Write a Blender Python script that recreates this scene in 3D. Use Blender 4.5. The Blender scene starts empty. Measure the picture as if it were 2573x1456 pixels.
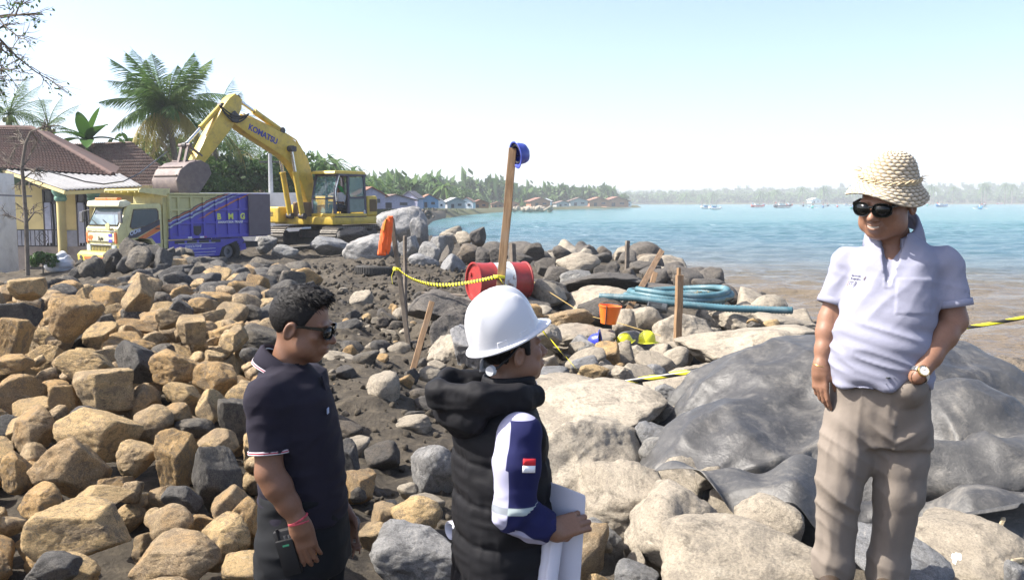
import bpy, bmesh, math, random
import numpy as np
from mathutils import Vector, Matrix, Euler

# ------------------------------------------------------------------ camera, sky, sun, exposure
SC = bpy.context.scene
COL = SC.collection
FPX, CX, CY, HOR, CAMZ = 900.0, 512.0, 289.5, 201.0, 2.0
PITCH = math.atan((CY - HOR) / FPX)
cam_d = bpy.data.cameras.new('camera')
cam_d.sensor_width = 36.0
cam_d.lens = 36.0 * FPX / 1024.0
cam_d.clip_start = 0.1
cam_d.clip_end = 9000
cam = bpy.data.objects.new('camera', cam_d)
COL.objects.link(cam)
cam.location = (0, 0, CAMZ)
cam.rotation_euler = (math.pi / 2 - PITCH, 0, 0)
SC.camera = cam

SUN_EL, SUN_AZ = 48.0, 268.0          # azimuth clockwise from +Y (the view direction): light from the left
_e, _a = math.radians(SUN_EL), math.radians(SUN_AZ)
SUN_DIR = Vector((math.sin(_a) * math.cos(_e), math.cos(_a) * math.cos(_e), math.sin(_e)))
world = bpy.data.worlds.new('World')
SC.world = world
world.use_nodes = True
wn = world.node_tree
bg = wn.nodes['Background']
sky = wn.nodes.new('ShaderNodeTexSky')
sky.sky_type = 'NISHITA'
sky.sun_disc = False
sky.sun_elevation = _e
sky.sun_rotation = _a
sky.air_density = 0.6
sky.dust_density = 2.0
sky.ozone_density = 0.0
wn.links.new(sky.outputs[0], bg.inputs[0])
bg.inputs[1].default_value = 0.15
sun_d = bpy.data.lights.new('sun', 'SUN')
sun_d.energy = 5.0
sun_d.angle = math.radians(0.55)
sun_d.color = (1.0, 0.945, 0.86)
sun = bpy.data.objects.new('sun', sun_d)
COL.objects.link(sun)
sun.rotation_euler = SUN_DIR.to_track_quat('Z', 'Y').to_euler()
SC.view_settings.view_transform = 'Standard'
SC.view_settings.look = 'None'
SC.view_settings.exposure = 1.22
SC.view_settings.gamma = 1.0
SC.cycles.max_bounces = 6
SC.cycles.diffuse_bounces = 3
SC.cycles.glossy_bounces = 3
SC.cycles.transmission_bounces = 5
SC.cycles.transparent_max_bounces = 6
SC.cycles.volume_bounces = 0
SC.cycles.caustics_reflective = False
SC.cycles.caustics_refractive = False

# ------------------------------------------------------------------ helpers
def at(px, py, d):
    """world point at depth y=d seen at pixel (px,py) of the 1024x579 frame"""
    cx, cz = (px - CX) / FPX, (CY - py) / FPX
    c, s = math.cos(PITCH), math.sin(PITCH)
    dy, dz = c + cz * s, -s + cz * c
    return Vector((cx / dy * d, d, CAMZ + dz / dy * d))

K = 1024.0 / 2573.0
def D(x, y, d):                      # the same from a 2573-wide enlargement of the photograph
    return at(x * K, y * K, d)

def tag(o, label=None, cat=None, group=None, kind=None):
    if label: o['label'] = label
    if cat: o['category'] = cat
    if group: o['group'] = group
    if kind: o['kind'] = kind
    return o

def empty(name, loc=(0, 0, 0), rz=0.0):
    o = bpy.data.objects.new(name, None)
    COL.objects.link(o)
    o.empty_display_size = 0.1
    o.location = loc
    o.rotation_euler = (0, 0, rz)
    return o

def mk(name, me, parent=None, mats=None):
    if mats is not None:
        if not isinstance(mats, (list, tuple)): mats = [mats]
        me.materials.clear()
        for m in mats: me.materials.append(m)
    o = bpy.data.objects.new(name, me)
    COL.objects.link(o)
    if parent is not None: o.parent = parent
    return o

def np_mesh(name, V, F, smooth=True):
    """V (n,3) array, F (m,k) array with k = 3 or 4"""
    V = np.asarray(V, np.float32); F = np.asarray(F, np.int32)
    me = bpy.data.meshes.new(name)
    k = F.shape[1]
    me.vertices.add(len(V)); me.vertices.foreach_set('co', V.ravel())
    me.loops.add(F.size); me.loops.foreach_set('vertex_index', F.ravel())
    me.polygons.add(len(F))
    me.polygons.foreach_set('loop_start', np.arange(0, F.size, k, dtype=np.int32))
    me.polygons.foreach_set('loop_total', np.full(len(F), k, np.int32))
    if smooth: me.polygons.foreach_set('use_smooth', np.ones(len(F), bool))
    me.update(calc_edges=True)
    return me

class MB:
    """collects shapes for ONE mesh"""
    def __init__(self): self.v, self.f, self.m = [], [], []
    def add(self, vs, fs, mi=0):
        n = len(self.v)
        self.v += [tuple(p) for p in vs]
        for q in fs:
            self.f.append(tuple(i + n for i in q)); self.m.append(mi)
        return self
    def box(self, c, s, R=None, mi=0, taper=1.0):
        c = Vector(c); h = Vector(s) / 2; vs = []
        for z in (-1, 1):
            t = taper if z > 0 else 1.0
            for x, y in ((-1, -1), (1, -1), (1, 1), (-1, 1)):
                p = Vector((x * h.x * t, y * h.y * t, z * h.z))
                vs.append(c + (R @ p if R else p))
        return self.add(vs, [(3, 2, 1, 0), (4, 5, 6, 7), (0, 1, 5, 4), (1, 2, 6, 5), (2, 3, 7, 6), (3, 0, 4, 7)], mi)
    def bar(self, a, b, w, h, mi=0, up=(0, 0, 1), w2=None, h2=None):
        a, b = Vector(a), Vector(b); t = (b - a).normalized(); up = Vector(up)
        s = t.cross(up)
        if s.length < 1e-4: s = t.cross(Vector((1, 0, 0)))
        s.normalize(); u = s.cross(t); vs = []
        for p, ww, hh in ((a, w, h), (b, w2 or w, h2 or h)):
            for x, y in ((-1, -1), (1, -1), (1, 1), (-1, 1)): vs.append(p + s * (x * ww / 2) + u * (y * hh / 2))
        return self.add(vs, [(0, 1, 2, 3), (7, 6, 5, 4), (0, 4, 5, 1), (1, 5, 6, 2), (2, 6, 7, 3), (3, 7, 4, 0)], mi)
    def cyl(self, a, b, r, r2=None, n=12, mi=0, caps=True):
        return self.tube([a, b], [r, r if r2 is None else r2], n, mi, caps)
    def tube(self, path, r, n=8, mi=0, caps=True, closed=False, flat=1.0, up=None):
        P = [Vector(p) for p in path]; N = len(P)
        rs = r if isinstance(r, (list, tuple, np.ndarray)) else [r] * N
        u = None; vs = []; fs = []
        for i, p in enumerate(P):
            if closed: t = P[(i + 1) % N] - P[i - 1]
            else: t = P[min(i + 1, N - 1)] - P[max(i - 1, 0)]
            if t.length < 1e-9: t = Vector((0, 0, 1))
            t.normalize()
            if u is None:
                ref = Vector(up) if up else (Vector((0, 0, 1)) if abs(t.z) < .9 else Vector((1, 0, 0)))
                u = (ref - t * ref.dot(t)).normalized()
            else:
                u = u - t * u.dot(t)
                if u.length < 1e-6: u = t.orthogonal()
                u.normalize()
            w = t.cross(u)
            for k in range(n):
                a = 2 * math.pi * k / n
                vs.append(p + (u * math.cos(a) * flat + w * math.sin(a)) * rs[i])
        for i in range(N if closed else N - 1):
            j = (i + 1) % N
            for k in range(n):
                k2 = (k + 1) % n
                fs.append((i * n + k, i * n + k2, j * n + k2, j * n + k))
        if caps and not closed:
            fs.append(tuple(range(n - 1, -1, -1))); fs.append(tuple((N - 1) * n + k for k in range(n)))
        return self.add(vs, fs, mi)
    def lathe(self, prof, c=(0, 0, 0), n=24, mi=0, R=None, a0=0.0, a1=2 * math.pi):
        """prof: (radius, height) pairs, around local z"""
        c = Vector(c); vs = []; fs = []; full = abs(a1 - a0 - 2 * math.pi) < 1e-6
        m = n if full else n + 1
        for r, z in prof:
            for k in range(m):
                a = a0 + (a1 - a0) * k / n
                p = Vector((r * math.cos(a), r * math.sin(a), z))
                vs.append(c + (R @ p if R else p))
        for i in range(len(prof) - 1):
            for k in range(n):
                k2 = (k + 1) % m
                fs.append((i * m + k, i * m + k2, (i + 1) * m + k2, (i + 1) * m + k))
        return self.add(vs, fs, mi)
    def prism(self, poly, fn, t0, t1, mi=0):
        """extrude a 2-D polygon: fn(u,v,t) -> point"""
        n = len(poly)
        vs = [fn(u, v, t0) for u, v in poly] + [fn(u, v, t1) for u, v in poly]
        fs = [tuple(range(n - 1, -1, -1)), tuple(range(n, 2 * n))]
        fs += [(i, (i + 1) % n, n + (i + 1) % n, n + i) for i in range(n)]
        return self.add(vs, fs, mi)
    def quad(self, a, b, c, d, mi=0): return self.add([a, b, c, d], [(0, 1, 2, 3)], mi)
    def mesh(self, name, smooth=None, fix=True, bevel=0.0, seg=1):
        me = bpy.data.meshes.new(name)
        me.from_pydata(self.v, [], self.f)
        me.polygons.foreach_set('material_index', self.m)
        if fix or bevel:
            b = bmesh.new(); b.from_mesh(me)
            if fix: bmesh.ops.recalc_face_normals(b, faces=b.faces)
            if bevel:
                bmesh.ops.remove_doubles(b, verts=b.verts, dist=1e-5)
                es = [e for e in b.edges if len(e.link_faces) == 2 and e.calc_face_angle(0) > 0.5]
                bmesh.ops.bevel(b, geom=es, offset=bevel, segments=seg, affect='EDGES', profile=0.6, clamp_overlap=True)
            b.to_mesh(me); b.free()
        if smooth is not None:
            me.polygons.foreach_set('use_smooth', np.ones(len(me.polygons), bool))
            me.update()
            if smooth < 180: me.set_sharp_from_angle(angle=math.radians(smooth))
        me.update()
        return me
    def build(self, name, mats, parent=None, smooth=None, fix=True, bevel=0.0, seg=1):
        return mk(name, self.mesh(name, smooth, fix, bevel, seg), parent, mats)

def copy_tree(o, parent=None):
    c = o.copy(); COL.objects.link(c)
    if parent is not None: c.parent = parent
    for ch in o.children: copy_tree(ch, c)
    return c

# ------------------------------------------------------------------ numpy noise
def _hash(i, j, k, seed):
    n = (i * 374761393 + j * 668265263 + k * 2147483647 + seed * 1274126177) & 0xFFFFFFFF
    n = ((n ^ (n >> 13)) * 1274126177) & 0xFFFFFFFF
    return ((n ^ (n >> 16)) & 0xFFFFFF) / float(0xFFFFFF)
def vnoise(p, seed=0):
    p = np.asarray(p, float); i = np.floor(p).astype(np.int64); f = p - i
    u = f * f * f * (f * (f * 6 - 15) + 10)
    r = 0
    for a in (0, 1):
        wx = u[..., 0] if a else 1 - u[..., 0]
        for b in (0, 1):
            wy = u[..., 1] if b else 1 - u[..., 1]
            for c in (0, 1):
                wz = u[..., 2] if c else 1 - u[..., 2]
                r = r + wx * wy * wz * _hash(i[..., 0] + a, i[..., 1] + b, i[..., 2] + c, seed)
    return r * 2 - 1
def fbm(p, oct=4, seed=0, gain=0.5, lac=2.03):
    p = np.asarray(p, float); s = 0; a = 1.0; t = 0
    for o in range(oct):
        s = s + a * vnoise(p, seed + o * 17); t += a; a *= gain; p = p * lac + 11.7
    return s / t
def fbm2(x, y, oct=4, seed=0, gain=0.5):
    return fbm(np.stack([x, y, np.zeros_like(x) + seed * 3.3], -1), oct, seed, gain)
def sstep(a, b, x):
    t = np.clip((x - a) / (b - a), 0, 1); return t * t * (3 - 2 * t)

# ------------------------------------------------------------------ signed-distance modelling (people, cloth)
def V3(*a): return np.array(a, float)
def _ln(v): return np.sqrt((v * v).sum(-1))
def smin(a, b, k):
    if k <= 0: return np.minimum(a, b)
    h = np.clip(0.5 + 0.5 * (b - a) / k, 0, 1)
    return b * (1 - h) + a * h - k * h * (1 - h)
def smax(a, b, k): return -smin(-a, -b, k)
def s_ball(p, c, r): return _ln(p - np.asarray(c, float)) - r
def s_ell(p, c, r, R=None):
    q = p - np.asarray(c, float)
    if R is not None: q = q @ np.array(R)          # columns of R = local axes
    r = np.asarray(r, float)
    k0 = _ln(q / r); k1 = _ln(q / (r * r))
    return k0 * (k0 - 1) / np.maximum(k1, 1e-9)
def s_cone(p, a, b, ra, rb):
    a, b = np.asarray(a, float), np.asarray(b, float)
    ab = b - a; t = np.clip(((p - a) @ ab) / max((ab @ ab), 1e-9), 0, 1)
    return _ln(p - a - t[..., None] * ab) - (ra + (rb - ra) * t)
def s_box(p, c, h, r=0.0, R=None):
    q = p - np.asarray(c, float)
    if R is not None: q = q @ np.array(R)
    q = np.abs(q) - (np.asarray(h, float) - r)
    return _ln(np.maximum(q, 0)) + np.minimum(q.max(-1), 0) - r
def s_chain(p, pts, rs, k=0.0):
    d = None
    for i in range(len(pts) - 1):
        e = s_cone(p, pts[i], pts[i + 1], rs[i], rs[i + 1])
        d = e if d is None else smin(d, e, k)
    return d
def s_loft(p, zs, cx, cy, rx, ry, n=2.3):
    """vertical stack of super-ellipses, interpolated smoothly in z; p in local frame"""
    z = p[..., 2]
    def ip(v):
        return np.interp(z, zs, v)
    X, Y = (p[..., 0] - ip(cx)) / ip(rx), (p[..., 1] - ip(cy)) / ip(ry)
    r = (np.abs(X) ** n + np.abs(Y) ** n) ** (1.0 / n)
    d = (r - 1) * np.minimum(ip(rx), ip(ry))
    return np.maximum(d, np.maximum(zs[0] - z, z - zs[-1]))
def nets(fn, lo, hi, vox, name='m', smooth_iter=0):
    """surface nets of fn(points)<0 inside -> mesh with quads"""
    lo, hi = np.asarray(lo, float), np.asarray(hi, float)
    n = np.ceil((hi - lo) / vox).astype(int) + 1
    ax = [lo[i] + np.arange(n[i]) * vox for i in range(3)]
    P = np.stack(np.meshgrid(*ax, indexing='ij'), -1)
    S = fn(P).astype(np.float32)
    ins = S < 0
    c = np.zeros(tuple(n - 1), np.int16)
    for a in (0, 1):
        for b in (0, 1):
            for d in (0, 1):
                c += ins[a:n[0] - 1 + a, b:n[1] - 1 + b, d:n[2] - 1 + d]
    act = (c > 0) & (c < 8)
    idx = np.full(act.shape, -1, np.int32)
    cells = np.argwhere(act); idx[act] = np.arange(len(cells))
    acc = np.zeros((len(cells), 3)); cnt = np.zeros(len(cells))
    corner = [(a, b, d) for a in (0, 1) for b in (0, 1) for d in (0, 1)]
    cv = {q: S[cells[:, 0] + q[0], cells[:, 1] + q[1], cells[:, 2] + q[2]] for q in corner}
    for q in corner:
        for axs in range(3):
            if q[axs]: continue
            r = list(q); r[axs] = 1; r = tuple(r)
            s0, s1 = cv[q], cv[r]
            m = (s0 < 0) != (s1 < 0)
            t = np.where(m, s0 / np.where(m, s0 - s1, 1), 0)
            e = np.array(q, float)[None, :].repeat(len(cells), 0); e[:, axs] = t
            acc += e * m[:, None]; cnt += m
    V = lo + (cells + acc / cnt[:, None]) * vox
    F = []
    for axs in range(3):
        b, d = (axs + 1) % 3, (axs + 2) % 3
        sl0 = [slice(None)] * 3; sl1 = [slice(None)] * 3
        sl0[axs] = slice(0, n[axs] - 1); sl1[axs] = slice(1, n[axs])
        A, B = ins[tuple(sl0)], ins[tuple(sl1)]
        e = np.argwhere(A != B)
        e = e[(e[:, b] > 0) & (e[:, d] > 0) & (e[:, b] < n[b] - 1) & (e[:, d] < n[d] - 1)]
        if not len(e): continue
        fl = A[e[:, 0], e[:, 1], e[:, 2]]
        def g(ob, od):
            k = e.copy(); k[:, b] += ob; k[:, d] += od
            return idx[k[:, 0], k[:, 1], k[:, 2]]
        q = np.stack([g(-1, -1), g(0, -1), g(0, 0), g(-1, 0)], 1)
        q[~fl] = q[~fl][:, ::-1]
        F.append(q)
    F = np.concatenate(F)
    for _ in range(smooth_iter):
        s = np.zeros_like(V); w = np.zeros(len(V))
        for i in range(4):
            j = (i + 1) % 4
            np.add.at(s, F[:, i], V[F[:, j]]); np.add.at(w, F[:, i], 1)
            np.add.at(s, F[:, j], V[F[:, i]]); np.add.at(w, F[:, j], 1)
        V = V * 0.5 + 0.5 * s / np.maximum(w, 1)[:, None]
    return V, F
def net_mesh(fn, lo, hi, vox, name, it=1):
    V, F = nets(fn, lo, hi, vox, name, it)
    return np_mesh(name, V, F, True)

# ------------------------------------------------------------------ materials
MATS = {}
class NT:
    def __init__(self, name):
        self.m = bpy.data.materials.new(name); self.m.use_nodes = True
        self.t = self.m.node_tree; self.b = self.t.nodes['Principled BSDF']
    def n(self, typ, **kw):
        x = self.t.nodes.new(typ)
        for k, v in kw.items():
            if k.startswith('i_'):
                s = k[2:]; s = int(s) if s.isdigit() else s
                x.inputs[s].default_value = v
            else: setattr(x, k, v)
        return x
    def l(self, a, b): self.t.links.new(a, b)
    def coord(self, kind='Object'):
        return self.n('ShaderNodeTexCoord').outputs[kind]
    def noise(self, vec, scale, detail=4, rough=0.6, dist=0.0):
        x = self.n('ShaderNodeTexNoise'); x.inputs['Scale'].default_value = scale
        x.inputs['Detail'].default_value = detail; x.inputs['Roughness'].default_value = rough
        x.inputs['Distortion'].default_value = dist
        self.l(vec, x.inputs['Vector']); return x.outputs['Fac']
    def ramp(self, fac, stops, interp='LINEAR'):
        x = self.n('ShaderNodeValToRGB'); cr = x.color_ramp; cr.interpolation = interp
        while len(cr.elements) < len(stops): cr.elements.new(0.5)
        for e, (p, c) in zip(cr.elements, stops):
            e.position = p; e.color = (c, c, c, 1) if isinstance(c, (int, float)) else (*c, 1)
        self.l(fac, x.inputs[0]); return x.outputs[0]
    def mix(self, fac, a, b, mode='MIX'):
        x = self.n('ShaderNodeMix', data_type='RGBA', blend_type=mode)
        for s, v in ((0, fac), (6, a), (7, b)):
            if isinstance(v, (int, float)): x.inputs[s].default_value = v
            elif isinstance(v, (tuple, list)): x.inputs[s].default_value = (*v, 1)
            else: self.l(v, x.inputs[s])
        return x.outputs[2]
    def math(self, op, a, b=0.0):
        x = self.n('ShaderNodeMath', operation=op)
        for s, v in ((0, a), (1, b)):
            if isinstance(v, (int, float)): x.inputs[s].default_value = v
            else: self.l(v, x.inputs[s])
        return x.outputs[0]
    def bump(self, h, strength=0.5, dist=0.02, prev=None):
        x = self.n('ShaderNodeBump'); x.inputs['Strength'].default_value = strength; x.inputs['Distance'].default_value = dist
        self.l(h, x.inputs['Height'])
        if prev is not None: self.l(prev, x.inputs['Normal'])
        return x.outputs[0]
    def out(self, col=None, rough=None, nrm=None, metal=None, spec=None):
        for s, v in (('Base Color', col), ('Roughness', rough), ('Normal', nrm), ('Metallic', metal), ('Specular IOR Level', spec)):
            if v is None: continue
            if isinstance(v, (int, float)): self.b.inputs[s].default_value = v
            elif isinstance(v, (tuple, list)): self.b.inputs[s].default_value = (*v, 1)
            else: self.l(v, self.b.inputs[s])
        return self.m

def M(name, col, rough=0.6, metal=0.0, var=0.18, scale=6.0, bump=0.0, bscale=40.0, bdist=0.004, dirt=None, dirt_amt=0.5, spec=0.5):
    """a plain painted / cloth / wood surface with uneven tone, optional dirt patches and fine relief"""
    if name in MATS: return MATS[name]
    t = NT(name); v = t.coord()
    f = t.noise(v, scale, 5, 0.65)
    lo = tuple(c * (1 - var) for c in col); hi = tuple(min(1, c * (1 + var)) for c in col)
    c = t.ramp(f, [(0.3, lo), (0.7, hi)])
    if dirt:
        g = t.noise(v, scale * 1.7, 8, 0.7, 0.4)
        c = t.mix(t.ramp(g, [(0.48, 0.0), (0.70, dirt_amt)]), c, dirt)
    n = None
    if bump: n = t.bump(t.noise(v, bscale, 4, 0.6), bump, bdist)
    r = t.ramp(t.noise(v, scale * 2.3, 3), [(0.3, max(0.02, rough - 0.08)), (0.7, min(1, rough + 0.08))])
    MATS[name] = t.out(c, r, n, metal, spec)
    return MATS[name]

def glassy(name, col, rough=0.05, alpha=0.35):
    if name in MATS: return MATS[name]
    t = NT(name)
    t.out(col, rough); t.b.inputs['Alpha'].default_value = alpha
    MATS[name] = t.m; return t.m

_fonts = {}
def text_mesh(txt, size, extrude=.002, align='LEFT', shear=0.0, bold=0.0, space=1.0):
    cu = bpy.data.curves.new('lettering', 'FONT'); cu.body = txt; cu.size = size; cu.extrude = extrude; cu.align_x = align
    cu.shear = shear; cu.offset = bold; cu.space_character = space; cu.resolution_u = 3
    o = bpy.data.objects.new('lettering', cu); COL.objects.link(o)
    dg = bpy.context.evaluated_depsgraph_get(); dg.update()
    me = bpy.data.meshes.new_from_object(o.evaluated_get(dg))
    bpy.data.objects.remove(o); bpy.data.curves.remove(cu)
    return me
def frame4(p, ex, ez, n):
    return Matrix(((ex.x, ez.x, n.x, p.x), (ex.y, ez.y, n.y, p.y), (ex.z, ez.z, n.z, p.z), (0, 0, 0, 1)))
# ------------------------------------------------------------------ ground
SEA = -1.0
_sh = np.array([(-6, 8.2), (6, 8.0), (10, 7.2), (13, 6.6), (17, 5.9), (25, 4.8), (33, 4.2), (37, 2.0), (40, -0.5), (46, -3.2), (60, -6.0), (100, -10.4), (140, -13.0), (200, -14.0)], float)
def shore_x(y): return np.interp(y, _sh[:, 0], _sh[:, 1])
# control heights (pixel column, depth, z)
_cp = [(-150, 2, .25), (60, 2, .15), (250, 2, -.05), (500, 2, -.05), (760, 2, .1), (1100, 2, .1),
       (-100, 3.6, .2), (60, 3.6, .2), (160, 3.6, .15), (260, 3.6, .05), (400, 4.5, -.05), (520, 4.5, -.1), (700, 3.6, .1), (900, 3.6, .12),
       (-100, 6, .3), (60, 6, .38), (160, 6, .34), (230, 6, .2), (290, 6, .05), (340, 6.6, .06), (400, 6, -.02), (470, 6, -.05), (600, 5.5, -.1), (760, 5.5, 0), (950, 5.5, 0),
       (-100, 9, .5), (80, 9, .55), (170, 9, .42), (240, 9, .22), (330, 8.8, .34), (365, 8.6, .38), (400, 8.9, .24), (425, 9.3, 0), (450, 9, -.1), (560, 9, -.25), (700, 9, -.3), (850, 9, -.3),
       (-100, 13, .4), (60, 13, .5), (160, 13, .35), (250, 13, .2), (330, 13, .1), (395, 13, -.1), (440, 12, .1), (470, 13, .25), (520, 14, .28), (600, 13, -.3), (700, 13, -.35), (800, 13, -.5),
       (-100, 18, .1), (80, 18, .1), (160, 18, .15), (240, 18, .15), (320, 18, .15), (390, 18, .1), (450, 17, .3), (520, 18, .15), (620, 18, -.3), (700, 18, -.5),
       (-100, 24, -.3), (60, 24, -.2), (100, 24, .1), (145, 25, .40), (180, 25, .05), (230, 25, -.15), (300, 24, .05), (340, 22, .28), (374, 23, .08), (374, 20, .06), (420, 24, .3), (480, 24, .1), (560, 24, -.2),
       (0, 32, -.5), (80, 31, -.15), (160, 31, 0), (230, 32, 0), (330, 33, .05), (400, 32, .2), (440, 33, -.3), (500, 33, -.4),
       (0, 45, -.4), (200, 42, 0), (330, 42, 0), (400, 45, 0), (100, 70, 0), (400, 70, 0), (300, 110, 0), (420, 110, -.2), (300, 180, .2)]
_cp = np.array(_cp, float)
_cu, _cv, _cz = _cp[:, 0] / 70.0, np.log(_cp[:, 1]) * 5.2, _cp[:, 2]
def ground_z(x, y, detail=True):
    x = np.asarray(x, float); y = np.asarray(y, float)
    yy = np.maximum(y, 2.0)
    u = np.clip(512 + 900 * x / yy, -150, 1150) / 70.0; v = np.log(np.clip(yy, 2, 180)) * 5.2
    num = 0; den = 0
    for a, b, c in zip(_cu, _cv, _cz):
        w = 1.0 / (((u - a) ** 2 + (v - b) ** 2) ** 1.6 + 0.02)
        num = num + w * c; den = den + w
    z = num / den
    if detail:
        amp = np.clip(y / 12.0, .5, 1.6)
        mud = sstep(-.2, .35, fbm2(x * .5, y * .5, 2, 5) + .25)
        z = z + amp * (0.05 * fbm2(x * 1.1, y * 1.1, 4, 3) + mud * 0.15 * np.abs(fbm2(x * 4.2, y * 4.2, 4, 9, .6)) + 0.030 * fbm2(x * 12, y * 12, 3, 21) + .10 * np.maximum(0, fbm2(x * 2.6, y * 2.6, 3, 77) - .12))
    e = sstep(-0.6, 2.2, x - shore_x(y))
    return z * (1 - e) + (-1.9) * e

def grid_mesh(name, xs, ys, zf):
    X, Y = np.meshgrid(xs, ys)
    Z = zf(X, Y)
    V = np.stack([X, Y, Z], -1).reshape(-1, 3)
    nx, ny = len(xs), len(ys)
    i = np.arange(nx * ny).reshape(ny, nx)
    F = np.stack([i[:-1, :-1], i[:-1, 1:], i[1:, 1:], i[1:, :-1]], -1).reshape(-1, 4)
    return np_mesh(name, V, F)

t = NT('dark_sand'); v = t.coord()
n1 = t.noise(v, 0.9, 5, .6); n2 = t.noise(v, 9, 8, .72); n3 = t.noise(v, 60, 4, .7)
c = t.ramp(n2, [(.28, (.028, .025, .022)), (.5, (.066, .057, .046)), (.75, (.165, .138, .10))])
c = t.mix(t.ramp(n1, [(.42, 0.0), (.68, .7)]), c, t.mix(n2, (.065, .055, .043), (.165, .137, .10)))
b1 = t.bump(n2, .9, .07); b2 = t.bump(n3, .8, .012, b1)
MATS['sand'] = t.out(c, .92, b2, spec=.2)
near = mk('ground', grid_mesh('ground', np.arange(-11, 9.6, .07), np.arange(-3, 16.01, .07), ground_z), None, MATS['sand'])
tag(near, kind='structure')
far = mk('terrain', grid_mesh('terrain', np.concatenate([np.arange(-70, -24, 1.2), np.arange(-24, -12, .28), np.arange(-12, 3.5, .12), np.arange(3.5, 8, .28)]), np.concatenate([np.arange(15.6, 32, .12), np.arange(32, 45, .25), np.arange(45, 205, 1.5)]),
         lambda x, y: ground_z(x, y) - .02), None, MATS['sand'])
tag(far, kind='structure')

# ------------------------------------------------------------------ sea
def wave(x, y):
    a = 0.5 * fbm2(x * .22 + y * .1, y * .5, 3, 31) + .6 * fbm2(x * .55, y * 1.5, 3, 37, .55)
    a = a + .35 * np.abs(fbm2(x * 1.3, y * 3.2, 3, 41))
    fade = sstep(-12, -6, x) * sstep(95, 70, x) * sstep(7.5, 9, y) * sstep(165, 110, y)
    swell = .17 * np.sin((y - .25 * x) * 1.15 + 2.0 * fbm2(x * .08, y * .08, 2, 53)) * sstep(48, 18, y)
    return SEA + fade * (.24 * a + swell)
t = NT('sea_water'); v = t.coord('Object')
sep = t.n('ShaderNodeSeparateXYZ'); t.l(v, sep.inputs[0])
# sediment stirred up along the shore: distance from the shore line, broken up by noise
dist = t.math('ADD', t.math('MULTIPLY', sep.outputs[0], .55), t.math('MULTIPLY', sep.outputs[1], .80))
nz = t.noise(v, .045, 4, .6)
f = t.math('ADD', dist, t.math('MULTIPLY', t.math('SUBTRACT', nz, .5), 34.0))
f = t.math('DIVIDE', f, 160.0)
c = t.ramp(f, [(.10, (.165, .125, .08)), (.19, (.155, .125, .085)), (.26, (.09, .115, .115)), (.40, (.040, .105, .125)), (.75, (.045, .145, .15)), (1, (.05, .165, .16))])
st = t.n('ShaderNodeMapping'); st.inputs['Scale'].default_value = (.35, 1.0, 1.0); t.l(v, st.inputs['Vector'])
h1 = t.noise(st.outputs[0], .9, 6, .62); h2 = t.noise(st.outputs[0], 5.0, 5, .65)
cap = t.ramp(t.noise(st.outputs[0], .42, 7, .72), [(.655, 0.0), (.70, 1.0)])
c = t.mix(t.math('MULTIPLY', cap, .75), c, (.85, .87, .86))
b1 = t.bump(h1, .9, .55); b2 = t.bump(h2, .8, .10, b1)
MATS['sea'] = t.out(c, t.mix(cap, (.16,) * 3, (.7,) * 3), b2, spec=.5)
t.b.inputs['IOR'].default_value = 1.33
sea = mk('sea', grid_mesh('sea', np.concatenate([np.arange(-12, 12, .16), np.arange(12, 96, .55)]), np.concatenate([np.arange(7.4, 40, .16), np.arange(40, 166, .6)]), wave), None, MATS['sea'])
tag(sea, kind='structure')
ocean = mk('open_water', np_mesh('open_water', [(-700, -60, SEA - .22), (3500, -60, SEA - .22), (3500, 6000, SEA - .22), (-700, 6000, SEA - .22)], [(0, 1, 2, 3)]), None, MATS['sea'])
tag(ocean, kind='structure')

# ------------------------------------------------------------------ far land
t = NT('far_earth'); v = t.coord()
MATS['far_earth'] = t.out(t.ramp(t.noise(v, .05, 6, .7), [(.3, (.05, .07, .03)), (.7, (.13, .12, .07))]), .95, spec=.1)
def coast_mesh(name, pts, back, hill, seed):
    """a strip of land from a waterline polyline back over rising ground"""
    pts = np.array(pts, float); s = np.linspace(0, 1, 160)
    q = np.interp(s, np.linspace(0, 1, len(pts)), pts[:, 0]), np.interp(s, np.linspace(0, 1, len(pts)), pts[:, 1])
    rows = [0, .006, .02, .06, .12, .2, .35, .6, 1.0]; V = []
    for r in rows:
        x = q[0] + back[0] * r; y = q[1] + back[1] * r
        z = SEA - .4 + (0 if r == 0 else 1.4) + hill * np.minimum(1, (r / .35)) ** 1.2 * (.65 + .5 * fbm2(x * .004, y * .004, 3, seed))
        V.append(np.stack([x, y, z if r else np.full_like(x, SEA - .4)], -1))
    V = np.array(V); n = len(s)
    i = np.arange(len(rows) * n).reshape(len(rows), n)
    F = np.stack([i[:-1, :-1], i[:-1, 1:], i[1:, 1:], i[1:, :-1]], -1).reshape(-1, 4)
    o = mk(name, np_mesh(name, V.reshape(-1, 3), F), None, MATS['far_earth'])
    return tag(o, kind='structure')
COAST = [(-13, 140), (-11, 205), (-6, 250), (2, 300), (12, 330), (30, 380), (52, 430), (68, 470), (66, 500)]
coast_mesh('headland', [(-40, 130)] + COAST + [(58, 540), (70, 700)], (-420, 420), 6, 3)
FARC = [(70, 900), (150, 960), (260, 1010), (420, 1040), (600, 1050), (800, 1000), (1300, 900)]
coast_mesh('hills', [(-150, 880)] + FARC, (-60, 900), 14, 8)
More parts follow.
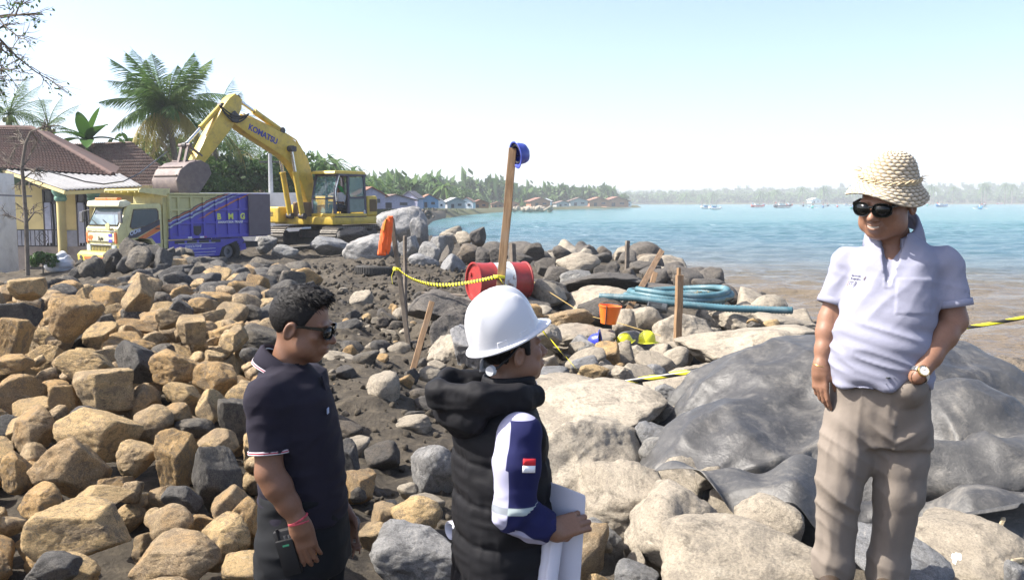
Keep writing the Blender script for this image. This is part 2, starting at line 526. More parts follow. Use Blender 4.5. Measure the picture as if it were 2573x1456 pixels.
# ------------------------------------------------------------------ rocks
def rock_mat(name, cols, grey, bump=.6, scale=5.0, dust=(.42, .36, .27), bd=.14, sp=1.0):
    """cols: base tones of this stone; each rock takes its own place in the range (object random)"""
    t = NT(name); o = t.n('ShaderNodeObjectInfo'); v0 = t.coord()
    add = t.n('ShaderNodeVectorMath', operation='ADD'); t.l(v0, add.inputs[0])
    mul = t.n('ShaderNodeMath', operation='MULTIPLY'); mul.inputs[1].default_value = 37.0
    t.l(o.outputs['Random'], mul.inputs[0]); t.l(mul.outputs[0], add.inputs[1]); v = add.outputs[0]
    big = t.noise(v, .9, 4, .6, .3); mid = t.noise(v, scale, 8, .74, .4); fine = t.noise(v, 30, 6, .8); pat = t.noise(v, 1.9, 8, .78, .6)
    k = t.math('ADD', t.math('MULTIPLY', o.outputs['Random'], .55), t.math('MULTIPLY', big, .45))
    c = t.ramp(k, [(i / (len(cols) - 1) * .62 + .18, q) for i, q in enumerate(cols)])
    c = t.mix(t.ramp(pat, [(.50, 0.0), (.58, .8)]), c, grey)
    c = t.mix(t.ramp(pat, [(.34, .75), (.43, 0.0)]), c, dust)
    c = t.mix(t.ramp(mid, [(.30, .85), (.46, 0.0)]), c, tuple(q * .38 for q in grey))
    c = t.mix(t.ramp(fine, [(.36, .9 * sp), (.50, 0.0)]), c, tuple(q * .35 for q in grey))
    c = t.mix(t.ramp(fine, [(.54, 0.0), (.70, .75 * sp)]), c, tuple(min(1, q * 1.3) for q in dust))
    vor = t.n('ShaderNodeTexVoronoi', feature='F1'); vor.inputs['Scale'].default_value = 11; t.l(v, vor.inputs['Vector'])
    b = t.bump(mid, bump, bd); b = t.bump(vor.outputs['Distance'], bump * .4, bd * .3, b); b = t.bump(fine, bump, bd * .35, b)
    return t.out(c, .88, b, spec=.25)
MATS['ochre'] = rock_mat('ochre_stone', [(.40, .275, .155), (.69, .45, .20), (.60, .39, .185), (.46, .345, .215), (.75, .535, .27), (.64, .455, .235)], (.31, .24, .165), .8, dust=(.76, .61, .40), sp=.85)
MATS['basalt'] = rock_mat('grey_stone', [(.12, .116, .112), (.20, .19, .175), (.14, .138, .138), (.26, .225, .175), (.17, .16, .145)], (.095, .09, .085), .8, dust=(.30, .275, .235))
MATS['taupe'] = rock_mat('sandy_grey_stone', [(.30, .26, .20), (.35, .305, .24), (.27, .235, .185), (.38, .335, .265)], (.20, .175, .14), .5, 3.6, dust=(.42, .375, .295), bd=.07, sp=.55)
MATS['pale'] = rock_mat('pale_grey_stone', [(.25, .25, .255), (.31, .305, .295), (.215, .22, .23), (.29, .28, .255)], (.16, .158, .155), .6, 4, dust=(.42, .40, .37), bd=.09, sp=.6)
MATS['wet'] = rock_mat('dark_shore_stone', [(.095, .088, .080), (.16, .142, .12), (.115, .107, .10), (.23, .185, .135)], (.09, .083, .076), .6, dust=(.20, .18, .155))

def ico(sub):
    b = bmesh.new(); bmesh.ops.create_icosphere(b, subdivisions=sub, radius=1)
    b.verts.ensure_lookup_table()
    V = np.array([q.co[:] for q in b.verts]); F = np.array([[q.index for q in f.verts] for f in b.faces]); b.free()
    return V, F
ICO = {s: ico(s) for s in (2, 3, 4, 5)}
def rock_shape(seed, style, sub=5):
    r = np.random.default_rng(seed); V, F = ICO[sub]
    npl, k, lo, na = {'angular': (11, 60, .54, .048), 'slab': (14, 16, .66, .080), 'round': (15, 11, .74, .070), 'block': (10, 70, .60, .040)}[style]
    N = r.normal(size=(npl, 3)); N /= np.linalg.norm(N, axis=1)[:, None]
    if style == 'block':
        N[:6] = np.array([(1, 0, 0), (-1, 0, 0), (0, 1, 0), (0, -1, 0), (0, 0, 1), (0, 0, -1)]) + r.normal(size=(6, 3)) * .22
        N /= np.linalg.norm(N, axis=1)[:, None]
    d = r.uniform(lo, 1.0, npl)
    q = V @ N.T
    inv = np.maximum(q, .02) / d
    inv = np.concatenate([inv, np.full((len(V), 1), .82)], 1)        # cap the radius
    rad = 1 / ((inv ** k).sum(1) ** (1.0 / k))
    P = V * rad[:, None]
    o = r.uniform(0, 50, 3)
    rid = 1 - 2 * np.abs(fbm(P * 2.6 + o, 3, seed))
    n = na * (fbm(P * 1.7 + o, 4, seed) * 1.7 + .35 * fbm(P * 6 + o, 3, seed + 5)) + na * .5 * (rid - .6)
    if style in ('angular', 'block'): n = n - .07 * np.maximum(0, fbm(P * 3.3 + o, 2, seed + 9) - .18)
    st_ = fbm(P @ np.array(Euler(tuple(r.uniform(0, 3, 3))).to_matrix()) * np.array([1.2, 1.2, 7.0]) + o, 3, seed + 3)
    n = n + (.022 if style != 'round' else .012) * (1 - 2 * np.abs(st_)) + .010 * fbm(P * 16 + o, 2, seed + 13)
    P = P * (1 + n)[:, None]
    P -= (P.max(0) + P.min(0)) / 2
    P /= (P.max(0) - P.min(0)) / 2
    return P, F
VAR = {}
for st, cnt in (('angular', 14), ('block', 8), ('round', 6), ('slab', 8)):
    VAR[st] = [rock_shape(100 + 31 * i + len(st) * 7, st, 5) for i in range(cnt)]
VMESH = {}
def var_mesh(st, i, mat, low=False):
    key = (st, i, mat, low)
    if key not in VMESH:
        P, F = VAR[st][i]
        if low: P, F = rock_shape(100 + 31 * i + len(st) * 7, st, 4)
        VMESH[key] = np_mesh(mat + '_rock', P, F); VMESH[key].materials.append(MATS[mat])
    return VMESH[key]

RR = random.Random(4)
HERO = []                                       # footprints: (points) raised into the height map
ROCKN = {'ochre': 0, 'basalt': 0, 'taupe': 0, 'pale': 0, 'wet': 0}
LAB = {'ochre': ('ochre_rock', 'rock'), 'basalt': ('grey_rock', 'rock'), 'taupe': ('boulder', 'boulder'), 'pale': ('pale_boulder', 'boulder'), 'wet': ('shore_rock', 'rock')}
def hero(x, y, w, h, d, mat, label, st='angular', var=None, rot=None, depth=None, group=None, flat=1.0, zoff=0.0, deep=1.0):
    """one rock seen w x h (in the 2573-wide enlargement) centred at x,y, standing at depth d"""
    s = d / FPX * K
    W, H = w * s / 2, h * s / 2
    L = (depth / 2) if depth else (W * .55 + H * .45) * deep
    st_i = var if var is not None else RR.randrange(len(VAR[st]))
    c = D(x, y, d); c.z += zoff
    o = mk(LAB[mat][0], var_mesh(st, st_i % len(VAR[st]), mat))
    # stand tall: keep vertical extent = h after the ground hides the foot
    o.location = (c.x, d + L * .3, c.z - H * .12)
    R = Euler((RR.uniform(-.12, .12), RR.uniform(-.12, .12) if rot is None else rot, RR.choice((0, math.pi, 0.0)) + RR.uniform(-.25, .25))).to_matrix()
    o.rotation_euler = R.to_euler(); o.scale = (W * 1.08, L, H * 1.14)
    tag(o, label, LAB[mat][1], group)
    P = VAR[st][st_i % len(VAR[st])][0] * np.array([W * 1.08, L, H * 1.14])
    P = P @ np.array(R).T + np.array(o.location)
    HERO.append(P); ROCKN[mat] += 1
    return o

class HMap:
    """height map that rocks are dropped on, so that they rest on what lies below"""
    def __init__(self, x0, x1, y0, y1, cell):
        self.x0, self.y0, self.c = x0, y0, cell
        self.nx, self.ny = int((x1 - x0) / cell), int((y1 - y0) / cell)
        X, Y = np.meshgrid(x0 + (np.arange(self.nx) + .5) * cell, y0 + (np.arange(self.ny) + .5) * cell)
        self.g = ground_z(X, Y, False); self.h = self.g.copy(); self.hero = np.zeros_like(self.h, bool)
    def cells(self, P):
        i = ((P[:, 0] - self.x0) / self.c).astype(int); j = ((P[:, 1] - self.y0) / self.c).astype(int)
        ok = (i >= 0) & (j >= 0) & (i < self.nx) & (j < self.ny)
        return j[ok] * self.nx + i[ok], P[ok, 2]
    def put(self, P, hero=False):
        k, z = self.cells(P); f = self.h.reshape(-1); np.maximum.at(f, k, z)
        if hero: self.hero.reshape(-1)[k] = True
    def rest(self, P):
        """how high P must be lifted to lie on the map; fraction over heroes"""
        k, z = self.cells(P)
        if len(k) < 3: return None, 1
        lo = np.full(self.h.size, 1e9) if False else None
        u, inv = np.unique(k, return_inverse=True)
        b = np.full(len(u), 1e9); np.minimum.at(b, inv, z)
        return np.quantile(self.h.reshape(-1)[u] - b, .82), self.hero.reshape(-1)[u].mean()

def drop(hm, n, place, size, styles, mats, surf=None, labels=None, tries=5, group=None, seed=1, out=None, low=False, aspect=(.75, 1.25), maxhero=.25, bury=.06):
    """drop n rocks one after another; place(rng)->x,y ; size(rng,x,y)->radius"""
    g = np.random.default_rng(seed); made = []
    for q in range(n):
        x, y = place(g)
        s = size(g, x, y)
        st = styles[g.integers(len(styles))]; vi = int(g.integers(len(VAR[st])))
        sc = s * g.uniform(aspect[0], aspect[1], 3); sc[2] *= .82
        R = np.array(Euler((g.uniform(-.5, .5), g.uniform(-.5, .5), g.uniform(0, 6.3))).to_matrix())
        P0 = VAR[st][vi][0][::8] * sc @ R.T
        best = None
        for k in range(tries):
            xx, yy = (x, y) if k == 0 else (x + g.uniform(-1, 1) * s * 1.6, y + g.uniform(-1, 1) * s * 1.6)
            z, hf = hm.rest(P0 + np.array([xx, yy, 0]))
            if z is None or hf > maxhero: continue
            if surf is not None and z > surf(xx, yy): continue
            if best is None or z < best[0]: best = (z, xx, yy)
        if best is None: continue
        z, xx, yy = best; z -= bury * s
        P = P0 + np.array([xx, yy, z]); hm.put(P)
        mat = mats(g, xx, yy)
        made.append((st, vi, mat, (xx, yy, z), sc, R, s))
    return made

CUT = (' beside', ' on ', ' near', ' behind', ' with ', ' in ', ' above', ' under', ' lying', ' standing', ' wedged', ' left of', ' right', ' touching', ' between', ' leaning', ' below', ' at ', ' just', ' close', ' to the', ' among', ' where', ' next', ' by ', ' half', ' ending', ' sloping', ' pointing', ' alone', ' the ', ' over', ' of ', ' that', ' shaped', ' against', ' sitting', ' beyond', ' ')
REFS = []
def refs():
    for o in COL.objects:
        if 'label' in o and o.get('category') in ('rock', 'boulder') and not o.get('group'):
            l = o['label']
            for c in CUT[:-1]:
                i = l.find(c)
                if i > 8: l = l[:i]
            REFS.append((np.array(o.location[:]), ' '.join(l.replace(',', '').split()[:6])))
def near_ref(loc):
    if not REFS: refs()
    return min(REFS, key=lambda r: float(((r[0] - np.array(loc)) ** 2).sum()))[1]
def realise(made, keep, stuff_name, stuff_label, labeler, group, low=False):
    """the `keep` rocks that show largest become objects, the rest one heap of the same stones"""
    key = sorted(range(len(made)), key=lambda i: -made[i][6] / max(1.0, made[i][3][1]))
    sel = set(key[:keep]); rest = []
    for i, (st, vi, mat, loc, sc, R, s) in enumerate(made):
        if i in sel:
            o = mk(LAB[mat][0], var_mesh(st, vi, mat, low)); o.location = loc; o.scale = sc; o.rotation_euler = Matrix(R).to_euler()
            tag(o, labeler(mat, st, s, loc), LAB[mat][1], group); ROCKN[mat] += 1
        else: rest.append(made[i])
    bym = {}
    for st, vi, mat, loc, sc, R, s in rest:
        P, F = rock_shape(100 + 31 * vi + len(st) * 7, st, 3) if (st, vi, 'L') not in VAR else VAR[(st, vi, 'L')]
        VAR[(st, vi, 'L')] = (P, F)
        bym.setdefault(mat, []).append((P * sc @ R.T + np.array(loc), F))
    for mat, lst in bym.items():
        Vs, Fs, n = [], [], 0
        for P, F in lst: Vs.append(P); Fs.append(F + n); n += len(P)
        o = mk(stuff_name, np_mesh(stuff_name, np.concatenate(Vs), np.concatenate(Fs)), None, MATS[mat])
        tag(o, stuff_label + {'ochre': ', ochre stones', 'basalt': ', grey stones', 'taupe': ', sandy stones', 'pale': ', pale stones', 'wet': ', dark stones'}[mat], 'rubble', None, 'stuff')

# --- the ochre heap: rocks one can tell apart
OG = 'ochre rocks of the heap behind the man in the dark polo'
for r in [
    (42, 788, 100, 62, 8.3, 'basalt', 'dark grey flat-sided rock beside a pitted round ochre boulder', 'block'),
    (180, 792, 126, 112, 7.9, 'ochre', 'round pitted ochre boulder on top of the rock heap', 'round'),
    (338, 733, 86, 84, 9.2, 'ochre', 'brown wedge-shaped rock with a sharp top on the heap', 'angular'),
    (425, 797, 64, 54, 8.0, 'ochre', 'small tan five-sided rock near the dark grey stones', 'block'),
    (30, 848, 86, 96, 7.1, 'ochre', 'smooth tan slab standing above a long tan block', 'block'),
    (28, 914, 82, 50, 6.8, 'ochre', 'long tan block lying under the smooth tan slab', 'block'),
    (212, 915, 152, 76, 6.5, 'ochre', 'lumpy ochre rock lying over a larger square ochre block', 'angular'),
    (255, 987, 148, 112, 6.1, 'ochre', 'big square-faced ochre block in the middle of the heap', 'block'),
    (168, 1000, 72, 76, 6.2, 'ochre', 'small ochre cube wedged against the big square-faced block', 'block'),
    (338, 905, 132, 96, 6.9, 'basalt', 'grey-brown rock with a pale slab behind the square ochre block', 'angular'),
    (432, 918, 112, 82, 6.7, 'ochre', 'ochre rock with a sloping pitted face above a dark hollow', 'angular'),
    (538, 955, 112, 92, 6.5, 'ochre', 'tan rock with a sloping flat top near the dark mud', 'angular'),
    (455, 985, 104, 54, 6.2, 'ochre', 'low ochre rock shaped like a loaf', 'angular'),
    (240, 1088, 186, 122, 5.3, 'ochre', 'large golden rock with a grey broken end', 'block'),
    (166, 1180, 172, 172, 4.8, 'ochre', 'tall pointed grey and ochre rock leaning on the heap', 'angular'),
    (72, 1078, 124, 108, 5.5, 'ochre', 'golden and grey rock with a pointed top', 'angular'),
    (435, 1152, 98, 142, 5.0, 'ochre', 'upright rough ochre block with squared corners', 'block'),
    (342, 1150, 98, 88, 5.05, 'ochre', 'smooth egg-shaped ochre rock between two upright blocks', 'round'),
    (535, 1120, 112, 86, 5.15, 'ochre', 'ochre rock with a rounded lit top beside the upright block', 'angular'),
    (545, 1200, 112, 168, 4.85, 'basalt', 'long grey slab leaning down behind the upright ochre block', 'angular'),
    (440, 1042, 72, 58, 5.7, 'ochre', 'small brown round rock sitting on a flat slab', 'round'),
    (530, 1022, 78, 88, 5.8, 'ochre', 'long narrow ochre rock standing on end', 'angular'),
    (592, 1045, 84, 112, 5.75, 'basalt', 'grey rock at the heap edge near the man in the dark polo', 'angular'),
    (195, 1332, 238, 142, 4.0, 'ochre', 'largest golden rock with a flat bright top', 'block'),
    (425, 1318, 132, 98, 4.2, 'ochre', 'oval speckled ochre rock', 'round'),
    (252, 1252, 138, 54, 4.4, 'ochre', 'thin ochre slab lying over the largest golden rock', 'angular'),
    (92, 1258, 114, 84, 4.5, 'ochre', 'brownish ochre rock with a sloping top', 'angular'),
    (430, 1412, 224, 132, 3.75, 'ochre', 'broad brown rock with a domed top', 'angular'),
    (155, 1442, 168, 84, 3.65, 'ochre', 'rounded ochre rock with a bright flat lit face', 'angular'),
    (548, 1362, 162, 132, 4.0, 'ochre', 'big golden rock with a ridge, beside the broad brown rock', 'angular'),
    (612, 1312, 112, 142, 4.2, 'ochre', 'grey-brown rock leaning behind the man with the hand radio', 'angular'),
    (622, 1432, 128, 84, 3.75, 'ochre', 'pale golden rock at the trouser leg of the man with the hand radio', 'round'),
    (38, 1182, 74, 98, 4.9, 'ochre', 'shaded brown rock behind the tall pointed rock', 'angular'),
    (450, 1252, 94, 64, 4.6, 'basalt', 'grey triangular rock in the hollow of the heap', 'angular'),
    (585, 846, 66, 62, 7.6, 'ochre', 'pale cracked rock in front of the mud-covered boulder', 'angular'),
    (655, 850, 100, 64, 7.9, 'basalt', 'dark mud-covered boulder behind the head of the man in the dark polo', 'round'),
    (480, 832, 78, 68, 7.7, 'ochre', 'square grey-brown rock on the heap edge by the mud', 'block'),
    (60, 722, 84, 58, 10.5, 'ochre', 'brown rock in shade at the top edge of the heap', 'angular'),
    (120, 1440, 130, 90, 3.5, 'basalt', 'dark slab half under the rounded ochre rock', 'angular'),
    (345, 1010, 90, 90, 6.2, 'ochre', 'grey-ochre rock touching the broken face of the square block', 'angular'),
    (380, 1062, 110, 90, 5.6, 'ochre', 'smooth round-backed rock behind the small brown round rock', 'round'),
    (480, 1075, 110, 50, 5.6, 'basalt', 'flat slab under the small brown round rock', 'slab'),
]:
    x, y, w, h, d, m, lab, st = r
    hero(x, y, w, h, d, m, lab, st)
# --- rocks on the dark sand between the two men
for r in [
    (1092, 1178, 112, 128, 6.1, 'pale', 'rounded grey boulder close behind the padded vest', 'round'),
    (1036, 1070, 88, 54, 7.3, 'taupe', 'smooth brown stone half sunk in the dark sand', 'round'),
    (947, 1052, 46, 46, 7.5, 'ochre', 'small round ochre stone alone on the dark sand', 'round'),
    (872, 1155, 64, 102, 6.0, 'basalt', 'upright grey rock at the back of the dark polo', 'block'),
    (896, 1232, 92, 104, 5.6, 'ochre', 'brown sloping rock between the two standing men', 'angular'),
    (1046, 1300, 126, 102, 5.2, 'ochre', 'bright golden boulder on the sand between the two men', 'round'),
    (963, 1304, 70, 78, 5.3, 'ochre', 'orange stone touching the bright golden boulder', 'angular'),
    (941, 1346, 80, 62, 5.0, 'ochre', 'two-tone tan stone in front of the orange stone', 'block'),
    (887, 1338, 44, 78, 5.1, 'pale', 'thin upright grey rock beside the black trousers', 'block'),
    (1052, 1400, 224, 160, 4.55, 'pale', 'large smooth blue-grey boulder by the padded vest', 'slab'),
    (866, 918, 176, 64, 9.4, 'taupe', 'flat brown rock lying across the mud by the sunglasses', 'slab'),
    (860, 1086, 90, 74, 7.0, 'wet', 'dark rock with mud behind the dark polo', 'round'),
    (900, 1240, 40, 40, 5.5, 'basalt', 'small grey stone on the brown sloping rock', 'angular'),
]:
    x, y, w, h, d, m, lab, st = r
    hero(x, y, w, h, d, m, lab, st)
# --- the sea wall: large flat boulders
for r in [
    (1500, 1052, 352, 128, 6.9, 'taupe', 'broad pale boulder behind the vest, with a flat sunlit top', 'slab', 1.9),
    (1490, 1160, 262, 200, 5.95, 'taupe', 'big square-shouldered brown boulder beside the rolled papers', 'slab', 1.3),
    (1568, 1262, 205, 195, 5.3, 'taupe', 'brown boulder with a smooth top next to the tarpaulin edge', 'slab', 1.0),
    (1732, 1350, 312, 236, 4.6, 'taupe', 'large split-faced boulder below the tarpaulin flap', 'slab', 1.15),
    (1890, 1440, 440, 210, 3.75, 'taupe', 'broad low boulder under the feet of the man in the straw hat', 'slab', .95),
    (1514, 1372, 112, 134, 4.6, 'pale', 'grey pitted rock just beyond the hand with the papers', 'round', None),
    (1598, 1412, 62, 74, 4.4, 'taupe', 'small brown rock wedged beside the large split-faced boulder', 'angular', None),
    (1600, 1455, 110, 80, 4.2, 'pale', 'small grey stone at the foot of the large split-faced boulder', 'round', None),
    (2455, 1405, 276, 160, 3.9, 'taupe', 'boulder with a white paint splash beside the tarpaulin cuff', 'slab', 1.0),
    (2268, 1432, 220, 104, 3.6, 'pale', 'white-flecked rock between the trouser legs of the straw hat man', 'round', .7),
    (1645, 1115, 100, 118, 6.3, 'pale', 'white-grey lumpy rock at the corner of the tarpaulin', 'round', None),
    (1700, 1052, 120, 66, 6.9, 'taupe', 'low sandy rock behind the tarpaulin corner', 'slab', None),
    (1680, 987, 64, 44, 8.0, 'pale', 'small grey-white broken rock on the flat boulders', 'angular', None),
    (1745, 975, 226, 82, 8.3, 'taupe', 'wide flat boulder below the striped tape', 'slab', 1.4),
    (1440, 992, 240, 66, 8.0, 'taupe', 'long low dark-edged boulder in front of the pale round stone', 'slab', 1.2),
    (1900, 872, 330, 100, 10.8, 'taupe', 'long boulder with a shadowed undercut face right of the tall stake', 'slab', 1.6),
    (1722, 832, 150, 84, 12.4, 'taupe', 'pale boulder at the foot of the tall stake', 'slab', 1.4),
    (1620, 812, 96, 88, 12.9, 'taupe', 'dark rounded boulder beside the orange bucket', 'round', None),
    (1570, 818, 60, 82, 12.6, 'taupe', 'narrow dark boulder touching the orange bucket', 'round', None),
    (1890, 793, 170, 46, 13.8, 'taupe', 'smooth low boulder under the free end of the hose', 'slab', 1.2),
    (1975, 818, 150, 52, 12.3, 'taupe', 'flat boulder behind the arm of the straw hat man', 'slab', 1.1),
    (1500, 757, 176, 62, 15.2, 'taupe', 'brown flat-topped boulder behind the bucket, left of the hose', 'slab', 1.8),
    (1512, 780, 110, 66, 14.0, 'wet', 'dark boulder with a cracked face behind the orange bucket', 'round', None),
    (1500, 712, 250, 46, 17.2, 'wet', 'long dark ledge of rock in front of the leaning stake', 'slab', 2.6),
    (1372, 738, 116, 72, 15.3, 'wet', 'dark square boulder to the right of the red drum', 'slab', 1.6),
    (1655, 737, 180, 42, 17.0, 'wet', 'flat dark rock between the stakes at the water', 'slab', 2.0),
    (1490, 938, 80, 46, 9.0, 'ochre', 'pale ochre stone where the tape touches the rocks', 'angular', None),
    (1562, 942, 64, 48, 9.0, 'taupe', 'rough grey-brown stone next to the pale ochre stone', 'angular', None),
    (1376, 948, 118, 50, 8.8, 'pale', 'smooth white-grey stone beside the yellow tape', 'round', None),
    (1112, 768, 190, 70, 12.9, 'wet', 'dark layered ledge in front of the red drum', 'slab', 2.2),
    (1150, 838, 120, 100, 12.2, 'wet', 'dark steep boulder under the ledge of the drum', 'slab', 1.6),
    (1128, 890, 90, 90, 11.0, 'taupe', 'brown upright boulder left of the white helmet', 'slab', 1.1),
    (1175, 872, 90, 100, 10.6, 'pale', 'pale upright rock close behind the white helmet', 'block', .9),
    (1250, 775, 260, 50, 13.6, 'wet', 'flat dark slab the red drum lies on', 'slab', 2.4),
    (1430, 800, 120, 46, 12.6, 'ochre', 'flat tan rock in front of the bucket', 'slab', None),
    (1460, 842, 170, 50, 11.8, 'taupe', 'flat grey-brown rock left of the blue helmet', 'slab', 1.5),
    (1350, 850, 120, 60, 10.6, 'taupe', 'brown boulder right behind the helmet brim', 'slab', 1.1),
    (1980, 862, 150, 60, 9.6, 'taupe', 'rounded boulder behind the left hip of the straw hat man', 'slab', 1.1),
    (2560, 1060, 70, 60, 8.4, 'taupe', 'tan rock beyond the tarpaulin at the water', 'round', None),
    (2560, 1010, 60, 40, 9.6, 'wet', 'dark wet rock at the waterline beyond the tarpaulin', 'angular', None),
    (2560, 1450, 60, 80, 3.6, 'pale', 'grey rock with a rope end against it', 'round', None),
    (1895, 820, 36, 26, 11.9, 'basalt', 'small grey stone on top of the undercut boulder', 'angular', None),
    (1940, 817, 38, 32, 11.8, 'ochre', 'small yellow-white round stone on the flat boulder', 'round', None),
    (1893, 808, 30, 20, 12.2, 'ochre', 'tiny tan stone beside the small grey stone', 'angular', None),
]:
    x, y, w, h, d, m, lab, st, dep = r
    hero(x, y, w, h, d, m, lab, st, depth=dep)
# --- big boulders by the excavator and the shore
for r in [
    (1006, 566, 118, 98, 33, 'pale', 'huge grey boulder behind the orange vest', 'round'),
    (1054, 578, 44, 66, 32, 'pale', 'grey boulder leaning against the huge grey boulder', 'angular'),
    (932, 622, 140, 66, 29, 'pale', 'broad white-grey boulder in front of the excavator', 'slab'),
    (830, 614, 96, 44, 31, 'pale', 'pale sloping boulder beside the excavator track', 'angular'),
    (885, 588, 74, 34, 33.5, 'basalt', 'dark round boulder below the excavator cab', 'round'),
    (668, 610, 52, 46, 33, 'pale', 'round grey boulder behind the truck tail', 'round'),
    (715, 632, 64, 34, 30, 'pale', 'low grey boulder in front of the far track', 'slab'),
    (1026, 615, 52, 54, 27, 'pale', 'tall grey boulder to the right of the orange vest', 'angular'),
    (1080, 638, 58, 62, 26.5, 'pale', 'bluish grey boulder at the middle of the shore heap', 'slab'),
    (1106, 614, 66, 50, 30.5, 'pale', 'wide grey boulder with a flat top by the sea', 'block'),
    (1063, 664, 74, 54, 24.5, 'pale', 'light grey pitted boulder above the striped tape', 'round'),
    (1142, 668, 66, 64, 24, 'pale', 'bluish boulder left of the red drum', 'angular'),
    (1140, 582, 40, 28, 33, 'taupe', 'brown boulder at the top of the shore heap', 'round'),
    (1128, 596, 44, 32, 31.8, 'taupe', 'tan boulder under the brown top boulder', 'round'),
    (1166, 598, 48, 36, 30.6, 'taupe', 'grey-brown boulder beside the dark pointed boulder', 'round'),
    (1200, 594, 38, 46, 30, 'wet', 'dark pointed boulder at the sea side of the heap', 'angular'),
    (1172, 640, 60, 56, 26.5, 'wet', 'dark boulder in the gap behind the drum', 'angular'),
    (1120, 640, 40, 50, 28, 'wet', 'shaded dark boulder in the shore heap', 'angular'),
    (1218, 646, 46, 50, 25.2, 'wet', 'grey-black boulder left of the helmet pole', 'round'),
    (1342, 630, 50, 40, 24.6, 'wet', 'black boulder at the top of the rocks right of the pole', 'angular'),
    (1412, 640, 50, 46, 23.4, 'wet', 'brown and white streaked boulder among the black rocks', 'round'),
    (1372, 668, 56, 42, 22.2, 'wet', 'black wet boulder above the drum', 'angular'),
    (1454, 664, 104, 60, 21.8, 'taupe', 'big rounded brown boulder among the black rocks', 'round'),
    (1478, 650, 40, 34, 23, 'wet', 'small dark boulder behind the big rounded brown one', 'round'),
    (1312, 656, 50, 44, 23.6, 'wet', 'dark brown boulder right behind the helmet pole', 'round'),
    (1286, 672, 60, 40, 22.6, 'wet', 'brown cracked boulder between the pole and the short stake', 'round'),
    (1448, 692, 80, 30, 20.2, 'pale', 'flat speckled grey rock on the dark ledge', 'slab'),
    (1520, 682, 60, 34, 21.6, 'wet', 'low reddish rock sloping towards the sea', 'slab'),
    (1540, 672, 36, 30, 21.9, 'wet', 'tilted slab pointing at the sea', 'angular'),
    (1252, 640, 46, 40, 25, 'wet', 'dark boulder touched by the helmet pole', 'angular'),
    (1400, 690, 70, 40, 20.6, 'wet', 'dark rock ending in a point above the ledge', 'angular'),
]:
    x, y, w, h, d, m, lab, st = r
    hero(x, y, w, h, d, m, lab, st)

# --- filling stones, dropped one on another
hm = HMap(-12, 9, 2, 34, .07)
for P in HERO: hm.put(P, True)
def ochre_place(g):
    while True:
        d = 3.0 + 12.5 * g.random() ** 1.35
        px = g.uniform(-90, 262 - 2.0 * max(0, d - 8) ** 1.4)
        return (px - 512) / 900 * d, d
def ochre_surf(x, y):
    return np.interp(y, [2, 3.6, 4.2, 5.3, 6.2, 7.2, 8.3, 9.5, 12, 15], [.34, .36, .40, .46, .56, .66, .74, .76, .74, .6])
def ochre_mat(g, x, y):
    return 'ochre' if g.random() < np.interp(y, [3, 8, 12, 16], [.94, .90, .75, .45]) else 'basalt'
made = drop(hm, 1150, ochre_place, lambda g, x, y: g.uniform(.085, .23) * (1.0 if y > 5 else .85), ['angular', 'angular', 'block', 'round'], ochre_mat, ochre_surf, seed=3)
made += drop(hm, 700, lambda g: (lambda d: ((g.uniform(-60, 262) - 512) / 900 * d, d))(3.2 + 6 * g.random()), lambda g, x, y: g.uniform(.06, .13), ['angular', 'block', 'round'], ochre_mat, lambda x, y: ochre_surf(x, y) + .04, seed=5, maxhero=.7, tries=8)
def olab(mat, st, s, loc):
    tone = 'ochre' if mat == 'ochre' else 'grey'
    sz = 'fist-sized' if s < .13 else ('mid-sized' if s < .19 else 'larger')
    kind = {'angular': 'broken', 'block': 'squared', 'round': 'rounded', 'slab': 'flat'}[st]
    return '%s %s %s stone packed next to the %s' % (sz, tone, kind, near_ref(loc))
realise(made, 235, 'heap_rubble', 'small stones deep in the ochre heap', olab, 'stones filling the ochre heap')
# dark grey stones beyond the ochre heap, and the mound before the truck
def grey_place(g):
    if g.random() < .30:
        a, r = g.uniform(0, 6.3), g.random() ** .6
        return -9.3 + math.cos(a) * r * 2.1, 24.4 + math.sin(a) * r * 1.6
    d = g.uniform(10.5, 23); px = g.uniform(110 + 7 * max(0, d - 15), 262 + 2.0 * (d - 10))
    if d < 14: px = g.uniform(150, 290)
    return (px - 512) / 900 * d, d
hm2 = hm
made = drop(hm2, 800, grey_place, lambda g, x, y: g.uniform(.15, .38) * np.interp(y, [10, 16, 25], [.70, .92, .95]), ['angular', 'block', 'angular', 'round'],
            lambda g, x, y: 'basalt' if g.random() < (.96 if x < -9 and y > 21 else .84) else 'ochre', lambda x, y: ground_z(x, y, False) + np.where((x < -8.2) & (y > 22), .42, .22), seed=8)
def glab(mat, st, s, loc):
    tone = 'tan' if mat == 'ochre' else 'dark grey'
    kind = {'angular': 'jagged', 'block': 'squared', 'round': 'rounded', 'slab': 'flat'}[st]
    if loc[0] < -7.5 and loc[1] > 22: return '%s %s stone of the mound in front of the truck' % (tone, kind)
    sz = 'small' if s < .24 else ('mid-sized' if s < .34 else 'large')
    return '%s %s %s stone in the grey rubble beyond the %s' % (sz, tone, kind, near_ref(loc))
realise(made, 240, 'grey_rubble', 'dark rubble spread between heap and truck', glab, 'grey stones between the ochre heap and the truck', low=True)
